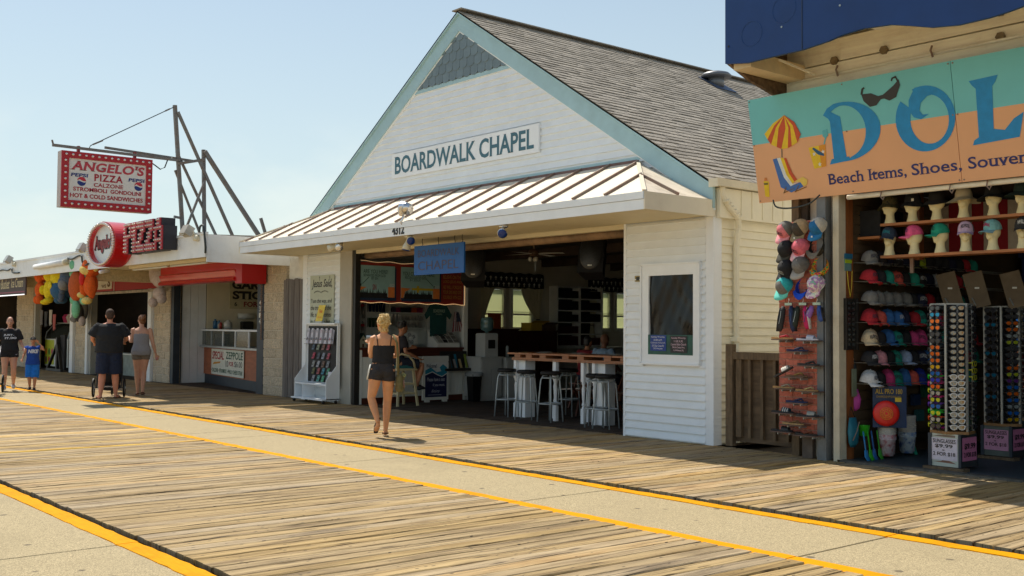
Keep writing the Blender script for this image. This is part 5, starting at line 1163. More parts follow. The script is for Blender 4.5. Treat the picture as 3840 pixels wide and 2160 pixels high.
# flood lights, tube lights, cables on the fascia
def boxflood(x, label):
    t = thing('box_flood_light', label, 'flood light', (x, YA-.02, 3.4)); c_ = V((x, YA-.05, 3.45)); R = Matrix.Rotation(-.5, 3, 'X')
    MB().cbox(c_+V((-.12, -.10, .0)), (.28, .16, .20), R).build('lamp_box', mat('flood_housing', S(186, 184, 176), .4, .1, metal=.3), t); MB().cbox(c_+V((-.12, -.185, -.03)), (.24, .012, .16), R).build('lens', M_lens, t)
    MB().lathe((x+.1, YA-.03, 3.28), [(.001, -.05), (.07, -.04), (.08, .0), (.05, .07), (.001, .08)], 10).build('junction_box', M_lampw, t, True); MB().tube([(x+.1, YA-.05, 3.34), (x+.03, YA-.07, 3.42), (x-.05, YA-.1, 3.44)], .02, 6).build('arm', M_lampw, t); return t
boxflood(-33.9, 'square floodlight on the fascia at the far left, above the dark banner'); boxflood(-27.3, 'square floodlight on the fascia just left of the oval sign'); boxflood(-20.85, 'square floodlight on the fascia corner beside the chapel canopy')
M_cable = mat('grey_cable', S(52, 60, 60), .6, .2)
def cable(pts, r, label, nm='cable'):
    P_ = []; pts = [V(p) for p in pts]
    for i in range(len(pts)-1):
        p0, p1, p2, p3 = pts[max(i-1, 0)], pts[i], pts[i+1], pts[min(i+2, len(pts)-1)]
        for k in range(6):
            t = k/6; P_.append(.5*((2*p1)+(p2-p0)*t+(2*p0-5*p1+4*p2-p3)*t*t+(3*p1-p0-3*p2+p3)*t**3))
    P_.append(pts[-1]); o = MB().tube(P_, r, 6).build(nm, M_cable, None, True); tag(o, label, 'cable'); return o
cable([(-20.6, YA-.05, 3.40), (-20.55, YA-.05, 3.52), (-20.4, YA-.05, 3.52), (-20.33, YA-.05, 3.3), (-20.33, YA-.03, 3.1), (-20.40, YA-.0, 2.98)], .022, 'thick black cable looping over the fascia corner beside the chapel canopy')
cable([(-28.9, YA-.03, 3.26), (-28.5, YA-.04, 3.22), (-28.1, YA-.04, 3.27), (-27.8, YA-.04, 3.27), (-27.7, YA-.04, 3.1), (-27.5, YA-.03, 3.02), (-27.3, YA-.03, 3.05)], .022, 'sagging grey cable on the fascia left of the oval sign')
cable([(-35.5, YA-.03, 3.16), (-35.0, YA-.04, 3.18), (-34.5, YA-.04, 3.14), (-34.1, YA-.04, 3.18), (-33.9, YA-.04, 3.05), (-33.3, YA-.03, 3.03)], .022, 'sagging grey cable on the fascia at the far left')
t = thing('tube_light', 'long white capped tube light along the fascia above the plush toys', 'light', (-30.2, YA-.05, 3.14)); MB().cyl((-31.6, YA-.07, 3.13), (-28.95, YA-.07, 3.16), .075, n=12).build('tube_cover', M_wfas, t, True); MB().cyl((-28.98, YA-.07, 3.16), (-28.86, YA-.07, 3.16), .085, n=12).build('end_cap', M_lampw, t, True)
t = thing('strip_light', 'bare strip light housing under the soffit above the red shutter box', 'light', (-24.2, 9.5, 2.84)); MB().box(-25.7, -21.3, 9.45, 9.6, 2.87, 2.938).build('housing', M_soffit, t); MB().cyl((-25.6, 9.52, 2.845), (-23.5, 9.52, 2.845), .022, n=8).build('tube', M_inwhite, t, True); MB().cyl((-23.3, 9.52, 2.845), (-21.4, 9.52, 2.845), .022, n=8).build('tube', M_inwhite, t, True)
t = thing('camera', 'small white bullet camera under the eave by the oval sign', 'camera', (-26.6, 9.2, 2.8)); MB().cyl((-26.5, 9.25, 2.86), (-26.4, 9.0, 2.80), .045, n=10).build('camera_body', M_wfas, t, True); MB().cyl((-26.5, 9.25, 2.86), (-26.5, 9.25, 2.94), .02).build('bracket', M_wfas, t)
# hanging box sign on its roof frame
XS = -22.9
M_frame = mat('rusty_frame_steel', S(122, 126, 126), .6, .3, 6, c2=S(118, 102, 88))
bf = thing('sign_frame', 'rusty steel angle frame on the roof with a long arm over the walk', 'steel frame', (XS, 9.7, 3.5))
def bm(a, b, w=.055, nm='frame_bar', dx=0.0, m=None): MB().bar((XS+dx, *a), (XS+dx, *b), w).build(nm, m or M_frame, bf)
bm((9.37, 6.42), (9.62, 3.45), .075, 'post'); bm((10.06, 5.50), (10.12, 3.50), .07, 'post')
bm((6.77, 5.22), (9.50, 5.19), .055, 'arm', .03); bm((7.86, 5.30), (9.85, 5.22), .05, 'arm', -.03)
bm((9.42, 6.27), (10.82, 3.50), .06, 'brace', .05); bm((9.45, 5.40), (10.46, 3.5), .05, 'brace', -.05); bm((10.06, 5.46), (11.49, 3.55), .085, 'brace', .06)
bm((9.44, 4.98), (10.09, 3.5), .045, 'brace', -.08); bm((10.07, 4.78), (9.64, 3.65), .045, 'brace', .08); bm((9.45, 5.11), (10.06, 5.27), .06, 'cross_bar', .06)
bm((11.5, 4.05), (11.66, 3.6), .06, 'stub'); bm((6.80, 5.22), (6.77, 5.33), .03, 'hook'); bm((9.4, 3.93), (9.62, 3.9), .05, 'cross_bar')
MB().tube([(XS, 7.52, 5.23), (XS, 7.55, 5.30), (XS, 9.34, 6.37)], .010, 5).build('guy_wire', M_cable, bf)
for k in (0, 1): MB().tube([(XS, 7.6+1.55*k, 5.33+.93*k), (XS+.02, 7.8+1.45*k, 5.44+.88*k)], .018, 5).build('turnbuckle', M_frame, bf)
o = MB().tube([(XS+.02, 8.83, 5.09), (XS+.02, 8.95, 5.02), (XS+.02, 9.06, 4.95), (XS+.02, 9.16, 5.0), (XS+.02, 9.22, 5.17), (XS+.02, 9.32, 5.23), (XS+.02, 9.45, 5.17)], .014, 6).build('cable', M_cable, None, True); tag(o, 'thin black cable sagging from the arm to the hanging box sign', 'cable')
hb = thing('box_sign', 'red framed hanging box sign with bulbs and red pizza stand lettering', 'sign', (XS, 7.88, 3.95))
ys0, ys1, zb0, zb1 = 6.93, 8.84, 3.95, 5.12
q = MB(); q.box(XS-.13, XS+.10, ys0, ys1, zb0, zb1); q.build('box_body', mat('sign_box_side', S(190, 176, 170), .5, .1), hb)
fr_ = MB(); 
for a in ((ys0, ys1, zb0, zb0+.15), (ys0, ys1, zb1-.14, zb1), (ys0, ys0+.15, zb0+.15, zb1-.14), (ys1-.13, ys1, zb0+.15, zb1-.14)): fr_.box(XS+.101, XS+.14, *a)
fr_.build('red_border', mat('red_border', S(176, 22, 34), .45, .1, 4), hb)
MB().box(XS+.101, XS+.106, ys0+.15, ys1-.13, zb0+.15, zb1-.14).build('sign_face', mat('white_face', S(222, 218, 212), .4, .04), hb)
xf = XS+.108; x2 = V((1, 0, 0))
def lt(s_, y, z, w, h, m_, **k): q = MB(); letters(q, s_, (xf, y, z), Y, Z, w, h, X, **k); q.build('lettering', m_, hb)
cr = plain(S(170, 24, 44)); cr2 = plain(S(186, 60, 72))
lt("ANGELO'S", ys0+.18, 4.74, 1.54, .20, cr2, serif=1, shear=.2, space=1.05, bold=.035)
lt('PIZZA', ys0+.68, 4.545, .60, .15, cr, bold=.03, space=1.15); lt('CALZONE', ys0+.67, 4.42, .62, .085, cr, bold=.02)
lt('STROMBOLI', ys0+.25, 4.305, .70, .085, cr, bold=.03); lt('GONDOLINI', ys0+1.02, 4.305, .66, .085, cr, bold=.03); lt('HOT & COLD SANDWICHES', ys0+.19, 4.165, 1.53, .09, cr, bold=.03)
pb_ = plain(S(20, 44, 120)); pr_ = plain(S(196, 40, 56))
for yy in (ys0+.20, ys0+1.40):
    lt('PEPSI', yy, 4.60, .34, .075, pb_, bold=.03, shear=.15)
    c0 = (yy+.22, 4.52); 
    up_ = [(c0[0]+.09*cos(a), c0[1]+.085*sin(a)) for a in [pi*i/10 for i in range(11)]]; MB().prism(up_+[(c0[0]-.05, c0[1]+.035), (c0[0]+.03, c0[1]-.0), (c0[0]+.06, c0[1]+.0)], (xf, 0, 0), Y, Z, X, .0015).build('logo', pr_, hb)
    lo_ = [(c0[0]-.09*cos(a), c0[1]-.02-.085*sin(a)) for a in [pi*i/10 for i in range(11)]]; MB().prism(lo_+[(c0[0]+.05, c0[1]-.035), (c0[0]-.03, c0[1]-.005), (c0[0]-.06, c0[1]-.0)], (xf, 0, 0), Y, Z, X, .0015).build('logo', pb_, hb)
for i in range(14):
    y = ys0+.09+i*(ys1-ys0-.17)/13
    for z in (zb0+.075, zb1-.07): bulb((XS+.155, y, z), hb, .85)
for i in range(1, 8):
    z = zb0+.075+i*(zb1-zb0-.145)/8
    for y in (ys0+.08, ys1-.07): bulb((XS+.155, y, z), hb, .85)
for y in (7.30, 8.49): MB().box(XS-.03, XS+.05, y-.025, y+.025, zb1, 5.26).build('bracket', mat('red_bracket', S(140, 30, 34), .6), hb)
# dark banner of the next shop
db = thing('light_banner', 'dark brown shop banner with pale script between two rows of white bulbs', 'banner', (-36.5, 9.15, 2.4))
MB().box(-42.0, -33.1, 9.14, 9.18, 2.38, 2.98).build('banner_board', plain(S(74, 62, 60), .7), db)
q = MB(); letters(q, 'Beach Bucket', (-36.55, 9.14, 2.60), X, Z, 1.75, .30, NY, shear=.15, serif=.5, bold=.01); letters(q, 'Ice Cream', (-34.6, 9.14, 2.62), X, Z, 1.25, .28, NY, shear=.15, serif=.5, bold=.01); q.build('lettering', plain(S(204, 188, 142)), db)
q = MB(); q.box(-42, -33.15, 9.13, 9.139, 2.46, 2.50); q.build('pink_line', plain(S(130, 44, 70)), db)
Mwb = mat('lit_white_bulb', (.9, .9, .9), .3, emit=((1, 1, .97), 1.2))
q = MB()
for i in range(60): 
    for z in (2.395, 2.965): q.ell((-33.2-i*.09, 9.13, z), (.028, .02, .016), 6, 4)
tag(q.build('border_bulbs', Mwb, db), kind='stuff')
# hanging goods, menu board
for k, (x, z) in enumerate(((-37.9, 2.0), (-37.4, 1.95), (-36.9, 2.0), (-36.5, 1.85))):
    o = MB().loft([((x, 11.0, z), .16, .03), ((x, 11.0, z-.4), .10, .03), ((x+.03, 11.0, z-.5), .13, .03)], 8).build('hanging_bag', plain((S(120, 116, 112), S(60, 62, 64), S(190, 184, 170), S(180, 90, 84))[k], .8)); tag(o, ('grey', 'charcoal', 'cream', 'salmon')[k]+' item hanging in the far left shop opening', 'bag', 'goods hanging in the far left shop')
mbd = thing('chalk_menu', 'black chalk menu on the ice cream shop wall', 'menu board', (-37.5, 13.55, 1.4)); MB().box(-39.6, -35.6, 13.56, 13.59, 1.35, 2.6).build('board', M_blk, mbd)
q = MB()
for i in range(7): letters(q, ('Menu', 'cones', 'shakes', 'sundaes', 'floats', 'water ice', 'toppings')[i] if False else '~~~~~~~~', (-38.8, 13.56, 2.3-.13*i), X, Z, 2.2-.2*(i % 3), .03, NY)
q.build('chalk_lines', plain(S(110, 112, 106)), mbd)
ct = thing('ice_cream_freezer', 'glass topped freezer cart with bright stickers in the shop left of the toys', 'freezer', (-38.6, 12.2, 0))
MB().box(-39.8, -37.3, 12.0, 12.9, .08, 1.02).build('cabinet', M_inwhite, ct)
for k, (a, b, c_) in enumerate(((-39.75, -38.75, S(196, 204, 60)), (-38.72, -38.45, S(222, 222, 216)), (-38.40, -37.4, S(140, 190, 206)))): MB().box(a, b, 11.985, 11.998, .14, .98).build('sticker', plain(c_, .5), ct)
for k, c_ in enumerate((S(120, 40, 90), S(190, 40, 40), S(240, 200, 40), S(230, 120, 40), S(60, 120, 60), S(200, 60, 110))): MB().ell((-39.6+(k % 3)*.33, 11.99, .3+.28*(k//3)), (.14, .008, .16), 10, 6).build('fruit_print', plain(c_, .5), ct)
for k, c_ in enumerate((S(30, 60, 120), S(220, 70, 60), S(30, 30, 34))): MB().ell((-38.2+k*.3, 11.99, .45+.2*(k % 2)), (.12, .008, .15), 10, 6).build('print', plain(c_, .5), ct)
for x in (-39.8, -37.32): 
    MB().tube([(x, 12.0, 1.02), (x, 12.05, 1.25), (x, 12.25, 1.48), (x, 12.55, 1.56), (x, 12.9, 1.56)], .022, 6).build('curved_frame', M_steel, ct)
MB().add([(-39.8, 12.0, 1.02), (-37.3, 12.0, 1.02), (-37.3, 12.25, 1.48), (-39.8, 12.25, 1.48)], [(0, 1, 2, 3)]).build('curved_glass', M_gl, ct); MB().box(-39.85, -37.3, 12.4, 12.95, 1.56, 1.585).build('top_shelf', M_inwhite, ct)
for k, c_ in enumerate((S(214, 70, 120), S(224, 222, 214), S(240, 180, 50), S(230, 80, 60), S(220, 90, 140))):
    o = MB().loft([((-39.4+k*.42, 12.6, 1.586), .10, .1), ((-39.4+k*.42, 12.6, 1.78), .16, .16), ((-39.4+k*.42, 12.6, 1.88), .09, .09)], 7).build('treat_bag', plain(c_, .4)); tag(o, ('pink', 'white', 'yellow', 'red', 'rose')[k]+' bag of sweets on top of the freezer cart', 'sweets', 'sweets on the freezer'); o.location += V((.5, -.45, 0))
ct.location = (-38.1, 11.75, 0)
es = thing('easel_stand', 'black sawhorse style stand in front of the ice cream freezer', 'stand', (-35.9, 11.0, 0))
MB().box(-36.0, -35.55, 11.05, 11.12, .05, 1.18).build('panel', M_greyw if False else mat('dark_board', S(44, 42, 44), .8, .2), es)
for s in (-1, 1):
    MB().bar((-36.05, 11.0, .95), (-36.05+.75*s, 10.9, .03), .09, .05).build('leg', M_black, es)
MB().bar((-36.05, 11.0, 0.03), (-36.05, 11.0, 1.1), .12).build('post', M_black, es); MB().bar((-36.8, 10.9, .05), (-35.3, 10.9, .05), .08).build('foot', M_black, es)
# plush toys (plain stuffed animals)
def plushmat(nm, c): return mat('plush_'+nm, c, .95, .2, 20, .8, 120)
def plush(name, label, pos, body, h_, parts, group='plush toys hanging from the eave', cat='plush toy', eyes=None, cord=True):
    t = thing(name, label, cat, pos, group); p = V(pos); h = h_*1.2; p -= V((0, 0, .04))
    q = MB()
    for (c_, r_) in body[1]: q.ell(p+V(c_)*h, tuple(x*h for x in r_), 14, 10)
    q.build('body', body[0], t, True)
    for (nm, m_, blobs) in parts:
        q = MB()
        for (c_, r_) in blobs: q.ell(p+V(c_)*h, tuple(x*h for x in r_), 12, 8)
        q.build(nm, m_, t, True)
    if eyes: 
        for e in eyes: MB().ell(p+V(e)*h, (.022*h, .015*h, .03*h), 8, 6).build('eye', M_blk, t, True)
    if cord: MB().cyl(p+V((0, .05, .9*h)), (p.x, p.y+.05, 2.94), .006, n=5).build('cord', M_cable, t)
    return t
po, py_, pg, pr2, pgr, pbl, pw = plushmat('orange', S(222, 96, 26)), plushmat('yellow', S(228, 204, 30)), plushmat('mint', S(120, 190, 150)), plushmat('rust', S(186, 82, 24)), plushmat('grey', S(132, 130, 128)), plushmat('blue', S(50, 92, 128)), plushmat('white', S(208, 194, 190))
pcr = plushmat('cream', S(232, 206, 120)); pst = plushmat('slate', S(84, 96, 116)); pdk = plushmat('dark', S(60, 56, 54)); ppk = plushmat('pink', S(206, 130, 140))
yb_ = 9.4
plush('plush_bear', 'small bright orange stuffed bear at the left end of the hanging toys', (-32.55, yb_, 2.16), (po, [((0, 0, .42), (.20, .16, .24)), ((0, 0, .82), (.22, .18, .20))]), .80, [('arm', po, [((-.24, 0, .50), (.14, .08, .08))]), ('arm', po, [((.22, -.05, .52), (.13, .08, .08))]), ('leg', po, [((-.12, -.05, .12), (.1, .12, .14))]), ('leg', po, [((.12, -.05, .12), (.1, .12, .14))]), ('ear', po, [((-.16, 0, .98), (.06, .04, .06))]), ('ear', po, [((.16, 0, .98), (.06, .04, .06))])])
plush('plush_chick', 'tall plain yellow stuffed animal hanging second from the left', (-31.6, yb_, 2.10), (py_, [((0, 0, .40), (.22, .17, .30)), ((-.02, 0, .80), (.24, .18, .20))]), .90, [('ear', py_, [((-.32, 0, .84), (.20, .06, .07))]), ('arm', py_, [((-.16, -.14, .40), (.07, .1, .13))]), ('foot', py_, [((-.10, -.1, .08), (.12, .13, .07))]), ('foot', py_, [((.16, -.1, .12), (.12, .13, .07))]), ('patch', po, [((-.16, -.13, .72), (.05, .05, .05))])], eyes=[(-.06, -.175, .84)])
plush('plush_bear', 'big round stuffed bear, yellow above and blue below', (-30.65, yb_, 2.15), (py_, [((0, 0, .66), (.33, .26, .36))]), .92, [('trousers', pbl, [((.03, 0, .34), (.34, .27, .28))]), ('bib', py_, [((-.05, -.26, .44), (.13, .03, .10))]), ('leg', pbl, [((-.12, -.02, .08), (.11, .12, .10))]), ('leg', pbl, [((.2, -.02, .08), (.11, .12, .10))]), ('band', pdk, [((0, 0, .80), (.295, .235, .035))]), ('arm', py_, [((-.36, -.05, .42), (.07, .08, .2))])])
q_t = plush('plush_cat', 'slate and blue striped stuffed animal with a long tail hanging beside the turtle', (-29.75, yb_-.1, 2.1), (pst, [((0, 0, .75), (.20, .2, .28)), ((-.1, -.02, .55), (.22, .2, .2))]), .88, [('tail', pst, [((-.28, -.05, .42), (.09, .09, .16)), ((-.34, -.05, .24), (.07, .08, .14)), ((-.40, -.05, .12), (.10, .08, .06))]), ('stripe', pbl, [((0, 0, .86), (.205, .205, .035))]), ('stripe', pbl, [((-.02, 0, .70), (.225, .212, .035))]), ('stripe', pbl, [((-.30, -.05, .38), (.10, .1, .025))]), ('belly', pgr, [((-.02, -.12, .5), (.16, .12, .14))])])
plush('plush_turtle', 'large mint green stuffed turtle with a rust coloured shell, hanging upside down', (-28.62, yb_-.15, 1.82), (pg, [((0, .05, .55), (.36, .12, .34))]), 1.2, [('shell', pr2, [((0, -.06, .52), (.30, .12, .28))]), ('shell_rim', pgr, [((0, -.0, .52), (.335, .09, .315))]), ('head', pg, [((-.02, -.0, .90), (.24, .18, .16))]), ('flipper', pg, [((-.34, -.02, .76), (.12, .06, .09))]), ('flipper', pg, [((-.28, -.02, .28), (.11, .06, .10))]), ('flipper', pg, [((.28, -.02, .26), (.11, .06, .09))]), ('tail', pg, [((-.02, -.06, .10), (.11, .07, .17))])])
for s_ in ((0, 0, .1), (.12, 0, -.05), (-.12, 0, -.05)): pass
plush('plush_monkey', 'orange stuffed monkey with cream face and feet and a red patch on its back', (-27.62, yb_-.2, 2.08), (po, [((-.02, 0, .42), (.17, .15, .26)), ((0, 0, .80), (.26, .2, .22))]), .98, [('face', pcr, [((-.04, -.06, .74), (.24, .17, .13))]), ('ear', pcr, [((-.30, 0, .78), (.09, .05, .10))]), ('ear', pcr, [((.28, 0, .76), (.12, .05, .07))]), ('arm', po, [((-.20, -.08, .36), (.08, .1, .2))]), ('arm', po, [((.20, -.05, .34), (.08, .1, .24))]), ('hand', pcr, [((-.28, -.1, .2), (.12, .1, .07))]), ('foot', pcr, [((.12, -.12, .07), (.15, .11, .08))]), ('patch', plushmat('red', S(206, 34, 26)), [((-.12, -.16, .54), (.12, .05, .14)), ((-.14, -.16, .66), (.05, .04, .09))])])
plush('plush_elephant', 'grey stuffed animal with pale feet hung low on the pillar', (-33.3, 10.75, 1.42), (pgr, [((.1, .05, .55), (.28, .15, .36))]), .90, [('dark_back', pdk, [((.22, -.06, .45), (.2, .12, .26))]), ('trunk', pgr, [((-.22, -.02, .55), (.09, .08, .26)), ((-.42, -.02, .28), (.16, .08, .08))]), ('foot', pgr, [((.0, -.12, .34), (.12, .08, .16))]), ('foot', pw, [((.44, -.05, .22), (.10, .1, .14))])])
plush('plush_rabbit', 'white stuffed rabbit with long ears, one lined pink, hanging on the block pillar', (-26.95, 10.72, 2.02), (pw, [((0, 0, .72), (.27, .2, .24)), ((-.0, 0, .34), (.20, .16, .16))]), .88, [('ear', ppk, [((-.36, -.05, .82), (.10, .05, .22))]), ('ear', pw, [((-.2, -.12, .86), (.13, .06, .26))]), ('foot', pw, [((-.15, -.1, .12), (.11, .12, .12))]), ('foot', pw, [((.26, -.05, .2), (.12, .12, .12))])])
plush('plush_bear', 'brown stuffed bear hanging inside the dark toy stand', (-29.6, 12.0, 1.75), (plushmat('brown', S(150, 90, 36)), [((0, 0, .5), (.2, .15, .28)), ((0, 0, .88), (.18, .15, .16))]), .8, [('leg', plushmat('brown', S(150, 90, 36)), [((-.22, -.05, .3), (.2, .1, .1))]), ('arm', plushmat('brown', S(150, 90, 36)), [((-.2, -.05, .6), (.15, .1, .1))])], 'plush toys inside the stand')
plush('plush_bear', 'yellow stuffed toy below the brown bear inside the stand', (-29.4, 11.9, 1.25), (py_, [((0, 0, .5), (.22, .15, .4))]), .6, [('head', py_, [((0, 0, 1.0), (.2, .15, .18))])], 'plush toys inside the stand', cord=False)
plush('plush_bear', 'pale grey stuffed bear at the right of the toy stand', (-28.85, 11.8, 1.2), (pgr, [((0, 0, .6), (.14, .12, .4)), ((0, 0, 1.0), (.16, .12, .14))]), .85, [('foot', ppk, [((0, -.1, .1), (.1, .1, .08))])], 'plush toys inside the stand', cord=False)
plush('plush_bear', 'large dull yellow stuffed toy in the depth of the toy stand', (-30.6, 12.6, 1.3), (plushmat('mustard', S(120, 86, 20)), [((0, 0, .5), (.35, .2, .4))]), .9, [('head', plushmat('mustard', S(120, 86, 20)), [((-.1, 0, .95), (.2, .15, .18))])], 'plush toys inside the stand', cord=False)
dsp = thing('toy_counter', 'low pale painted counter at the toy stand opening', 'counter', (-31, 11.7, 0)); MB().box(-33.3, -28.6, 11.75, 11.85, 0, .62).build('front_panel', mat('pale_mural', S(150, 158, 150), .6, .3, 5), dsp); MB().box(-33.3, -28.6, 11.7, 12.2, .62, .66).build('top', M_inwhite, dsp)
_P = V((-27.2, 12.05, 0)); _R = Matrix.Rotation(radians(-9.6), 3, 'Z')
for o in [o for o in bpy.data.objects if o.parent is None and o.name.split('.')[0] in ('food_counter', 'price_banner', 'pan') or (o.parent is None and o.get('label', '').find('food counter') > 0 and o.get('category') in ('bottle', 'jar'))]:
    o.location = _P+_R @ (V(o.location)-_P); o.rotation_euler = (0, 0, radians(-9.6))
# ================================================================ souvenir shop on the right
M_blue = mat('dark_blue_board', S(2, 54, 116), .5, .12, 2.2, .05, 30, dirt=.12)
M_timber = mat('cream_weathered_timber', S(252, 242, 222), .75, .14, 4, .3, 40, stretch=(.5, 3, 5), dirt=.35)
M_stucco = mat('pale_stucco', S(206, 200, 186), .85, .1, 5, .3, 70)
M_shopfloor = mat('teal_grey_floor', S(58, 72, 78), .6, .25, 3, dirt=.3)
M_orwood = mat('orange_brown_wood', S(140, 82, 40), .6, .35, 5, .2, stretch=(3, 3, .7))
M_shelfw = mat('shelf_wood', S(176, 112, 62), .55, .3, 6, .1, stretch=(.5, 5, 5))
M_slat = mat('slatwall', S(84, 68, 48), .6, .3, 4)
M_wire = mat('pale_wire', S(150, 148, 140), .35, .1, metal=.5)
M_brick = mat('panel_brick', S(196, 110, 90), .85, .3, 22, .6, 70, orand=.16)
M_mort2 = mat('brick_mortar', S(188, 152, 134), .9, .2, 20)
M_oldwood = mat('brown_weathered_wood', S(112, 92, 68), .85, .4, 6, .4, 30, stretch=(4, 4, .8))
shop = thing('souvenir_shop', 'open fronted souvenir shop under a dark blue wavy awning', 'building', (-4, 10.9, 0))
MB().box(-7.0, 1.5, 10.9, 18, -.02, .012).build('floor', M_shopfloor, shop); MB().box(-7.0, 1.5, 10.78, 10.9, -.02, .022).build('threshold', mat('worn_threshold', S(92, 88, 80), .7, .4, 12, dirt=.6), shop)
MB().box(-7.25, -7.05, 10.98, 18, 0, 4.9).build('side_wall', M_stucco, shop); MB().box(-7.6, -7.26, 11.0, 11.1, 0, 4.4).build('front_wall', M_stucco, shop)
MB().box(-7.70, -7.60, 10.9, 11.02, 0, 4.4).build('timber_post', M_oldwood, shop); MB().box(-7.59, -7.50, 10.94, 11.0, 2.4, 4.4).build('timber_post', mat('dark_post', S(58, 46, 34), .8, .3, 5), shop)
MB().box(-7.24, -7.12, 10.74, 10.86, 0, 3.2).build('steel_post', mat('grey_steel_post', S(120, 122, 122), .5, .2, 6, dirt=.4), shop); MB().box(-7.34, -7.30, 10.9, 10.98, 2.4, 4.4).build('timber_post', M_oldwood, shop)
MB().box(-7.11, -7.05, 10.86, 10.98, 0, 3.2).build('recess_shade', M_dkmetal, shop); MB().box(-7.05, -6.97, 10.78, 10.92, 0, 3.2).build('cream_post', mat('cream_post_paint', S(206, 196, 172), .6, .12, 6, dirt=.5), shop)  # dark solid strip stands in for the shaded recess beside the cream post
MB().box(-7.04, -6.98, 10.93, 11.09, 0, 3.2).build('side_board', M_orwood, shop)
MB().box(-7.04, -7.0, 11.10, 17.6, 0, 3.2).build('slat_wall', M_slat, shop)
for i in range(27): MB().box(-7.0, -6.985, 11.11, 17.6, .12+i*.115, .12+i*.115+.10).build('slat', M_slat, shop)
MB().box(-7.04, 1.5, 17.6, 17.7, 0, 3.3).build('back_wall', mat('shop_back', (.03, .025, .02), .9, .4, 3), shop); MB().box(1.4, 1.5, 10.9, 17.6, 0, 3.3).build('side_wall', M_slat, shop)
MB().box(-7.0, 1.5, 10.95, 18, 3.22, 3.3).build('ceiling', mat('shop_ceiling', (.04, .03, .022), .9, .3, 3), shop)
MB().box(-7.62, 1.5, 10.822, 10.94, 4.2, 5.2).build('front_header', M_timber, shop); MB().box(-7.04, 1.5, 10.822, 10.94, 3.1, 4.199).build('front_header', M_stucco, shop)
# timber beams over the sign
MB().box(-7.66, 1.5, 10.70, 10.81, 4.62, 4.88).build('timber_beam', M_timber, shop); MB().box(-7.66, 1.5, 10.69, 10.81, 4.33, 4.60).build('timber_beam', M_timber, shop)
for i, x in enumerate((-7.6, -6.95, -6.32, -5.02)):
    for z in ((4.50, 4.76) if i == 3 else (4.62,)): MB().cyl((x, 10.695, z), (x, 10.655, z), .05, n=6).build('bolt', mat('old_bolt', S(130, 112, 84), .6, .4, 9), shop)
t = thing('conduit', 'thin painted conduit pipe along the timber above the shop sign', 'pipe', (-5, 10.66, 4.5)); MB().cyl((-7.55, 10.66, 4.46), (1.4, 10.66, 4.47), .018, n=8).build('pipe', M_timber, t, True)
for x in (-6.9, -5.75, -3.8): MB().tube([(x, 10.66, 4.55), (x, 10.63, 4.50), (x+.03, 10.62, 4.42)], .012, 5).build('hook', M_seam, t)
# awning: wavy blue fascia, soffit, brackets
wav_ = [(-7.65, 4.53), (-7.35, 4.485), (-7.07, 4.49), (-6.62, 4.49), (-6.3, 4.52), (-6.14, 4.55), (-5.9, 4.565), (-5.6, 4.54), (-5.41, 4.49), (-5.17, 4.42), (-4.9, 4.385), (-4.6, 4.39), (-4.4, 4.41), (-4.1, 4.46), (-3.7, 4.52), (-3.2, 4.54), (-2.6, 4.46), (-2.0, 4.40), (-1.2, 4.5), (0, 4.5), (1.5, 4.45)]
for a, b in ((-7.65, -6.62), (-6.62, -4.1), (-4.1, 1.5)):
    pts = [p for p in wav_ if a <= p[0] <= b]; MB().prism([(x, 6.3) for x in (b, a)] + pts, (0, 9.57, 0), X, Z, Y, .04).build('awning_board', M_blue, shop)
MB().box(-7.65, -7.61, 9.615, 10.8, 4.9, 6.3).build('awning_board', M_blue, shop)
MB().box(-6.624, -6.616, 9.565, 9.569, 4.49, 6.3).build('panel_seam', M_dkmetal, shop)
for i_ in range(14): MB().cyl((-7.6+.62*(i_ % 7)+.1*(i_ % 3), 9.569, 4.72+.36*(i_//7)+.07*(i_ % 4)), (-7.6+.62*(i_ % 7)+.1*(i_ % 3), 9.563, 4.72+.36*(i_//7)+.07*(i_ % 4)), .012, n=6).build('screw', M_steel if i_ % 3 else M_black, shop)
for (x, z, r) in ((-7.28, 4.80, .14), (-6.85, 4.98, .15), (-5.7, 5.06, .18)): MB().tube([(x+r*cos(a*pi/10), 9.568, z+r*sin(a*pi/10)) for a in range(20)], .003, 4, True).build('ring_mark', mat('faint_ring', S(30, 72, 130), .5), shop)
MB().box(-7.62, 1.5, 9.62, 10.82, 4.93, 4.97).build('soffit', M_timber, shop)
MB().prism([(9.62, 4.53), (10.0, 4.40), (10.45, 4.30), (10.80, 4.30), (10.80, 4.9), (9.62, 4.9)], (-7.66, 0, 0), Y, Z, X, .045).build('side_bracket', mat('peeling_brown', S(70, 50, 34), .8, .6, 12, c2=S(120, 96, 70)), shop)
MB().box(-7.60, -7.36, 9.66, 10.69, 4.46, 4.64).build('box_beam', mat('cream_box', S(222, 200, 160), .7, .1), shop)
flt = thing('flood_light', 'glass fronted floodlight tucked under the blue awning corner', 'flood light', (-7.25, 10.0, 4.6)); MB().cbox((-7.18, 9.95, 4.64), (.26, .20, .05), Matrix.Rotation(.5, 3, 'X')).build('lens', mat('flood_glass', S(150, 150, 130), .2, .3, spec=.7), flt); MB().cbox((-7.18, 9.97, 4.68), (.29, .23, .05), Matrix.Rotation(.5, 3, 'X')).build('housing', M_timber, flt); MB().bar((-7.3, 10.1, 4.6), (-7.2, 10.66, 4.5), .02).build('arm', M_timber, flt)
t = thing('tube_light', 'dusty tube light under the blue awning', 'light', (-5.4, 10.1, 4.8)); MB().box(-6.1, -3.2, 10.05, 10.17, 4.70, 4.76).build('housing', M_timber, t); MB().box(-6.12, -6.02, 10.03, 10.19, 4.76, 4.93).build('bracket', M_seam, t)
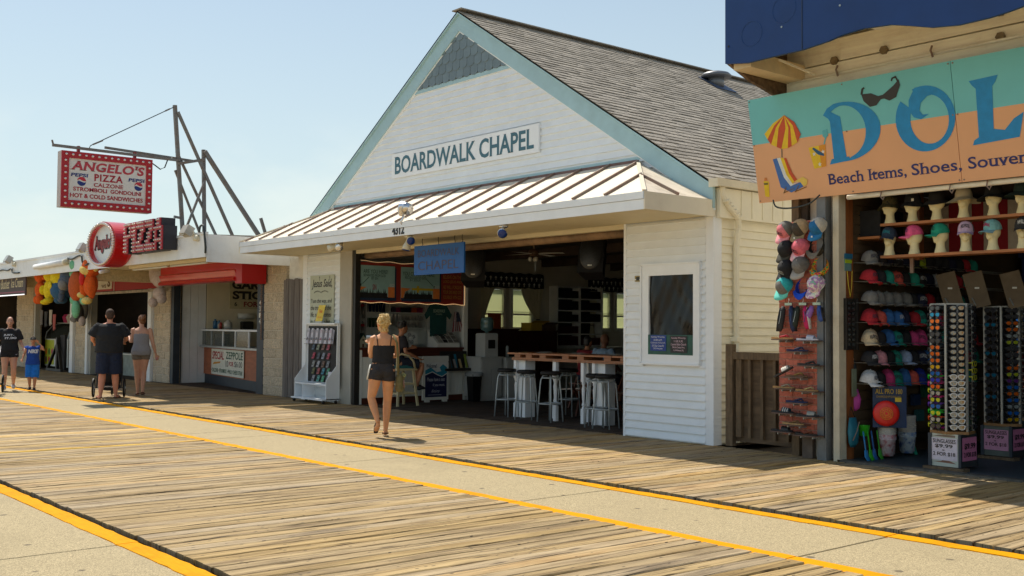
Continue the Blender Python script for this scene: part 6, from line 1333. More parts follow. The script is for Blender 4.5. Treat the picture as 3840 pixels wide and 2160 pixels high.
t = thing('pole_rail', 'pale pipe with hooks hanging just below the big shop sign', 'pipe', (-5, 10.72, 3.0)); MB().cyl((-6.85, 10.78, 3.035), (1.4, 10.78, 3.04), .03, n=10).build('pipe', M_timber, t, True)
for x in (-6.4, -5.6, -5.2, -4.5): MB().tube([(x, 10.74, 3.06), (x, 10.72, 3.0), (x+.03, 10.72, 2.96), (x+.05, 10.72, 3.0)], .008, 5).build('hook', M_seam, t)
cable([(-7.75, 10.6, 3.07), (-7.7, 10.6, 2.98), (-7.5, 10.6, 2.95), (-7.25, 10.6, 2.98), (-7.1, 10.6, 3.07)], .010, 'thin dark chain drooping below the left end of the shop sign', 'chain')
# the big sign: plane leaning outwards at the top
SO = V((-8.025, 10.70, 3.06)); SU = V((1, 0, 0)); SV = V((0, -.23, 1.24)); SN = SU.cross(SV).normalized()
if SN.y > 0: SN = -SN
def sp_(a, b, e=0.0): return SO+SU*a+SV*b+SN*e
bs = thing('shop_sign', 'big leaning shop sign with a painted beach scene and large blue letters', 'sign', (-4.5, 10.6, 3.06))
for a, b in ((0, 2.572), (2.578, 5.6), (5.606, 9.4)):
    q = MB(); q.add([sp_(a, 0, .0), sp_(b, 0), sp_(b, .565), sp_(a, .565)] + [sp_(a, 0, -.02), sp_(b, 0, -.02), sp_(b, .565, -.02), sp_(a, .565, -.02)], [(0, 1, 2, 3), (7, 6, 5, 4), (0, 4, 5, 1), (1, 5, 6, 2), (3, 7, 4, 0)]).build('sand_panel', mat('sign_sand', S(232, 172, 124), .45, .05, 1.5), bs)
    q = MB(); q.add([sp_(a, .565), sp_(b, .565), sp_(b, 1), sp_(a, 1)] + [sp_(a, .565, -.02), sp_(b, .565, -.02), sp_(b, 1, -.02), sp_(a, 1, -.02)], [(0, 1, 2, 3), (7, 6, 5, 4), (1, 5, 6, 2), (2, 6, 7, 3), (3, 7, 4, 0)]).build('sea_panel', mat('sign_sea', S(112, 196, 200), .45, .08, 1.3), bs)
def dp_(poly, m, e=.003, nm='painting'):
    MB().prism(poly, SO+SN*e, SU, SV, SN, .0012).build(nm, m, bs)
Mbl = plain(S(8, 138, 200), .45); Mnv = plain(S(36, 40, 108), .45)
def arcpts(cx, cy, rx, ry, a0, a1, n=16): return [(cx+rx*cos(radians(a0+(a1-a0)*i/n)), cy+ry*sin(radians(a0+(a1-a0)*i/n))) for i in range(n+1)]
# D
dp_([(1.04, .285), (1.30, .30), (1.30, .335), (1.265, .335), (1.235, .70), (1.12, .755), (1.02, .735), (1.08, .70), (1.10, .67), (1.10, .335), (1.07, .33)], Mbl)
out = arcpts(1.25, .56, .47, .265, 100, -78, 22); inn = arcpts(1.26, .56, .28, .235, -72, 92, 22)
dp_([(1.02, .735)]+[(1.08, .79)]+out+[(1.24, .295)]+inn+[(1.18, .78), (1.10, .745)], Mbl, .0045)
# O with a curl
o1 = arcpts(2.24, .565, .335, .275, 140, 470, 36); i1 = arcpts(2.29, .555, .215, .205, 470, 150, 32)
dp_(o1+i1, Mbl)
dp_([(2.16, .835), (2.08, .74), (2.07, .66), (2.12, .59), (2.20, .565), (2.29, .60), (2.22, .60), (2.19, .64), (2.21, .70), (2.29, .75), (2.36, .755), (2.30, .835)], Mbl, .0045)
# L L E S
def bigL(x): dp_([(x, .81), (x+.30, .82), (x+.27, .77), (x+.235, .74), (x+.21, .40), (x+.32, .38), (x+.42, .46), (x+.52, .50), (x+.46, .31), (x-.02, .29), (x+.0, .33), (x+.05, .35), (x+.065, .74), (x+.03, .77)], Mbl)
bigL(2.75); bigL(3.55)
dp_([(4.4, .82), (4.85, .84), (4.86, .74), (4.7, .78), (4.6, .78), (4.6, .60), (4.72, .60), (4.72, .55), (4.6, .55), (4.6, .36), (4.72, .35), (4.88, .44), (4.9, .31), (4.4, .29), (4.45, .34), (4.45, .77)], Mbl)
dp_([(5.15, .30), (5.4, .28), (5.6, .36), (5.6, .50), (5.35, .60), (5.32, .70), (5.42, .77), (5.58, .72), (5.58, .82), (5.35, .84), (5.16, .76), (5.17, .62), (5.42, .50), (5.44, .40), (5.36, .34), (5.18, .40)], Mbl)
k = dict(serif=1.0, bold=.012)
for s_, a, w in (('Beach Items,', .99, .98), ('Shoes,', 2.03, .56), ('Souvenirs,', 2.66, .88), ('Jewelry', 3.7, .7)):
    vs_, fs_, _ = glyphs(s_, **k); q = MB(); q.add([sp_(a+u_*w, .095+.115*v_-(.03 if ',' in s_ or 'J' in s_ else 0)+.02, .004) for u_, v_ in vs_], fs_); q.build('lettering', Mnv, bs)
# umbrella, chair, bucket, lotion, sunglasses painted on the sign
yel, ored = plain(S(234, 196, 24), .45), plain(S(202, 76, 30), .45)
top = (.50, .80); base_ = [(.19, .655), (.235, .56), (.33, .515), (.405, .50), (.50, .50), (.60, .525), (.665, .545), (.70, .60)]
rim = [(.19, .655), (.225, .60), (.27, .545), (.345, .515), (.41, .49), (.50, .49), (.56, .505), (.64, .53), (.70, .60)]
for i, (a, b) in enumerate(zip(rim, rim[1:])): 
    mdx = ((a[0]+b[0])/2+(top[0]-(a[0]+b[0])/2)*.5+(.02 if i > 3 else -.02)); dp_([top, (a[0]*.45+top[0]*.55+(-.03 if i < 4 else .04), a[1]*.4+top[1]*.6), a, b, (b[0]*.45+top[0]*.55+(-.03 if i < 3 else .04), b[1]*.4+top[1]*.6)], ored if i % 2 else yel, .003+.0006*i)
dp_([(.395, .41), (.41, .41), (.42, .49), (.405, .49)], plain(S(120, 110, 90)))
dp_([(.27, .405), (.33, .41), (.40, .22), (.48, .13), (.62, .16), (.66, .115), (.48, .07), (.34, .13)], plain(S(60, 110, 180), .45)); dp_([(.33, .41), (.38, .41), (.44, .24), (.51, .15), (.60, .165), (.48, .13), (.40, .22)], plain(S(220, 224, 220), .45), .0045); dp_([(.38, .41), (.43, .40), (.48, .25), (.54, .17), (.51, .15), (.44, .24)], yel, .006); dp_([(.43, .40), (.46, .40), (.52, .26), (.58, .185), (.54, .17), (.48, .25)], ored, .0065); dp_([(.54, .17), (.66, .205), (.72, .175), (.71, .13), (.66, .115), (.62, .16)], plain(S(236, 200, 90), .45), .007)
for pl2 in ([(.37, .07), (.38, .07), (.42, .12), (.41, .13)], [(.37, .07), (.52, .105), (.52, .11), (.37, .078)], [(.53, .07), (.54, .07), (.60, .13), (.59, .13)], [(.53, .07), (.70, .105), (.70, .112), (.53, .078)]): dp_(pl2, plain(S(120, 90, 40)), .0075)
dp_([(.78, .465), (1.01, .475), (.99, .275), (.83, .265)], yel); dp_([(.92, .47), (1.01, .475), (.99, .275), (.93, .27)], plain(S(226, 150, 30)), .0045); dp_([(.83, .45), (.85, .46), (.98, .39), (.98, .37), (.90, .39)], plain(S(40, 90, 130)), .006)
for (a, b) in ((.85, .40), (.91, .30), (.97, .41)): dp_([(a+(.026 if j % 2 == 0 else .011)*cos(radians(90+36*j)), b+(.022 if j % 2 == 0 else .009)*sin(radians(90+36*j))) for j in range(10)], M_inwhite, .0055)
dp_([(.985, .475), (1.0, .475), (1.03, .53), (1.06, .55), (1.05, .61), (.99, .60), (.985, .55), (1.01, .53)], plain(S(90, 180, 190)))
dp_([(.10, .06), (.16, .05), (.175, .20), (.10, .21)], yel); dp_([(.11, .21), (.16, .21), (.15, .24), (.12, .24)], plain(S(216, 130, 60))); dp_([(.10, .19), (.165, .19), (.16, .17), (.105, .17)], plain(S(120, 110, 40)), .005)
dp_([(1.53, .86), (1.55, .80), (1.62, .74), (1.70, .745), (1.76, .79), (1.80, .79), (1.86, .765), (1.94, .785), (2.0, .88), (1.99, .93), (1.92, .885), (1.79, .825), (1.73, .82), (1.65, .855), (1.56, .86)], plain((.018, .018, .02), .3), .005); dp_([(1.52, .86), (1.54, .91), (1.57, .92), (1.58, .905), (1.56, .90), (1.545, .86)], M_black, .005); dp_([(1.985, .92), (1.96, .965), (1.91, .955), (1.895, .93), (1.91, .925), (1.925, .945), (1.955, .945), (1.97, .91)], M_black, .005)
for a in (.02, 1.3, 2.55, 2.6, 4.2):
    for b in (.02, .98, .56): MB().cyl(sp_(a, b, 0), sp_(a, b, .006), .009, n=6).build('screw', M_seam, bs)
# gate between chapel and shop
gt_ = thing('wood_gate', 'low brown wooden gate with vertical battens between the chapel and the shop', 'gate', (-8.2, 11.0, 0))
MB().box(-8.72, -7.62, 11.02, 11.04, .08, 1.22).build('plywood_sheet', mat('dark_plywood', S(104, 84, 62), .85, .4, 3, .2, 20, stretch=(.7, 1, 6)), gt_)
MB().box(-8.74, -8.63, 10.94, 11.015, .02, 1.32).build('post', M_oldwood, gt_); MB().box(-8.66, -7.60, 10.95, 11.01, 1.13, 1.22).build('top_rail', M_oldwood, gt_)
for i in range(6): x = -8.60+i*.19; MB().box(x, x+(.085 if i == 0 else .04), 10.97, 11.018, .14, 1.128).build('batten', M_oldwood, gt_)
# brick display panel with caps and sandals
bp_ = thing('brick_display', 'tall upright panel faced with thin red bricks, standing on two posts', 'display panel', (-7.46, 10.75, 0))
MB().box(-7.775, -7.155, 10.752, 10.78, .26, 2.80).build('backing_board', M_mort2, bp_)
zz = .262; k = 0
while zz < 2.76:
    xx = -7.775-(.10 if k % 2 else 0); hh = min(.068, 2.80-zz)
    while xx < -7.16:
        a, b = max(xx+.004, -7.775), min(xx+.196, -7.155)
        if b-a > .02: MB().bevbox(a, b, 0, 0, 0, 0, 0) if False else MB().add([(a, 10.752, zz), (b, 10.752, zz), (b, 10.752, zz+hh), (a, 10.752, zz+hh), (a+.004, 10.741, zz+.004), (b-.004, 10.741, zz+.004), (b-.004, 10.741, zz+hh-.004), (a+.004, 10.741, zz+hh-.004)], [(4, 5, 6, 7), (0, 1, 5, 4), (1, 2, 6, 5), (2, 3, 7, 6), (3, 0, 4, 7)]).build('brick', M_brick, bp_)
        xx += .20
    zz += .075; k += 1
MB().box(-7.15, -7.135, 10.74, 10.79, .26, 2.82).build('edge_strip', M_black, bp_)
for x in (-7.48, -7.2): MB().box(x, x+(.14 if x < -7.3 else .05), 10.79, 10.86, 0, .9).build('post', mat('grey_post_wood', S(108, 96, 86), .85, .3, 6), bp_)
# --- caps
def cap(name, label, pos, fwd, up, c_front, c_back, c_brim, group, cat='cap', s=1.0, logo=None, logoc=None, tie=None):
    f = V(fwd).normalized(); u = (V(up)-f*V(up).dot(f)).normalized(); r = u.cross(f).normalized(); Rm = Matrix((f, r, u)).transposed()
    t = thing(name, label, cat, pos, group); p = V(pos)
    def crown(a0, a1, mt, nm, inf=0.0):
        n, m = 8, 6; vs = []; fs = []
        for j in range(m+1):
            th = pi/2*j/m
            for i in range(n+1):
                a = a0+(a1-a0)*i/n; rr = (cos(th)**.75)
                vs.append(p+Rm @ V((.098*rr*cos(a)*s, .085*rr*sin(a)*s, (.118*sin(th)**.9+.006*cos(a)*sin(2*th))*s)))
        for j in range(m):
            for i in range(n): k_ = j*(n+1)+i; fs.append((k_, k_+1, k_+n+2, k_+n+1))
        MB().add(vs, fs).build(nm, mt, t, True)
    mf = plain(c_front, .85, scale=30, var=.22) if not tie else tie; mb2 = plain(c_back, .85, scale=30, var=.22) if not tie else tie
    crown(-1.15, 1.15, mf, 'front_panel'); crown(1.15, 2*pi-1.15, mb2, 'crown')
    vs = []; n = 10
    for i in range(n+1):
        a = -1.2+2.4*i/n; ed = V((.098*cos(a), .085*sin(a), .004)); L_ = .075*max(0, cos(a*.95))**.6
        for (kx, dz) in ((0, 0), (.5, .004), (1, -.002)):
            w_ = ed+V((L_*kx, 0, dz-.035*(ed.y/.085)**2*kx*1.0)); vs.append(p+Rm @ (w_*s))
    nb_ = len(vs); vs += [v-Rm @ V((0, 0, .004*s)) for v in vs]
    fs = [(i*3+j, i*3+j+1, i*3+j+4, i*3+j+3) for i in range(n) for j in range(2)]; fs += [tuple(nb_+x for x in f_[::-1]) for f_ in fs]+[(i*3+2, nb_+i*3+2, nb_+i*3+5, i*3+5) for i in range(n)]
    MB().add(vs, fs).build('brim', plain(c_brim, .85) if not tie else tie, t, True)
    MB().ell(p+Rm @ V((0, 0, .119*s)), .008*s, 6, 4).build('button', plain(c_brim, .8), t)
    if logo:
        vs_, fs_, _ = glyphs(logo, bold=.03, serif=.8); q = MB(); pts = []
        for u_, v_ in vs_:
            a = (u_-.5)*1.15; th = .48+(v_-.5)*.42+.15*(1-(2*u_-1)**2); rr = cos(th)**.75
            pts.append(p+Rm @ V((.1005*rr*cos(a)*s*1.02, .0875*rr*sin(a)*s*1.03, .1205*sin(th)**.9*s)))
        # glyph u runs left to right as seen from the front
        q.add(pts, fs_).build('lettering', plain(logoc or (.02, .02, .03), .7), t)
    return t
def tiedye(nm, cols, sc=22):
    if nm in MATS: return MATS[nm]
    m = mat(nm, cols[0], .85, .1, 10); nt_ = m.node_tree; b_ = nt_.nodes['Principled BSDF']; tc = nt_.nodes.new('ShaderNodeTexCoord'); nz = nt_.nodes.new('ShaderNodeTexNoise'); nz.inputs['Scale'].default_value = sc; nz.inputs['Detail'].default_value = 3
    cr_ = nt_.nodes.new('ShaderNodeValToRGB'); cr_.color_ramp.interpolation = 'EASE'; e = cr_.color_ramp.elements
    while len(e) < len(cols): e.new(.5)
    for i, c_ in enumerate(cols): e[i].position = .3+.4*i/(len(cols)-1); e[i].color = (*c_, 1)
    nt_.links.new(tc.outputs['Object'], nz.inputs['Vector']); nt_.links.new(nz.outputs['Fac'], cr_.inputs['Fac']); nt_.links.new(cr_.outputs[0], b_.inputs['Base Color']); return m
rainbow = tiedye('rainbow_dye', [S(120, 40, 150), S(214, 40, 50), S(244, 180, 30), S(60, 180, 70), S(40, 120, 200)]); bluedye = tiedye('blue_dye', [S(20, 30, 80), S(60, 110, 180), S(200, 220, 230), S(40, 70, 130)]); pinkdye = tiedye('pastel_dye', [S(150, 210, 170), S(232, 228, 220), S(190, 130, 190), S(130, 190, 160)]); purpdye = tiedye('purple_dye', [S(60, 30, 100), S(190, 180, 220), S(130, 110, 190)])
W_, K_, G_ = S(214, 210, 200), (.018, .018, .02), S(120, 118, 112)
pc = [  # x, z, front, back, brim, logo, logo colour, label, dye, facing tweak
 (-7.62, 2.67, S(226, 130, 136), G_, S(240, 160, 168), 'WILDWOOD', S(60, 50, 70), 'pink and grey cap with dark lettering, top left on the brick panel', None),
 (-7.41, 2.68, S(70, 64, 54), S(190, 160, 120), S(150, 136, 104), None, None, 'dark olive and tan cap with a round badge, top middle on the brick panel', None),
 (-7.17, 2.68, S(30, 110, 166), S(200, 194, 180), S(40, 120, 176), None, None, 'blue cap with a white mesh back and oval badge, top right on the brick panel', None),
 (-7.61, 2.44, K_, K_, S(70, 68, 60), None, None, 'black cap second from the top in the left column of the panel', None),
 (-7.41, 2.45, S(228, 110, 124), S(228, 110, 124), S(244, 190, 196), 'WILDWOOD', S(40, 40, 60), 'coral pink cap with a pale brim in the middle column of the panel', None),
 (-7.24, 2.48, S(60, 56, 46), S(40, 38, 32), S(130, 120, 104), None, None, 'dark khaki cap turned upside down in the right column of the panel', None),
 (-7.61, 2.21, K_, K_, K_, 'WILDWOOD', S(170, 170, 165), 'black cap with grey lettering, third down in the left column', None),
 (-7.41, 2.24, S(120, 118, 114), S(110, 106, 100), S(170, 166, 158), None, None, 'grey washed cap with an anchor in the middle column', None),
 (-7.19, 2.25, G_, G_, G_, None, None, 'rainbow tie-dye cap, third down in the right column', rainbow),
 (-7.64, 2.00, G_, S(50, 180, 180), S(110, 214, 200), None, None, 'turquoise cap with a rainbow burst, bottom of the left column', None),
 (-7.42, 2.01, S(24, 70, 190), S(24, 70, 190), S(28, 84, 210), None, None, 'bright blue cap, bottom of the middle column of caps', None),
 (-7.20, 2.01, G_, G_, G_, None, None, 'pastel green and pink tie-dye cap, bottom of the right column', pinkdye)]
for i, (x, z, cf_, cb_, cbr, lg, lgc, lb_, dye) in enumerate(pc):
    flip = i in (5, 8, 10)
    fw = (-.42, -.52, -.85) if not flip else (.12, -.50, -.86); up_ = (.10, -.85, .55) if not flip else (0, .75, -.5)
    c__ = cap('cap', lb_, (x+.02, 10.66 if not flip else 10.69, z+.02), fw, up_, cf_, cb_, cbr, 'caps on the brick panel', s=1.14, logo=lg, logoc=lgc, tie=dye)
    if i in (1, 2):
        f = V(fw).normalized(); n_ = (V((.10, -.85, .55))-f*V((.10, -.85, .55)).dot(f)).normalized(); d = (f*.62+n_*.78).normalized(); b_ = V((x+.02, 10.66, z+.02))+d*.108; MB().cyl(b_, b_+d*.004, .030, n=16).build('badge', plain(W_, .6), c__); MB().cyl(b_+d*.004, b_+d*.006, .022, n=16).build('badge_centre', plain(S(60, 70, 60), .6), c__)
    if i == 9:
        MB().ell((x-.015, 10.575, z+.055), (.045, .016, .045), 12, 8).build('burst_print', rainbow, c__, True)
    MB().box(x-.035, x-.015, 10.575, 10.578, z-.10, z-.08).build('price_tag', M_inwhite, c__) if i in (0, 1, 2, 4, 6) else None
# hanging water shoes
def hang_shoes(x, label, cols):
    t = thing('water_shoes', label, 'shoes', (x, 10.68, 1.55), 'pairs of water shoes hanging on the panel')
    MB().tube([(x, 10.70, 1.88), (x+.01, 10.69, 1.86), (x, 10.69, 1.83)], .004, 5).build('hanger_hook', M_inwhite, t); MB().box(x-.05, x+.05, 10.685, 10.695, 1.80, 1.83).build('hanger', plain(S(190, 214, 196)), t)
    for k, (dx, c_, h) in enumerate(cols):
        sh_ = MB(); b = V((x+dx, 10.67, 1.79)); tl = .04*(1 if dx > 0 else -1)
        sh_.loft([(b, .02, .018), (b+V((tl*.2, -.005, -.05)), .036, .03), (b+V((tl*.5, -.01, -h*.5)), .040, .034), (b+V((tl, -.015, -h*.85)), .042, .028), (b+V((tl*1.2, -.015, -h)), .026, .016)], 12); sh_.build('upper', plain(c_, .7), t, True)
        so_ = MB(); o2 = V((-.036 if dx < 0 else .036, .0, 0)); so_.loft([(b+o2+V((0, 0, -.02)), .008, .03), (b+o2+V((tl*.5, -.01, -h*.5)), .010, .035), (b+o2+V((tl*1.1, -.015, -h)), .008, .024)], 8); so_.build('sole', plain(K_ if k == 0 else W_ if c_ == S(196, 24, 90) else K_), t, True)
        MB().tube([b+V((tl*.2, -.04, -.06)), b+V((tl*.5+.01, -.048, -h*.4)), b+V((tl*.6-.01, -.046, -h*.7))], .004, 5).build('piping', plain(S(180, 190, 190) if k == 0 else S(60, 90, 140)), t)
hang_shoes(-7.60, 'black and navy pair of water shoes on a hanger, left on the panel', [(-.055, K_, .30), (.055, S(24, 40, 76), .30)])
hang_shoes(-7.40, 'green trimmed black and hot pink pair of water shoes in the middle', [(-.05, S(28, 40, 28), .27), (.05, S(196, 24, 90), .27)])
hang_shoes(-7.21, 'small purple and blue pair of clogs on a hanger, right on the panel', [(-.05, S(150, 100, 176), .14), (.05, S(50, 80, 150), .18)])
def sandal(x, z, label, sole, strap, rz=0.0, kind=0, tilt=0.0, y=10.60):
    t = thing('sandal', label, 'sandal', (x, y, z), 'sandals on small panel shelves'); R = Matrix.Rotation(rz, 3, 'Z') @ Matrix.Rotation(tilt, 3, 'Y')
    out_ = [(-.13, -.028), (-.10, -.036), (-.02, -.032), (.06, -.044), (.11, -.040), (.135, -.015), (.13, .02), (.10, .04), (.03, .036), (-.05, .030), (-.11, .032), (-.135, .01)]
    P_ = V((x, y, z)); vs = [P_+R @ V((a, b, 0)) for a, b in out_]+[P_+R @ V((a, b, .016+.006*(a < -.06))) for a, b in out_]; n = len(out_)
    MB().add(vs, [tuple(range(n))[::-1], tuple(range(n, 2*n))]+[(i, (i+1) % n, (i+1) % n+n, i+n) for i in range(n)]).build('sole', plain(sole, .7), t)
    if kind == 0:
        for s_ in (-1, 1): MB().loft([(P_+R @ V((.085, 0, .02)), .006, .004), (P_+R @ V((.05, s_*.018, .045)), .009, .005), (P_+R @ V((-.02, s_*.036, .02)), .009, .005)], 6).build('strap', plain(strap, .6), t, True)
    else:
        vs = []
        for i in range(9):
            a = pi*i/8
            for xx in (.0, .09): vs.append(P_+R @ V((xx, -.042*cos(a), .014+.05*sin(a)*(1 if xx == 0 else .8))))
        MB().add(vs, [(2*i, 2*i+1, 2*i+3, 2*i+2) for i in range(8)]).build('strap', plain(strap, .5), t, True)
        if kind == 2: 
            for k_ in range(3): MB().add([P_+R @ V((.015+.026*k_, -.043*cos(a), .016+.052*sin(a)*(1-.1*k_))) for a in [pi*i/8 for i in range(9)]]+[P_+R @ V((.025+.026*k_, -.043*cos(a), .016+.052*sin(a)*(1-.1*k_))) for a in [pi*i/8 for i in range(9)]], [(i, i+1, i+10, i+9) for i in range(8)]).build('stripe', plain(W_), t)
def pshelf(x0, x1, z): 
    MB().box(x0, x1, 10.54, 10.74, z-.014, z-.002).build('shelf', mat('panel_shelf', S(110, 84, 72), .6, .3), bp_)
    for x in (x0+.07, x1-.07): MB().box(x-.006, x+.006, 10.6, 10.74, z-.04, z-.015).build('shelf_bracket', M_steel, bp_)
for (a, b, z) in ((-7.74, -7.5, 1.40), (-7.40, -7.16, 1.39), (-7.52, -7.30, 1.26), (-7.38, -7.14, 1.10), (-7.60, -7.30, .96), (-7.70, -7.44, .82), (-7.42, -7.14, .80), (-7.54, -7.30, .66), (-7.74, -7.44, .53), (-7.40, -7.14, .51), (-7.62, -7.32, .40), (-7.76, -7.46, .31), (-7.44, -7.14, .29)): pshelf(a, b, z)
sandal(-7.62, 1.40, 'tan flip flop with red flowered straps, top left sandal shelf', S(190, 140, 80), S(190, 40, 60), .2)
sandal(-7.27, 1.39, 'chunky white and black slide on the top right sandal shelf', S(206, 204, 214), S(190, 192, 204), .1, 1); MB().ell((-7.32, 10.60, 1.412), (.05, .028, .012), 10, 6).build('insole', plain(S(30, 34, 50)), [o for o in bp_.children][0].parent)
sandal(-7.41, 1.26, 'navy flip flop alone on the second sandal shelf', S(24, 36, 76), S(30, 44, 84), .1)
sandal(-7.26, 1.10, 'black flip flop on the third sandal shelf at the right', (.03, .03, .03), (.03, .03, .03), .1)
sandal(-7.60, 1.00, 'black and white striped slide leaning on end at the left edge', S(60, 56, 52), W_, .2, 2, -.5)
sandal(-7.42, .96, 'brown sandal with gold straps beside the leaning slide', S(110, 82, 56), S(150, 120, 60), .2)
sandal(-7.60, .82, 'tan sandal with silver straps on the fifth shelf, left', S(176, 136, 84), S(160, 150, 130), .2)
sandal(-7.28, .80, 'tan sandal with gold straps on the fifth shelf, right', S(170, 130, 80), S(180, 160, 110), .2)
sandal(-7.42, .66, 'navy flip flop with a white mark on the sixth shelf', S(30, 44, 86), S(30, 44, 86), .1)
sandal(-7.62, .53, 'black slide with white stripes on the lower left shelf', (.02, .02, .022), S(40, 60, 70), .2, 2)
sandal(-7.27, .51, 'black slide with a silver band on the lower right shelf', (.02, .02, .022), S(150, 150, 140), .2, 1)
sandal(-7.47, .40, 'tan sandal with a brown crossed strap near the bottom', S(172, 140, 92), S(120, 90, 50), .1)
sandal(-7.63, .31, 'black slide on the bottom left shelf', (.02, .02, .022), (.03, .03, .03), .2, 1)
sandal(-7.29, .29, 'black flip flop with orange edge on the bottom right shelf', (.03, .025, .02), S(120, 60, 30), .1)
# --- foam heads with hats on two plank shelves
for nm, z, x0, yy in (('plank_shelf', 2.745, -6.68, 11.2), ('plank_shelf', 2.375, -6.68, 11.2)):
    t = thing(nm, 'upper' if z > 2.5 else 'lower', 'shelf', (-4, yy, z)); t['label'] = ('upper' if z > 2.5 else 'lower')+' long brown plank shelf holding foam heads with '+('sun hats' if z > 2.5 else 'caps')
    MB().box(x0, 1.4, yy-.02, yy+.22, z-.03, z).build('plank', M_shelfw, t)
    for x in (-6.43, -3.4): MB().box(x-.02, x+.02, yy+.221, yy+.25, z-.2, z-.03).build('bracket', M_seam, t)
for x in (-6.48, -3.45): MB().box(x, x+.13, 11.46, 11.56, 2.33, 3.2).build('post', M_orwood, shop)
def foam():
    q = MB(); q.lathe((0, 0, 0), [(.068, 0), (.062, .02), (.05, .06), (.046, .10), (.05, .13)], 20)
    q.ell((0, .01, .20), (.066, .080, .088), 20, 14); q.ell((0, -.03, .155), (.046, .05, .045), 14, 10); q.ell((0, -.076, .178), (.010, .016, .020), 8, 6); q.ell((0, -.066, .150), (.018, .012, .007), 8, 6); q.ell((0, -.055, .125), (.022, .02, .015), 8, 6); q.ell((-.028, -.06, .198), (.018, .016, .012), 8, 6); q.ell((.028, -.06, .198), (.018, .016, .012), 8, 6)
    o = q.build('foam_head', mat('cream_foam', S(228, 214, 166), .7, .05, 10), None, True, at=(0, 0, 0)); remesh(o, .007, 2, .5); return o
fh = foam()
hx = [(-6.59, 'camouflage'), (-6.31, 'black tagged'), (-6.02, 'dark grey'), (-5.71, 'cream'), (-5.38, 'black wide'), (-5.07, 'dark green')]
cx2 = [(-6.60, 'denim'), (-6.29, 'pink'), (-5.98, 'green'), (-5.69, 'lilac'), (-5.39, 'aqua'), (-5.07, 'black')]
first = True
for i, (x, c_) in enumerate(hx+cx2):
    zz = 2.745 if i < 6 else 2.375; rz = [-.7, -.9, -1.1, .1, -.6, -.5, .1, -.9, -.7, .4, -.35, .3][i]
    lab = 'cream foam head under the %s %s' % (c_, 'sun hat on the upper plank shelf' if i < 6 else 'cap on the lower plank shelf')
    if first: fh.location = (x, 11.24, zz); fh.rotation_euler = (0, 0, rz); tag(fh, lab, 'mannequin head', 'foam heads'); first = False
    else: copytree(fh, None, (x, 11.24, zz), rz, lab)
def buckethat(x, z, label, m, brim=.055, r=.092):
    t = thing('bucket_hat', label, 'hat', (x, 11.24, z), 'sun hats on foam heads'); c_ = (x, 11.245, z)
    vs = []; n = 28; prof = [(.05, .095), (r*.8, .09), (r*.93, .05), (r, .0), (r+brim*.5, -.022), (r+brim, -.05)]
    q = MB(); allv = [(x, 11.245, z+.098)]
    for (rr, dz) in prof:
        for i in range(n): a = 2*pi*i/n; wv_ = (1+.06*sin(3*a+x*7))*1 if rr > r else 1; allv.append((x+rr*wv_*cos(a), 11.245+rr*wv_*1.08*sin(a), z+dz+(.012*sin(2*a+x*5) if rr > r+.01 else 0)))
    fs = [(0, 1+i, 1+(i+1) % n) for i in range(n)]+[(1+j*n+i, 1+(j+1)*n+i, 1+(j+1)*n+(i+1) % n, 1+j*n+(i+1) % n) for j in range(len(prof)-1) for i in range(n)]
    half = 1+4*n
    q.add(allv, [f_ for f_ in fs if max(f_) < half]); q.build('hat_crown', m, t, True); MB().add(allv[1+3*n:], [(j*n+i, (j+1)*n+i, (j+1)*n+(i+1) % n, j*n+(i+1) % n) for j in range(2) for i in range(n)]).build('hat_brim', m, t, True); return t
camo = tiedye('camo', [S(40, 50, 30), S(70, 70, 40), S(90, 80, 50), S(30, 34, 26)], 30)
buckethat(-6.59, 2.965, 'camouflage sun hat with an orange tag on the first foam head', camo, .045); h2 = buckethat(-6.31, 2.965, 'black bucket hat with a white price tag on the second foam head', plain(K_, .9), .05); MB().box(-6.27, -6.24, 11.14, 11.145, 2.97, 3.0).build('price_tag', M_inwhite, h2)
buckethat(-6.02, 2.965, 'dark grey bucket hat on the third foam head', plain(S(40, 38, 38), .9), .05); buckethat(-5.71, 2.97, 'cream bucket hat with a wide drooping brim and cord', plain(S(212, 200, 170), .9), .085); buckethat(-5.38, 2.97, 'black wide brimmed sun hat with a neck cord', plain(K_, .9), .085); buckethat(-5.07, 2.97, 'dark green sun hat at the right edge', plain(S(40, 62, 58), .9), .08)
for i, (x, fc, bc_, br, lg, lgc, ang, lb_) in enumerate(((-6.60, S(44, 60, 78), S(44, 60, 78), S(50, 66, 84), 'Wildwood', S(40, 130, 140), -1.5, 'dark denim cap with teal script on a foam head'), (-6.29, S(236, 92, 140), S(236, 92, 140), S(244, 110, 150), 'WILDWOOD', S(50, 40, 90), -2.45, 'hot pink cap on a foam head, second on the lower shelf'), (-5.98, S(30, 150, 120), S(30, 150, 120), S(30, 150, 120), 'WILDWOOD', S(20, 40, 40), -2.3, 'sea green cap on a foam head, third on the lower shelf'),
   (-5.69, S(206, 176, 196), S(110, 106, 104), S(180, 156, 190), 'WILDWOOD', S(50, 50, 54), -1.2, 'lilac cap with a grey mesh back on a foam head'), (-5.39, S(130, 186, 184), S(130, 186, 184), S(120, 160, 172), 'Wildwood', S(180, 30, 90), -1.95, 'pale aqua cap with pink script on a foam head'), (-5.07, S(50, 48, 46), S(50, 48, 46), S(40, 38, 38), 'WILD', W_, -1.3, 'charcoal cap with white letters at the right edge'))):
    cap('cap', lb_, (x, 11.24+.005, 2.375+.215), (cos(ang), sin(ang), -.12), (0, 0, 1), fc, bc_, br, 'caps on foam heads', s=1.02, logo=lg, logoc=lgc)
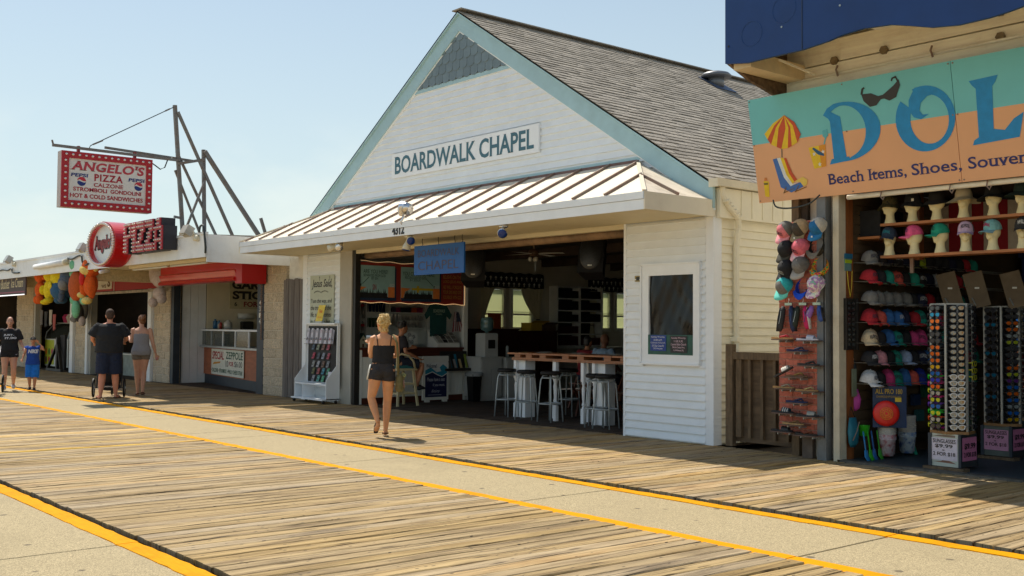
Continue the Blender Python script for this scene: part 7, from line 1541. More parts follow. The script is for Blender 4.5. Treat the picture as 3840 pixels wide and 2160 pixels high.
# --- wire shelves of caps along the side wall
wsh = thing('wire_shelving', 'white wire shelves full of caps on the side wall of the shop', 'shelving', (-6.9, 12.2, .9))
zs_ = [2.30, 2.08, 1.83, 1.60, 1.36, 1.13, .885]
for z in zs_:
    q = MB()
    for k_ in range(2): q.bar((-6.72, 11.1, z-.0-.03*k_), (-6.72, 14.3, z-.03*k_), .006)
    for k_ in range(5): q.bar((-6.97+.055*k_, 11.1, z), (-6.97+.055*k_, 14.3, z), .005)
    for k_ in range(132): y = 11.1+k_*.024; q.bar((-6.72, y, z), (-6.72, y, z-.03), .0035, .0035, (1, 0, 0))
    for k_ in range(32): y = 11.1+k_*.1; q.bar((-6.98, y, z), (-6.72, y, z), .004)
    q.build('wire_shelf', M_wire, wsh)
TQ, BL, CO, NV, PK, RD, WT, TN = S(36, 150, 130), S(56, 110, 170), S(216, 92, 78), S(30, 34, 60), S(214, 70, 130), S(176, 36, 46), S(206, 206, 206), S(206, 186, 150)
names_ = {TQ: 'sea green', BL: 'sky blue', CO: 'coral', NV: 'navy', PK: 'pink', RD: 'red', WT: 'white', TN: 'tan', K_: 'black', G_: 'grey'}
rowsC = [[G_, K_, NV, K_, NV, K_, S(150, 170, 20), K_, K_], [RD, K_, TQ, CO, K_, TQ, K_, NV, WT], ['p', 'b', 'b', 'r', 'v', K_, NV, RD, K_], [RD, CO, BL, BL, NV, RD, TQ, K_, PK], [TN, K_, BL, TQ, K_, PK, PK, K_, NV], [K_, S(220, 150, 160), K_, TQ, S(160, 180, 210), K_, NV, BL, K_], [WT, K_, PK, TQ, BL, CO, S(30, 50, 150), K_, PK]]
rname = ['top', 'second', 'third', 'fourth', 'fifth', 'sixth', 'bottom']; pname = ['first', 'second', 'third', 'fourth', 'fifth', 'sixth', 'seventh', 'eighth', 'ninth', 'tenth', 'eleventh', 'twelfth', 'thirteenth', 'fourteenth']
names_[S(150, 170, 20)] = 'lime'; names_[S(220, 150, 160)] = 'dusty pink'; names_[S(160, 180, 210)] = 'pale blue'; names_[S(30, 50, 150)] = 'royal blue'
for i, (z, rowc) in enumerate(zip(zs_, rowsC)):
    rowc = rowc+[(K_, NV, K_, RD, TQ)[(i+q_) % 5] for q_ in range(5)]
    for j, c_ in enumerate(rowc):
        dye = {'p': purpdye, 'b': bluedye, 'r': rainbow, 'v': purpdye}.get(c_) if isinstance(c_, str) else None
        cc_ = G_ if dye else c_; nm_ = 'tie-dye' if dye else names_[c_]; y = 11.18+j*.185+rnd.uniform(-.02, .02)
        ang = rnd.uniform(-.9, .1)
        cap('cap', '%s cap, %s from the front on the %s wire shelf' % (nm_, pname[j], rname[i]), (-6.83, y, z+.012), (cos(ang), sin(ang), -.15), (0, .1, 1), cc_, cc_, cc_, 'caps on the wire shelves', s=1.12, logo='WILDWOOD' if (i*3+j) % 3 == 0 and not dye and j < 7 else None, logoc=(.5, .5, .5) if cc_ in (K_, NV, BL) else (.03, .03, .05))
        if j % 2 == 0 and i in (3, 4, 6): cap('cap', 'second %s cap stacked behind, %s place on the %s wire shelf' % (nm_, pname[j], rname[i]), (-6.86, y+.05, z+.05), (cos(ang), sin(ang), -.15), (0, .1, 1), cc_, cc_, cc_, 'caps on the wire shelves')
# hats shelf junk at top: speaker box
o = thing('speaker', 'black speaker box on a small shelf high on the shop side wall', 'speaker', (-6.9, 11.5, 2.6)); MB().box(-7.0, -6.72, 11.25, 11.75, 2.62, 2.92).build('cabinet', M_blk, o); MB().cyl((-6.72, 11.5, 2.77), (-6.71, 11.5, 2.77), .1, n=18).build('cone', M_dkmetal, o); MB().box(-7.0, -6.70, 11.2, 11.8, 2.58, 2.61).build('shelf', M_shelfw, o)
# wall items near the front: mirror, pouch, bags
o = thing('sunglasses_tray', 'narrow black framed tray of sunglasses hung on the front edge of the shop wall', 'display tray', (-6.95, 11.0, 1.3)); MB().box(-6.985, -6.955, 10.87, 11.13, 1.28, 1.88).build('tray', mat('black_frame', (.02, .018, .016), .35, .2), o)
for s_ in (10.875, 11.105): MB().box(-6.955, -6.93, s_, s_+.025, 1.28, 1.88).build('frame_side', M_black, o)
for i in range(9):
    for k_ in (0, 1): MB().ell((-6.945, 10.95+.09*k_, 1.34+i*.06), (.006, .034, .02), 8, 6).build('lens', mat('grey_lens', S(60, 66, 68), .15, .2, spec=.8), o)
o = thing('phone_pouch', 'clear blue waterproof phone pouch with a lime seal hanging by a yellow cord', 'pouch', (-6.93, 10.95, 2.2)); MB().box(-6.975, -6.965, 10.89, 11.03, 2.20, 2.38).build('pouch', plain(S(110, 150, 150), .3), o); MB().box(-6.964, -6.955, 10.895, 11.025, 2.29, 2.33).build('seal', plain(S(170, 200, 40), .4), o); MB().box(-6.966, -6.95, 10.885, 11.035, 2.345, 2.40).build('header_card', plain(S(30, 110, 150), .4), o)
MB().tube([(-6.95, 10.92, 2.2), (-6.95, 10.94, 2.05), (-6.95, 10.98, 1.90), (-6.95, 11.01, 2.02), (-6.95, 11.02, 2.2)], .005, 5).build('cord', plain(S(200, 180, 50)), o)
def bag(name, label, y, z, w, h, c_, cat='bag'):
    t = thing(name, label, cat, (-6.93, y, z)); q = MB(); q.loft([((-6.92, y, z), .012, w*.22), ((-6.91, y, z+h*.15), .035, w*.42), ((-6.91, y, z+h*.55), .045, w*.5), ((-6.92, y, z+h), .02, w*.34)], 14, ref=(0, 1, 0)); q.build('body', plain(c_, .6), t, True); MB().tube([(-6.87, y-w*.36, z+h*.25), (-6.865, y, z+h*.55), (-6.87, y+w*.3, z+h*.85)], .006, 5).build('zip', M_seam, t); MB().tube([(-6.93, y-w*.3, z+h), (-6.93, y-.02, z+h+.12), (-6.93, y+w*.3, z+h)], .006, 5).build('strap', M_blk, t); return t
bag('cross_bag', 'dark sling bag hanging below the sunglasses tray', 10.98, .84, .20, .40, S(36, 48, 54)); bag('waist_bag', 'magenta waist bag with black edging hanging low by the shop post', 11.02, .56, .22, .26, S(190, 70, 160)); bag('mesh_bag', 'teal beach bag hanging lowest by the shop post', 10.97, .16, .20, .34, S(30, 110, 130))
o = MB().box(-6.95, -6.94, 11.0, 11.09, .74, 1.06).build('packet', plain(S(120, 130, 110), .4)); tag(o, 'packaged item in a green grey card hanging beside the sling bag', 'packet')
# poster board with flying disc, buckets, spades
o = thing('disc_card', 'dark blue display card with yellow lettering behind the red disc', 'display card', (-6.9, 11.4, .38)); MB().box(-6.91, -6.90, 11.15, 11.80, .38, .86).build('card', mat('blue_card', S(30, 56, 96), .5, .5, 5), o)
q = MB(); letters(q, 'ALL PRO 180', (-6.899, 11.20, .77), Y, Z, .52, .06, X, bold=.02); letters(q, 'CHAMPIONSHIP FLYING DISC', (-6.899, 11.22, .725), Y, Z, .48, .025, X); q.build('lettering', plain(S(190, 160, 60)), o); MB().box(-6.899, -6.896, 11.58, 11.70, .68, .73).build('price_flash', plain(S(230, 200, 60)), o)
o = thing('flying_disc', 'bright red flying disc with a golden sun ring', 'disc', (-6.86, 11.40, .54)); MB().lathe((-6.87, 11.40, .545), [(.14, -.012), (.15, .0), (.145, .012), (.11, .02), (.001, .022)], 32, 'x').build('disc', plain(S(236, 44, 34), .35), o, True)
for r_ in (.022, .05, .07): MB().tube([(-6.846, 11.40+r_*cos(a*pi/12), .545+r_*sin(a*pi/12)) for a in range(24)], .0035, 4, True).build('ring_print', plain(S(240, 160, 50)), o)
for a in range(12): MB().bar((-6.846, 11.40+.025*cos(a*pi/6), .545+.025*sin(a*pi/6)), (-6.846, 11.40+.065*cos(a*pi/6+.3), .545+.065*sin(a*pi/6+.3)), .004).build('ray_print', plain(S(240, 160, 50)), o)
def buckets(y, x, label, n, m, cat='buckets'):
    t = thing('bucket_stack', label, cat, (x, y, .01))
    for k_ in range(n): MB().lathe((x, y, .04+.022*k_), [(.075 if k_ == 0 else .088, 0), (.10, .19), (.107, .195), (.105, .208), (.097, .205)], 18).build('bucket', m if k_ < 3 else plain(W_, .5), t, True)
    return t
reddye = tiedye('red_white_dye', [S(180, 24, 50), S(226, 210, 214), S(190, 30, 60)], 9); bluewhite = tiedye('blue_white_dye', [S(30, 90, 170), S(210, 224, 232), S(40, 110, 190)], 9)
buckets(11.47, -6.78, 'stack of red and white swirled buckets with white rims', 9, reddye); buckets(11.95, -6.8, 'stack of blue and white swirled buckets beside the red ones', 12, bluewhite)
t = thing('bucket', 'bright green bucket hanging behind the spades', 'bucket', (-6.9, 11.16, .3)); MB().lathe((-6.9, 11.17, .28), [(.05, 0), (.07, .12), (.075, .125)], 16).build('pail', plain(S(60, 190, 40), .4), t, True)
t = thing('bucket', 'large hot pink tub on the shop floor', 'bucket', (-6.5, 12.4, .0)); MB().lathe((-6.5, 12.4, .10), [(.14, 0), (.20, .24), (.215, .25)], 22).build('pail', plain(S(200, 30, 130), .4), t, True)
t = thing('bucket', 'green tub behind the hot pink one', 'bucket', (-6.6, 12.9, .0)); MB().lathe((-6.6, 12.9, .20), [(.14, 0), (.20, .24), (.215, .25)], 22).build('pail', plain(S(40, 110, 50), .4), t, True)
for k_, (y, c_, nm_) in enumerate(((11.05, S(50, 140, 200), 'pale blue'), (11.14, S(60, 190, 50), 'green'), (11.22, S(50, 110, 180), 'blue'), (11.34, S(70, 180, 60), 'second green'), (12.1, S(50, 170, 140), 'mint'))):
    t = thing('sand_spade', nm_+' toy spade leaning near the shop post', 'spade', (-6.8, y, .01), 'toy spades'); MB().bar((-6.80, y, .12), (-6.84, y+.01, .34), .012).build('handle', plain(c_, .4), t); MB().loft([((-6.76, y, .01), .008, .035), ((-6.79, y, .06), .008, .045), ((-6.80, y, .13), .008, .03)], 8, ref=(0, 1, 0)).build('blade', plain(c_, .4), t, True)
rd_ = random.Random(9)
for k_ in range(10):
    y = 12.0+rd_.random()*1.6; z = .35+rd_.random()*.35; c_ = rd_.choice((S(30, 80, 60), S(60, 90, 40), S(30, 50, 80), S(120, 40, 60), S(40, 90, 90)))
    o = MB().bevbox(-6.95, -6.90, y, y+.16, z, z+.14, .01).build('toy_pack', plain(c_, .4)); tag(o, 'packaged beach toy hanging in the dim lower part of the side wall', 'toy', 'packaged beach toys')
# --- sunglasses racks
def lensmat(nm, c_, r=.12, metal=.6): return mat('lens_'+nm, c_, r, .25, 60, metal=metal, spec=.7)
Lm = {'sand': tiedye('lens_sand', [S(90, 130, 160), S(176, 160, 130), S(170, 120, 60)], 34), 'orange': lensmat('orange', S(232, 110, 20)), 'yellow': lensmat('yellow', S(226, 180, 20)), 'blue': lensmat('blue', S(20, 110, 210)), 'cyan': lensmat('cyan', S(30, 140, 180)), 'green': lensmat('green', S(20, 150, 90)), 'lime': lensmat('lime', S(190, 206, 50)), 'dark': lensmat('dark', (.03, .03, .035), .1, 0), 'pale': lensmat('pale', S(170, 180, 180)), 'purple': lensmat('purple', S(110, 50, 140)), 'violet': lensmat('violet', S(50, 60, 210))}
Lm['sand'].node_tree.nodes['Principled BSDF'].inputs['Roughness'].default_value = .2
GL = {}
def glasses(fc, lens):
    key = (fc, lens)
    if key in GL: return GL[key]
    w, h = .064, .046
    def ln(cx, n=12): return [(cx+(w/2)*cos(2*pi*i/n)*(1.0 if sin(2*pi*i/n) > 0 else .85), 0, (h/2)*(abs(sin(2*pi*i/n))**.8)*(1 if sin(2*pi*i/n) > 0 else -1)) for i in range(n)]
    root = local('sunglasses', '', 'sunglasses')
    fm = plain(fc, .35)
    for cx in (-.036, .036):
        L_ = ln(cx); MB().tube(L_, .0055, 5, True).build('rim', fm, root, True)
        MB().add([(a, -.003 if (b_ := 1) else 0, c) for a, _, c in L_], [tuple(range(11, -1, -1))]).build('lens', Lm[lens], root)
    MB().box(-.008, .008, -.004, .004, .006, .014).build('bridge', fm, root)
    for s_ in (-1, 1): MB().bar((s_*.070, 0, .012), (s_*.066, .13, .004), .006, .011).build('temple', fm, root)
    GL[key] = [root, False]; return GL[key]
def place_g(fc, lens, p, rz, label, group, sc=1.0):
    g_ = glasses(fc, lens); r0 = g_[0]
    if not g_[1]: r0.location = p; r0.rotation_euler = (0, 0, rz); tag(r0, label, None, group); g_[1] = True; r0.scale = (sc,)*3; return r0
    c_ = copytree(r0, None, p, rz, label, sc); c_['group'] = group; return c_
WH, BKf = S(214, 212, 206), (.02, .02, .022)
def rack(c, rot, name_l, z0, z1, faces, base_c, base=True):
    cx, cy = c; t = thing('display_rack', name_l, 'display rack', (cx, cy, 0)); R_ = .215
    M_al = mat('aluminium_post', S(160, 160, 154), .4, .15, 8, metal=.3)
    for k_ in range(6):
        a = rot+k_*pi/3; MB().box(cx+R_*cos(a)-.011, cx+R_*cos(a)+.011, cy+R_*sin(a)-.011, cy+R_*sin(a)+.011, z0, z1).build('post', M_al, t)
        a2 = a+pi/3; MB().bar((cx+R_*cos(a), cy+R_*sin(a), z1), (cx+R_*cos(a2), cy+R_*sin(a2), z1), .02, .016).build('top_rail', M_al, t)
        am = a+pi/6; q = MB(); q.bar((cx+R_*.87*cos(am), cy+R_*.87*sin(am), z0), (cx+R_*.87*cos(am), cy+R_*.87*sin(am), z1), .006)
        for z_ in range(int((z1-z0)/.066)):
            zz_ = z0+.06+z_*.066; q.bar((cx+R_*.97*cos(a), cy+R_*.97*sin(a), zz_), (cx+R_*.97*cos(a2), cy+R_*.97*sin(a2), zz_), .003)
        q.build('wire_panel', M_dkmetal, t)
    MB().cyl((cx, cy, z0), (cx, cy, z1), .05, n=8).build('core', M_blk, t)
    if base:
        bx, by_ = cx, cy; h_ = z0-.03
        rr_b = rot+pi/6
        pb2 = [(bx+.235*cos(rr_b+k_*pi/3+pi/6), by_+.235*sin(rr_b+k_*pi/3+pi/6)) for k_ in range(6)]
        MB().prism([(a-0, b) for a, b in pb2], (0, 0, h_), X, Y, Z, .03).build('top_board', mat('plywood_edge', S(150, 110, 66), .6, .3, 8), t)
        for k_ in range(4):
            f_ = [(-.17, -.17, .34, 0), (.17, -.17, 0, .36), (-.17, .19, .34, 0), (-.17, -.17, 0, .36)][k_]
            x0_, y0_ = bx+f_[0], by_+f_[1]; MB().box(min(x0_, x0_+f_[2])-.006, max(x0_, x0_+f_[2])+.006, min(y0_, y0_+f_[3])-.006+.001*k_, max(y0_, y0_+f_[3])+.006, .05, h_).build('side_panel', (base_c if k_ in (0, 2) else mat('dark_panel', S(52, 56, 58), .5, .3, 5)), t)
        for dx in (-.17, .15): MB().box(bx+dx-.012, bx+dx+.026, by_-.19, by_-.175, .05, h_).build('corner_strip', M_dkmetal, t) if dx < 0 else MB().box(bx+dx+.012, bx+dx+.042, by_-.195, by_-.165, .05, h_).build('corner_strip', M_dkmetal, t)
        MB().box(bx-.22, bx+.24, by_-.24, by_-.10, .0, .045).build('base_timber', M_oldwood, t)
        def pp(y_, face, txt, m_):
            pr2_ = MB()
            if face == 'f': pr2_.box(bx-.155, bx+.145, by_-.181, by_-.178, .115, h_-.045); o_ = pr2_.build('price_sheet', m_, t); O, U_, N_ = V((bx-.145, by_-.181, .13)), X, NY
            else: pr2_.box(bx+.178, bx+.181, by_-.15, by_+.17, .115, h_-.035); o_ = pr2_.build('price_sheet', m_, t); O, U_, N_ = V((bx+.181, by_-.14, .13)), Y, X
            q = MB(); H_ = h_-.045-.125
            if face == 'f':
                letters(q, 'SUNGLASSES', O+U_*.018+Z*H_*.74, U_, Z, .255, H_*.19, N_, bold=.015); letters(q, '$9.99', O+U_*.04+Z*H_*.50, U_, Z, .20, H_*.19, N_, bold=.02); letters(q, 'OR', O+U_*.12+Z*H_*.38, U_, Z, .03, H_*.06, N_, bold=.05); letters(q, '2 FOR $18', O+U_*.018+Z*H_*.12, U_, Z, .25, H_*.20, N_, bold=.015)
            else: letters(q, '$9.99', O+U_*.04+Z*H_*.46, U_, Z, .24, H_*.30, N_, bold=.03); letters(q, '2 FOR $18', O+U_*.03+Z*H_*.08, U_, Z, .26, H_*.26, N_, bold=.03)
            q.build('lettering', M_black, o_)
        pp(0, 'f', 0, plain(S(214, 204, 214) if base_c is Mbase1 else S(200, 140, 168), .6)); pp(0, 's', 0, plain(S(200, 120, 156), .6))
        if base_c is Mbase1: MB().add([(bx-.14, by_-.1775, .095), (bx+.13, by_-.1775, .085), (bx+.10, by_-.1775, .098), (bx+.02, by_-.1775, .125), (bx-.01, by_-.1775, .128), (bx-.04, by_-.1775, .105)], [(0, 1, 2, 3, 4, 5)]).build('rust_patch', plain(S(130, 92, 74)), t); MB().add([(bx-.14, by_-.1775, h_-.03), (bx+.12, by_-.1775, h_-.035), (bx+.12, by_-.1775, h_-.012), (bx-.06, by_-.1775, h_-.015)], [(0, 1, 2, 3)]).build('rust_patch', plain(S(130, 112, 100)), t)
    for (k_, items, gl_) in faces:
        am = rot+k_*pi/3+pi/6; nd = V((cos(am), sin(am), 0)); n_ = len(items)
        for j, (fc, ln_, lb_) in enumerate(items):
            z_ = z1-.045-j*(z1-z0-.06)/max(1, n_-.5)
            place_g(fc, ln_, tuple(V((cx, cy, z_))+nd*(R_*.87+.045)), am+pi/2, lb_, gl_, 1.12)
    return t
Mbase1 = mat('pale_green_panel', S(186, 194, 182), .5, .12, 4, dirt=.3); Mbase2 = mat('dark_green_panel', S(88, 98, 92), .5, .2, 4)
front = [(BKf, 'sand', 'black framed sunglasses with mirrored lenses in the front column of the main rack')]*11+[(WH, 'sand', 'white framed sunglasses with mirrored lenses in the front column of the main rack')]*9
lf = [('dark', BKf), ('cyan', BKf), ('orange', BKf), ('orange', BKf), ('dark', BKf), ('dark', BKf), ('orange', BKf), ('orange', BKf), ('orange', BKf), ('yellow', BKf), ('blue', BKf), ('violet', BKf), ('orange', BKf), ('pale', BKf), ('lime', BKf), ('blue', BKf), ('lime', S(30, 160, 40)), ('pale', BKf), ('dark', BKf)]
left = [(f, l, '%s lensed sunglasses in the left column of the main rack' % {'dark': 'black', 'cyan': 'turquoise', 'orange': 'orange', 'yellow': 'yellow', 'blue': 'blue', 'violet': 'violet', 'pale': 'silver', 'lime': 'lime'}[l]) for l, f in lf]
far_l = [(c_, 'dark', '%s framed sunglasses seen edge on at the left side of the main rack' % n_) for c_, n_ in ((BKf, 'black'),)*9+((BKf, 'black'), (S(20, 200, 30), 'green'), (S(230, 30, 130), 'pink'), (S(220, 220, 20), 'yellow'), (S(230, 30, 130), 'pink'), (S(100, 40, 180), 'purple'), (S(20, 200, 30), 'green'), (S(240, 90, 20), 'orange'), (S(220, 220, 20), 'yellow'))]
right = [(BKf if j not in (8, 9, 10) else S(160, 160, 20), 'dark', ('black' if j not in (8, 9, 10) else 'lime')+' framed sunglasses in the right column of the main rack') for j in range(18)]
angc = atan2(-11.2, 5.8)  # direction of the walk side facet
rot0 = angc-pi/6+.24
rack((-5.82, 11.17), rot0, 'main rotating sunglasses rack on a pale base with price sheets, nearest the walk', .43, 1.80, [(0, front, 'front column of the main rack'), (5, left, 'left column of the main rack'), (4, far_l, 'edge column of the main rack'), (1, right, 'right column of the main rack')], Mbase1)
c2 = [('dark', 'black'), ('dark', 'black'), ('orange', 'orange'), ('orange', 'orange'), ('pale', 'silver'), ('lime', 'lime'), ('dark', 'black'), ('dark', 'black'), ('dark', 'black'), ('orange', 'orange'), ('lime', 'lime'), ('purple', 'purple'), ('blue', 'blue'), ('orange', 'orange'), ('blue', 'blue'), ('pale', 'silver'), ('blue', 'blue'), ('yellow', 'yellow')]
rack((-5.95, 12.62), rot0+.2, 'second sunglasses rack behind the main one, on a dark base', .43, 1.80, [(0, [(BKf, l, '%s lensed sunglasses on the second rack' % n_) for l, n_ in c2], 'front column of the second rack'), (5, [(BKf, rnd.choice(('dark', 'dark', 'dark', 'cyan')), 'sunglasses on the left side of the second rack') for j in range(16)], 'left column of the second rack'), (1, [(BKf, 'dark', 'black sunglasses on the right side of the second rack') for j in range(16)], 'right column of the second rack')], Mbase2)
c3 = ['dark', 'blue', 'pale', 'dark', 'blue', 'blue', 'orange', 'pale', 'orange', 'dark', 'orange', 'orange', 'pale', 'pale', 'cyan', 'dark']
nn = {'dark': 'black', 'blue': 'blue', 'pale': 'silver', 'orange': 'orange', 'cyan': 'turquoise'}
rack((-6.12, 13.35), rot0, 'third sunglasses rack at the right edge, deepest in shade', .45, 1.78, [(0, [(BKf, l, '%s lensed sunglasses on the third rack' % nn[l]) for l in c3], 'front column of the third rack'), (5, [(BKf, 'dark', 'sunglasses on the left side of the third rack')]*14, 'left column of the third rack')], Mbase2)
for k_, (x, y, lab) in enumerate(((-6.38, 12.2, 'left'), (-6.1, 12.3, 'middle'), (-5.75, 12.5, 'right'))):
    t = thing('rack_mirror', '%s tilted wooden backed mirror on top of the sunglasses racks' % lab, 'mirror', (x, y, 1.8)); R = Matrix.Rotation(.9, 3, 'Z') @ Matrix.Rotation(-.35, 3, 'X'); MB().cbox((x, y, 2.0), (.02, .22, .42), Matrix.Rotation(-.9, 3, 'Z') @ Matrix.Rotation(.25, 3, 'X')).build('mirror_back', mat('mirror_back_board', S(112, 96, 74), .7, .25, 5), t)
    for a in (-.07, .07): MB().bar((x, y, 1.8), (x+a*.3, y+a, 1.9), .01).build('arm', M_steel, t)
    MB().cbox((x+.012, y-.012, 2.02), (.006, .05, .02), Matrix.Rotation(-.9, 3, 'Z')).build('label_sticker', M_inwhite, t)
# things hanging deep in the shop, towels and shirts
hangc = [S(120, 30, 36), S(190, 180, 160), S(24, 40, 84), S(40, 110, 90), S(170, 130, 40), S(60, 60, 64), S(160, 60, 90), S(34, 60, 44)]
for k_ in range(14):
    x = -6.8; c_ = hangc[k_ % 8]; q = MB(); z_ = .6+.8*(k_ % 3); q.prism([(-.17, 0), (.17, 0), (.17, .40), (.27, .34), (.30, .44), (.18, .58), (.07, .62), (-.07, .62), (-.18, .58), (-.30, .44), (-.27, .34), (-.17, .40)], (x, 14.75+.22*k_, z_), Y, Z, X, .05)
    o = q.build('t_shirt', plain(c_, .9)); tag(o, '%s t-shirt hanging deep in the shop, %s from the front' % (('dark red', 'cream', 'navy', 'green', 'mustard', 'grey', 'pink', 'forest green')[k_ % 8], ('first', 'second', 'third', 'fourth', 'fifth', 'sixth', 'seventh', 'eighth', 'ninth', 'tenth', 'eleventh', 'twelfth', 'thirteenth', 'last')[k_]), 't-shirt', 'hanging t-shirts')
stripes = thing('striped_towel', 'red and white striped towel hanging under the shop ceiling', 'towel', (-6.0, 13.0, 2.8))
for k_ in range(8): MB().box(-6.9+k_*.15, -6.9+k_*.15+.148, 12.9, 12.92, 2.5, 3.15).build('stripe', plain(S(150, 30, 40) if k_ % 2 else S(190, 180, 166), .9), stripes)
for o in [o for o in bpy.data.objects if o.parent is None and o.name in ('disc_card', 'flying_disc', 'waist_bag', 'cross_bag')]:
    _P = V((-6.88, 11.22, 0)); _a = radians(-50); o.location = _P+Matrix.Rotation(_a, 3, 'Z') @ (V(o.location)-_P)+V((.03, 0, 0)); o.rotation_euler = (0, 0, _a)
bpy.data.objects['disc_card'].scale = (1, .58, 1)
# ================================================================ people
def skin(nm, c): return mat('skin_'+nm, c, .5, .08, 12, sub=.12, spec=.35)
sk_tan, sk_fair, sk_warm = skin('tan', S(206, 150, 112)), skin('fair', S(208, 158, 132)), skin('warm', S(196, 138, 104))
def cloth(nm, c, c2=None): return mat('cloth_'+nm, c, .9, .18, 16, .35, 60, c2=c2)
BASE = dict(pel=(0, 0, .93), wai=(0, 0, 1.08), che=(0, 0, 1.28), nek=(0, -.01, 1.43), hed=(0, .015, 1.585),
            hL=(-.085, 0, .90), kL=(-.095, .01, .49), aL=(-.10, -.01, .075), tL=(-.11, .15, .02), hR=(.085, 0, .90), kR=(.095, .01, .49), aR=(.10, -.01, .075), tR=(.11, .15, .02),
            sL=(-.165, 0, 1.385), eL=(-.215, -.02, 1.11), wL=(-.235, .03, .87), sR=(.165, 0, 1.385), eR=(.215, -.02, 1.11), wR=(.235, .03, .87))
def lerp(a, b, t): return V(a)*(1-t)+V(b)*t
def human(label, loc, deg, H=1.70, J=None, w=1.0, tw=None, sk=sk_fair, vox=.010, top=None, bot=None, hair=None, shoes=None, look=0.0, face=False, fingers=True):
    """top: (material, sleeve 0..1, hem z, looseness); bot: (material, length along the leg 0..1.., looseness)"""
    j = {k: V(v) for k, v in BASE.items()}; j.update({k: V(v) for k, v in (J or {}).items()}); tw = tw or w
    t = local('person', label, 'person'); B = MB()
    up = (j['nek']-j['pel']).normalized()
    def torso(q, inf=0.0, lo=-.09, hi=1.0):
        p, wa, c_, n_ = j['pel'], j['wai'], j['che'], j['nek']
        secs = [(p-up*.10, .10*w, .09*w), (p-up*.03, .160*w, .115*w), (p+up*.04, .155*w, .112*w), (wa, .125*tw, .095*tw), (lerp(wa, c_, .5), .135*tw, .102*tw), (c_, .150*w, .112*w), (lerp(c_, n_, .60), .152*w, .095*w), (lerp(c_, n_, .84), .112*w, .074), (n_+up*.01, .060, .058)]
        return [(a, b+inf, d+inf) for a, b, d in secs]
    B.loft(torso(B), 18)
    B.loft([(j['nek']-up*.04, .056, .056), (j['nek']+up*.03, .05, .052), (lerp(j['nek'], j['hed'], .75), .05, .056)], 12)
    hd = j['hed']; Rl = Matrix.Rotation(look, 3, 'Z')
    B.ell(hd+V((0, 0, .015)), (.074, .092, .108), 18, 12, Rl); B.ell(hd+Rl @ V((0, .028, -.055)), (.052, .06, .055), 14, 10, Rl)
    B.ell(hd+Rl @ V((0, .098, -.012)), (.012, .018, .022), 8, 6, Rl); B.ell(hd+Rl @ V((0, .088, -.055)), (.022, .012, .010), 8, 6, Rl)
    for s_ in (-1, 1): B.ell(hd+Rl @ V((s_*.076, -.005, -.01)), (.010, .020, .030), 8, 6, Rl)
    legs = {}
    for s_, h_, k_, a_, t_ in (('L', 'hL', 'kL', 'aL', 'tL'), ('R', 'hR', 'kR', 'aR', 'tR')):
        h, k, a, tt = j[h_], j[k_], j[a_], j[t_]; lw = .5+.5*w
        sec = [(h+(h-k)*.10, .085*w, .095*w), (h, .090*w, .098*w), (lerp(h, k, .35), .088*lw, .090*lw), (lerp(h, k, .75), .068*lw, .070*lw), (k, .056*lw, .058*lw), (lerp(k, a, .28)-(k-a).cross(V((1, 0, 0))).normalized()*-.012, .058*lw, .062*lw), (lerp(k, a, .65), .045*lw, .047*lw), (lerp(k, a, .95), .032, .036), (a, .034, .038)]
        legs[s_] = sec; B.loft(sec, 12); fd = (tt-a); fd = V((fd.x, fd.y, fd.z)); heel = a-fd.normalized()*.035+V((0, 0, -.035)) if fd.z > -.12 else a-V((0, 0, .0))
        B.loft([(heel, .028, .024), (a+fd*.15+V((0, 0, -.03)), .034, .036), (lerp(a, tt, .55)+V((0, 0, -.005)), .038, .026), (lerp(a, tt, .85), .040, .018), (tt, .026, .012)], 12, ref=(0, 0, 1))
    arms = {}
    for s_, a1, a2, a3, sg_ in (('L', 'sL', 'eL', 'wL', -1), ('R', 'sR', 'eR', 'wR', 1)):
        a, e, r_ = j[a1], j[a2], j[a3]; aw = .4+.6*w
        sec = [(a+V((-sg_*.03, 0, .005)), .045*aw, .05*aw), (a, .052*aw, .052*aw), (lerp(a, e, .45), .044*aw, .045*aw), (e, .036*aw, .037*aw), (lerp(e, r_, .3), .038*aw, .038*aw), (lerp(e, r_, .8), .026, .027), (r_, .023, .025)]
        arms[s_] = sec; B.loft(sec, 12)
        d = (r_-e).normalized(); sd = d.cross(V((0, 1, 0))); sd = sd.normalized() if sd.length > .2 else V((1, 0, 0)); nn_ = sd.cross(d)
        if fingers:
            B.loft([(r_, .022, .018), (r_+d*.045, .038, .017), (r_+d*.085, .040, .015)], 10, ref=tuple(nn_))
            for f_, L_ in enumerate((.060, .070, .066, .050)):
                b = r_+d*.08+sd*((f_-1.5)*.021); B.tube([b, b+d*L_*.5+nn_*.006, b+d*L_*.85+nn_*.024], .0088, 6)
            b = r_+d*.03+sd*.030; B.tube([b, b+(d*.6+sd*.6)*.035, b+(d*.9+sd*.5)*.055+nn_*.01], .010, 6)
    body = B.build('body', sk, t, True); remesh(body, vox, 4, .5)
    def garment(fn, nm, m_, v=.011):
        q = MB(); fn(q); o = q.build(nm, m_, t, True); remesh(o, v, 3, .5); wrinkle(o, .006); return o
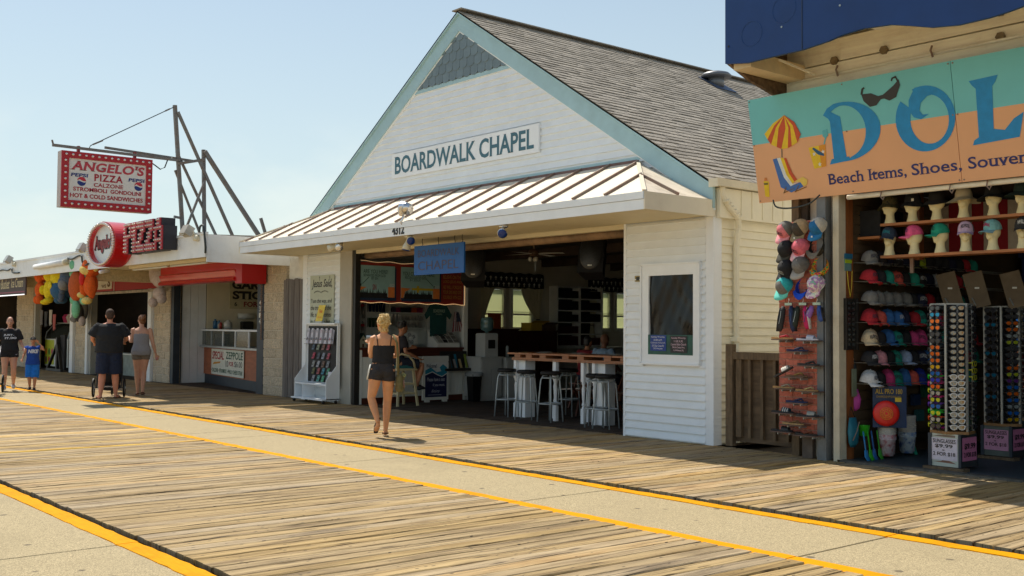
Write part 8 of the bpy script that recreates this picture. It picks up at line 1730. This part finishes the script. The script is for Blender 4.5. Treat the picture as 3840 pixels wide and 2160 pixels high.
    if top:
        m_, sl, hem, ls = top
        def f(q):
            se = torso(q, .012+ls*.5); pz_ = j['pel']+up*hem
            se2 = [(pz_, se[2][1]+ls, se[2][2]+ls)]+[s for s in se[3:-1]]; q.loft(se2, 18); q.loft([se[-2], (j['nek']-up*.005, .068, .066)], 14)
            if sl > 0:
                for s_ in 'LR':
                    a, e = arms[s_][1][0], arms[s_][3][0]; aw = .4+.6*w; q.loft([(a+V((0, 0, -.008)), .054*aw+ls*.4, .054*aw+ls*.4), (lerp(a, e, sl*.5), .058*aw+ls, .058*aw+ls), (lerp(a, e, sl), .056*aw+ls*1.4, .056*aw+ls*1.4)], 14); q.ell(a+V((0, 0, -.012)), .054*aw+ls*.4, 12, 8)
        garment(f, 'shirt', m_)
    if bot:
        m_, ln_, ls = bot
        def f2(q):
            se = torso(q, .012+ls*.3); q.loft([(se[0][0], se[0][1]+.03, se[0][2]+.02), se[1], se[2], (lerp(se[2][0], se[3][0], .5), se[2][1]*.97, se[2][2]*.97)], 18)
            for s_ in 'LR':
                h, k, a = legs[s_][1][0], legs[s_][4][0], legs[s_][8][0]; e_ = lerp(h, k, min(ln_, 1)) if ln_ <= 1 else lerp(k, a, ln_-1); lw = .5+.5*w
                pts = [(h, .096*w+ls*.4, .104*w+ls*.4), (lerp(h, e_, .5), (.094-.012*ln_)*lw+ls, (.098-.012*ln_)*lw+ls), (e_, (.096-.030*ln_)*lw+ls*1.3, (.100-.030*ln_)*lw+ls*1.3)]
                q.loft(pts, 14)
        garment(f2, 'shorts', m_)
    if shoes:
        for k_, (a_, t_) in enumerate((('aL', 'tL'), ('aR', 'tR'))):
            a, tt = j[a_], j[t_]; fd = (tt-a); fl_ = V((fd.x, fd.y, fd.z)); m_ = shoes[0]
            if shoes[1] == 'flip':
                z_ = V((0, 0, -.012)); d = fl_.normalized(); h = a+V((0, 0, -a.z*0))-d*.05; sole = MB()
                low = (tt-d*.0)+V((0, 0, -.015)); heel = a-d*.055+V((0, 0, -.055)) if abs(fd.z) < .12 else a-d*.05-d.cross(V((1, 0, 0)))*.045
                sole.loft([(heel, .030, .008), (lerp(heel, low, .35), .032, .009), (lerp(heel, low, .75), .045, .008), (low+d*.015, .030, .007)], 12, ref=(0, 0, 1)); o = sole.build('flip_flop', m_, t, True)
                mid = lerp(heel, low, .6); MB().tube([mid+V((-.042, 0, .0)), mid+V((-.02, .02, .05)), lerp(heel, low, .85)+V((0, 0, .04)), mid+V((.02, .02, .05)), mid+V((.042, 0, .0))], .006, 6).build('strap', m_, o)
            else:
                MB().loft([(a+V((0, 0, .02)), .044, .046), (a+V((0, 0, -.02))-fd*.10, .044, .05), (lerp(a, tt, .3)+V((0, 0, -.02)), .048, .044), (lerp(a, tt, .7)+V((0, 0, -.0)), .050, .034), (tt+fd*.08, .030, .018)], 14, ref=(0, .3, 1)).build('shoe', m_, t, True)
    if hair:
        m_, kind = hair; q = MB(); R = Rl
        if kind == 'short': q.ell(hd+R @ V((0, -.014, .035)), (.079, .092, .096), 16, 10, R); q.ell(hd+R @ V((0, -.05, -.02)), (.066, .052, .06), 12, 8, R)
        if kind == 'mop':
            rr = random.Random(2); q.ell(hd+R @ V((0, -.015, .045)), (.084, .095, .09), 16, 10, R)
            for i in range(26): a = rr.uniform(0, 2*pi); q.ell(hd+R @ V((.065*cos(a), -.01+.075*sin(a)*(1 if sin(a) < 0 else .9), .06+.06*rr.random())), rr.uniform(.02, .032), 7, 5)
        if kind in ('bun', 'knot', 'back'):
            q.ell(hd+R @ V((0, -.016, .028)), (.080, .093, .096), 18, 12, R); q.ell(hd+R @ V((0, -.055, -.03)), (.062, .045, .055), 12, 8, R)
        if kind == 'knot': q.ell(hd+R @ V((.0, -.11, .06)), (.05, .05, .045), 12, 8, R); q.ell(hd+R @ V((.02, -.10, .085)), (.035, .04, .04), 10, 8, R); q.ell(hd+R @ V((-.02, -.12, .03)), (.035, .035, .03), 10, 8, R)
        if kind == 'back': q.ell(hd+R @ V((0, -.09, .0)), (.05, .04, .05), 12, 8, R)
        o = q.build('hair', m_, t, True); remesh(o, .008, 2, .5)
        if kind == 'bun':  # curls piled on top and loose at the nape
            rr = random.Random(11); q = MB()
            for i in range(190):
                u_ = rr.random(); a = rr.uniform(0, 2*pi); rad = .070*(1-.42*u_*u_)+rr.uniform(-.008, .014); cz__ = -.01+u_*.14
                c0 = hd+R @ V((rad*cos(a)*1.05, -.035+rad*sin(a)*1.1, cz__)); r1 = rr.uniform(.009, .017); ax = V((rr.uniform(-1, 1), rr.uniform(-1, 1), rr.uniform(-1, 1))).normalized(); p1 = ax.orthogonal().normalized(); p2 = ax.cross(p1); n_ = 8; turns = rr.uniform(.7, 1.3)
                q.tube([c0+p1*(r1*cos(2*pi*turns*k/n_))+p2*(r1*sin(2*pi*turns*k/n_))+ax*(.012*(k/n_-.5)) for k in range(n_+1)], rr.uniform(.0032, .006), 5)
            for i in range(22): 
                a = rr.uniform(-pi*.95, -.05*pi); c0 = hd+R @ V((.07*cos(a), .075*sin(a), -.03)); q.tube([c0, c0+V((rr.uniform(-.01, .01), -.01, -.03)), c0+V((rr.uniform(-.02, .02), -.015, -.065)), c0+V((rr.uniform(-.025, .025), -.01, -.09))], .0032, 4)
            tag(q.build('curls', MATS['blonde_light'], t, True), kind='stuff')
    if face:
        for s_ in (-1, 1):
            MB().ell(hd+Rl @ V((s_*.028, .085, .010)), (.012, .008, .006), 8, 6, Rl).build('eye', M_inwhite, t, True); MB().ell(hd+Rl @ V((s_*.028, .092, .010)), (.005, .004, .005), 8, 6, Rl).build('pupil', M_blk, t, True)
            MB().ell(hd+Rl @ V((s_*.028, .088, .030)), (.016, .006, .004), 8, 6, Rl).build('eyebrow', plain(S(60, 40, 30)), t, True)
        MB().ell(hd+Rl @ V((0, .098, -.055)), (.020, .006, .006), 8, 6, Rl).build('mouth', plain(S(170, 80, 76)), t, True)
    t.location = loc; t.rotation_euler = (0, 0, radians(deg)); t.scale = (H/1.70,)*3; t['_j'] = 0; del t['_j']
    return t, j, hd
mat('blonde', S(216, 182, 112), .6, .35, 40, .5, 90, c2=S(160, 122, 68)); mat('blonde_light', S(246, 224, 164), .5, .3, 60, c2=S(206, 168, 100))
# --- blonde woman in front of the chapel
z12 = .012
pw_, jw, hw = human('blonde woman seen from behind in black camisole and charcoal shorts, walking past the chapel', (-12.40, 8.12, z12), 60, 1.665,
  dict(pel=(-.02, 0, .95), wai=(-.02, .0, 1.07), che=(-.01, .0, 1.27), nek=(-.01, 0, 1.42), hed=(-.03, .02, 1.575), hL=(-.105, 0, .91), kL=(-.175, -.01, .53), aL=(-.085, -.20, .20), tL=(-.11, -.115, .075), hR=(.065, 0, .90), kR=(.055, .04, .49), aR=(.03, .01, .075), tR=(.035, .17, .022),
       sL=(-.155, 0, 1.37), eL=(-.185, .05, 1.10), wL=(-.20, .20, 1.28), sR=(.150, 0, 1.375), eR=(.185, .06, 1.12), wR=(.10, .24, 1.12)), w=1.04, tw=.96, sk=skin('sun', S(212, 152, 108)), vox=.0075, hair=(MATS['blonde'], 'bun'), look=.55, shoes=(plain(S(40, 26, 22), .7), 'flip'))
def shell(t, nm, m_, secs, v=.009, n=20, extra=None):
    q = MB(); q.loft(secs, n); 
    if extra: extra(q)
    o = q.build(nm, m_, None, True, at=(0, 0, 0)); remesh(o, v, 3, .5); wrinkle(o, .0022, (14, 14, 22)); o.parent = t; return o
blkc = cloth('black', (.013, .013, .015)); chg = mat('charcoal_marl', S(52, 50, 52), .95, .3, 90, .5, 160)
shell(pw_, 'camisole', blkc, [((-.022, 0, 1.02), .158, .122), ((-.02, 0, 1.09), .142, .114), ((-.015, .003, 1.18), .152, .124), ((-.01, .010, 1.25), .160, .130), ((-.01, .010, 1.272), .160, .124)])
def shw(q):
    q.loft([((-.105, 0, .90), .098, .106), ((-.122, -.0, .84), .102, .108), ((-.130, -.002, .785), .102, .106)], 16); q.loft([((.062, 0, .90), .096, .106), ((.062, .002, .83), .098, .106), ((.060, .008, .775), .098, .106)], 16); q.ell((-.085, -.06, .90), (.085, .075, .095), 12, 8); q.ell((.045, -.06, .90), (.085, .075, .095), 12, 8)
sh_o = shell(pw_, 'shorts', chg, [((-.02, 0, .84), .11, .09), ((-.02, 0, .90), .176, .128), ((-.02, 0, .965), .170, .122), ((-.02, 0, 1.02), .146, .112)], extra=shw)
MB().loft([((-.190, -.02, 1.0), .012, .03), ((-.210, -.02, .92), .012, .034), ((-.236, -.02, .79), .010, .038)], 10).build('side_stripe', M_inwhite, sh_o, True).parent = sh_o
for s_ in (-1, 1): MB().tube([(-.01+s_*.085, -.10, 1.26), (-.01+s_*.095, -.098, 1.33), (-.01+s_*.105, -.045, 1.405), (-.01+s_*.10, .04, 1.40), (-.01+s_*.08, .105, 1.28)], .0065, 6).build('shoulder_strap', blkc, pw_, True)
def held(name, label, cat, base_t, build):
    t = local(name, label, cat); build(t); t.location = base_t.location; t.rotation_euler = base_t.rotation_euler; t.scale = base_t.scale; return t
M_khaki = mat('khaki_canvas', S(108, 100, 62), .85, .25, 20, .3)
def bagw(t):
    MB().tube([(.12, -.05, 1.415), (.17, -.115, 1.30), (.185, -.125, 1.1), (.19, -.125, .86)], .016, 7).build('strap', M_khaki, t, True); MB().tube([(.12, -.05, 1.415), (.15, .07, 1.35), (.20, .12, 1.1), (.21, .07, .86)], .014, 7).build('strap', M_khaki, t, True)
    MB().loft([((.215, -.03, .62), .045, .11), ((.215, -.03, .66), .060, .125), ((.215, -.03, .82), .055, .125), ((.21, -.03, .88), .03, .11)], 14).build('bag_body', M_khaki, t, True); MB().tube([(.25, -.10, .86), (.28, -.11, .83), (.30, -.09, .85), (.26, -.08, .88)], .012, 6).build('knot', plain(S(150, 150, 90)), t, True); MB().loft([((.27, -.08, .78), .01, .03), ((.275, -.08, .68), .008, .02)], 8).build('scarf', plain(S(170, 130, 120)), t, True)
held('shoulder_bag', 'khaki canvas shoulder bag with a long strap on the blonde woman', 'bag', pw_, bagw)
held('phone', 'pale phone held up in the blonde woman\'s left hand', 'phone', pw_, lambda t: MB().cbox((-.21, .29, 1.34), (.07, .012, .13), Matrix.Rotation(.5, 3, 'X')).build('phone_case', plain(S(130, 160, 180), .3), t))
# --- man, woman in grey, stroller
navy = cloth('navy', S(22, 34, 60)); bt = cloth('black_tee', (.014, .015, .018))
man, jm, hm = human('large man from behind in black t-shirt and navy shorts pushing a stroller', (-21.99, 7.72, z12), 71, 1.86,
  dict(aL=(-.14, -.08, .06), tL=(-.20, .06, .02), kL=(-.11, .02, .49), aR=(.13, .06, .06), tR=(.20, .20, .02), kR=(.11, .06, .49), eL=(-.30, .05, 1.12), wL=(-.26, .30, 1.02), eR=(.30, .05, 1.12), wR=(.26, .30, 1.04), sL=(-.205, 0, 1.345), sR=(.205, 0, 1.345), nek=(0, -.01, 1.405), hed=(0, .015, 1.545)), w=1.28, tw=1.66, sk=skin('ruddy', S(204, 140, 112)), top=(bt, .80, -.07, .030), bot=(navy, 1.06, .040), hair=(mat('brown_hair', S(70, 50, 38), .8, .3, 40), 'short'), shoes=(plain((.03, .025, .025), .7), 'flip'))
gw, jg, hg = human('woman in grey tank top and taupe shorts walking beside the man, auburn hair up', (-22.62, 8.62, z12), 71, 1.72,
  dict(aL=(-.05, .05, .075), tL=(-.06, .20, .02), aR=(.04, -.10, .10), tR=(.05, .04, .03), kR=(.06, .03, .50), kL=(-.07, .04, .49), eL=(-.20, .03, 1.12), wL=(-.24, .20, 1.20), eR=(.23, -.03, 1.10), wR=(.30, .02, .86)), w=1.08, sk=sk_fair, hair=(mat('auburn_hair', S(128, 82, 46), .6, .4, 40, .4, 80), 'knot'), look=.3, shoes=(plain(S(90, 50, 36), .7), 'flip'), bot=(cloth('taupe', S(122, 112, 100)), .34, .012))
gt_m = mat('grey_marl', S(150, 148, 150), .95, .25, 60, .4, 150, stretch=(1, 1, 4))
shell(gw, 'tank_top', gt_m, [((0, 0, .86), .200, .150), ((0, -.005, .94), .205, .155), ((0, 0, 1.08), .160, .125), ((0, 0, 1.27), .165, .126), ((0, 0, 1.36), .145, .10), ((0, -.005, 1.415), .10, .072)])
held('pink_item', 'small pink and white item in the grey shirted woman\'s right hand', 'item', gw, lambda t: MB().ell((.315, .04, .78), (.03, .03, .025), 8, 6).build('item', plain(S(210, 150, 160)), t))
def stroller(label, loc, deg, child=False):
    t = local('stroller', label, 'stroller'); Mb, Mf = mat('stroller_black', (.02, .02, .022), .8, .2, 10), mat('stroller_frame', (.06, .06, .065), .35, .1, metal=.6)
    for (x, y, r) in ((-.30, -.30, .20), (.30, -.30, .20), (0, .50, .14)):
        w_ = MB().tube([(x, y+(r-.02)*cos(a*pi/12), r+(r-.02)*sin(a*pi/12)) for a in range(24)], .02, 8, True).build('wheel', M_seatblk, t, True)
        q = MB(); q.tube([(x, y+(r-.045)*cos(a*pi/12), r+(r-.045)*sin(a*pi/12)) for a in range(24)], .006, 5, True)
        for a in range(8): q.bar((x, y, r), (x, y+(r-.045)*cos(a*pi/4), r+(r-.045)*sin(a*pi/4)), .008)
        q.build('spokes', M_steel, w_); MB().cyl((x-.03, y, r), (x+.03, y, r), .025).build('hub', M_steel, w_)
    for s_ in (-.24, .24):
        MB().tube([(s_, -.30, .22), (s_, -.05, .50), (s_, -.10, .75), (s_, -.35, 1.02)], .014, 7).build('frame_tube', Mf, t, True); MB().tube([(s_, -.05, .50), (s_*.4, .35, .30), (0, .50, .16)], .014, 7).build('frame_tube', Mf, t, True)
    MB().tube([(-.24, -.35, 1.02), (0, -.38, 1.04), (.24, -.35, 1.02)], .018, 8).build('handle', M_seatblk, t, True); MB().cyl((-.30, -.30, .20), (.30, -.30, .20), .012).build('axle', Mf, t)
    q = MB(); q.loft([((0, -.22, .30), .22, .10), ((0, -.05, .38), .23, .22), ((0, .0, .60), .23, .20), ((0, -.12, .92), .22, .12)], 14, ref=(0, 1, 0)); q.build('seat', Mb, t, True)
    q = MB(); vs = []
    for i in range(8):
        a = i/7*1.7; vs += [(-.23, -.16+.34*sin(a)*.9-.05, .92+.22*cos(a)), (-.20, -.16+.36*sin(a), .97+.22*cos(a)), (.20, -.16+.36*sin(a), .97+.22*cos(a)), (.23, -.16+.34*sin(a)*.9-.05, .92+.22*cos(a))]
    q.add(vs, [(4*i+k, 4*i+k+1, 4*i+k+5, 4*i+k+4) for i in range(7) for k in range(3)]).build('canopy', mat('stroller_grey', S(70, 70, 72), .85, .2, 8), t, True)
    MB().loft([((0, -.28, .20), .22, .06), ((0, -.05, .22), .22, .10), ((0, .15, .24), .16, .06)], 10, ref=(0, 0, 1)).build('basket', Mb, t)
    q = MB(); letters(q, 'joovy', (-.14, -.345, .20), X, Z, .24, .05, NY, bold=.03); q.build('lettering', M_inwhite, t)
    t.location = loc; t.rotation_euler = (0, 0, radians(deg)); return t
stroller('black three wheeled stroller with grey hood pushed by the large man', (-22.55, 7.95, z12), 66)
stroller('black stroller cut off by the left edge of the view', (-24.86, 6.12, z12), -108)
# --- mother and boy
mo, jmo, hmo = human('smiling woman in black t-shirt and shorts walking towards the camera holding a boy\'s hand', (-26.2, 6.92, z12), -106, 1.66,
  dict(aL=(-.10, -.14, .10), tL=(-.11, .00, .04), kL=(-.10, .05, .49), aR=(.09, .08, .07), tR=(.09, .22, .02), kR=(.09, .08, .49), eR=(.25, -.03, 1.12), wR=(.28, .06, .90), eL=(-.24, -.02, 1.10), wL=(-.30, .14, .98)), w=1.12, tw=1.25, sk=sk_fair, top=(bt, .75, -.02, .018), bot=(blkc, .36, .020), hair=(mat('dark_brown_hair', S(62, 42, 32), .6, .3, 40), 'back'), shoes=(plain(S(200, 196, 190)), 'shoe'), face=True)
q = MB(); Wt = mat('shirt_print', S(200, 206, 216), .7)
for s_, x, z, w_ in (('JUST', .13, 1.255, .20), ('DO', .00-.02, 1.19, .13), ('IT.', .10, 1.185, .11)):
    letters(q, s_, (x, .172, z), -X, Z, w_, .05, Y, bold=.05)
o = q.build('lettering', Wt, None, at=(0, 0, 0)); o.parent = mo; MB().add([(.0-.07, .174, 1.27), (-.11, .172, 1.285), (-.075, .174, 1.262)], [(0, 1, 2)]).build('logo', Wt, None, at=(0, 0, 0)).parent = mo
kb = cloth('royal_blue', S(22, 70, 160)); ks = cloth('sky_blue', S(24, 116, 214))
kid, jk, hk = human('small boy in royal blue sleeveless shirt, blue shorts and black cap, hand to his ear', (-25.62, 7.27, z12), -106, 1.20,
  dict(hed=(0, .015, 1.60), eL=(-.34, .02, 1.30), wL=(-.16, .04, 1.52), eR=(.26, .0, 1.16), wR=(.30, .12, 1.02), aL=(-.06, .10, .07), tL=(-.07, .26, .02), kL=(-.08, .08, .48), aR=(.07, -.05, .09), tR=(.09, .09, .03), nek=(0, -.01, 1.42)), w=1.08, tw=1.22, sk=sk_warm, vox=.012, top=(kb, .18, -.10, .030), bot=(ks, 1.15, .045), hair=(mat('dark_brown_hair', S(62, 42, 32)), 'short'), shoes=(plain(S(30, 28, 34)), 'shoe'), face=True)
q = MB(); letters(q, 'NIKE', (.15, .200, 1.20), -X, Z, .29, .12, Y, bold=.06, shear=.2); q.build('lettering', Wt, None, at=(0, 0, 0)).parent = kid
cpk = MB(); cpk.ell(tuple(hk+V((0, -.008, .055))), (.090, .104, .080), 16, 8); cpk.loft([(hk+V((0, .07, .055)), .075, .008), (hk+V((0, .13, .048)), .070, .007), (hk+V((0, .165, .040)), .045, .005)], 14, ref=(0, 0, 1))
ck = thing('cap', 'small black cap with a white swoosh on the boy', 'cap', (0, 0, 0)); cpk.build('crown', blkc, ck, True); MB().prism([(.03, 0), (-.035, .022), (.02, -.012), (.035, -.008)], tuple(hk+V((0, .097, .085))), X, Z, Y, .003).build('logo', M_inwhite, ck); ck.location = kid.location; ck.rotation_euler = kid.rotation_euler; ck.scale = kid.scale
MB().prism([(.03, 0), (-.035, .022), (.02, -.012), (.035, -.008)], (-.15, .115, .82), X, Z, Y, .004).build('logo', Wt, None, at=(0, 0, 0)).parent = mo
ad, _, _ = human('adult mostly cut off by the left edge, pushing the stroller there', (-26.0, 5.6, z12), -106, 1.70, dict(eL=(-.24, .04, 1.12), wL=(-.24, .28, .98), eR=(.24, .04, 1.12), wR=(.24, .28, .98)), w=1.0, sk=sk_warm, vox=.014, top=(cloth('teal', S(30, 110, 110)), .6, 0, .02), bot=(navy, .9, .03), hair=(mat('brown_hair', S(70, 50, 38)), 'short'), shoes=(plain(S(60, 60, 60)), 'shoe'))
# --- young man seated at the booth, and his chair
sit = dict(pel=(0, 0, .86), wai=(0, .0, 1.0), che=(0, .05, 1.20), nek=(0, .07, 1.34), hed=(0, .10, 1.49), hL=(-.09, .04, .82), kL=(-.12, .45, .80), aL=(-.12, .42, .38), tL=(-.12, .57, .34), hR=(.09, .04, .82), kR=(.12, .46, .78), aR=(.10, .36, .36), tR=(.12, .52, .33),
           sL=(-.165, .06, 1.30), eL=(-.22, .10, 1.04), wL=(-.12, .30, 1.10), sR=(.165, .06, 1.30), eR=(.24, .08, 1.03), wR=(.20, .34, .92))
sm_, _, _ = human('dark haired young man sitting sideways on a high chair at the booth counter', (-17.18, 11.55, .0), -14, 1.70, sit, w=.98, sk=skin('olive', S(172, 118, 86)), top=(cloth('black_red', (.02, .016, .018)), .7, -.02, .015), bot=(cloth('dark_navy', S(28, 34, 48)), .82, .022), hair=(mat('black_hair', (.014, .010, .008), .5, .3, 40), 'mop'), shoes=(plain((.015, .015, .016)), 'shoe'))
hc = thing('high_chair', 'cream wooden high chair with teal seat and curved arms at the booth', 'chair', (-17.15, 11.6, 0)); M_pine = mat('pale_pine', S(196, 180, 138), .5, .15, 5); hc2 = []
for (x, y) in ((-.19, -.17), (.19, -.17), (-.19, .2), (.19, .2)): MB().bar((-17.15+x*1.25, 11.6+y*1.25, 0), (-17.15+x*.9, 11.6+y*.9, .70), .04).build('leg', M_pine, hc)
for z_, k_ in ((.24, 1.15), (.42, 1.05)):
    for a, b in (((-.19, -.17), (.19, -.17)), ((.19, -.17), (.19, .2)), ((.19, .2), (-.19, .2)), ((-.19, .2), (-.19, -.17))): MB().bar((-17.15+a[0]*k_, 11.6+a[1]*k_, z_), (-17.15+b[0]*k_, 11.6+b[1]*k_, z_), .025, .035).build('stretcher', M_pine, hc)
MB().bevbox(-17.38, -16.92, 11.38, 11.84, .68, .72, .01).build('seat_frame', M_pine, hc); MB().bevbox(-17.36, -16.94, 11.40, 11.82, .72, .775, .02).build('cushion', plain(S(34, 104, 104), .8), hc)
for s_ in (-.24, .24): MB().tube([(-17.15+s_, 11.78, .72), (-17.15+s_, 11.74, .86), (-17.15+s_, 11.62, .97), (-17.15+s_, 11.46, 1.0), (-17.15+s_, 11.37, .95), (-17.15+s_, 11.36, .72)], .022, 7).build('arm', M_pine, hc, True)
# --- two seated patrons behind the bar
for (x, y, lb_, c_, hr, skn, hgt) in ((-14.05, 13.55, 'dark haired person in red seated inside behind the bar, seen from behind', S(120, 24, 30), 'short', skin('olive', S(172, 118, 86)), 1.60), (-13.42, 13.35, 'bald man in pale blue shirt seated inside behind the bar at the right', S(130, 150, 170), None, skin('brown', S(120, 78, 56)), 1.66)):
    J2 = {k_: (v[0], v[1], v[2]-.26) for k_, v in sit.items()}; J2['aL'] = (-.12, .44, .08); J2['aR'] = (.12, .44, .08); J2['tL'] = (-.12, .60, .03); J2['tR'] = (.12, .60, .03); J2['kL'] = (-.12, .45, .50); J2['kR'] = (.12, .45, .50)
    human(lb_, (x, y, .10), 10, hgt, J2, w=1.0, sk=skn, vox=.016, top=(cloth('p%d' % int(c_[0]*100), c_), .7, 0, .02), bot=(navy, .9, .02), hair=(mat('black_hair', (.014, .010, .008)), hr) if hr else None, shoes=(plain((.02, .02, .02)), 'shoe'), fingers=False)
    copytree(wc0, None, (x, y+.0, 0.06), .2)
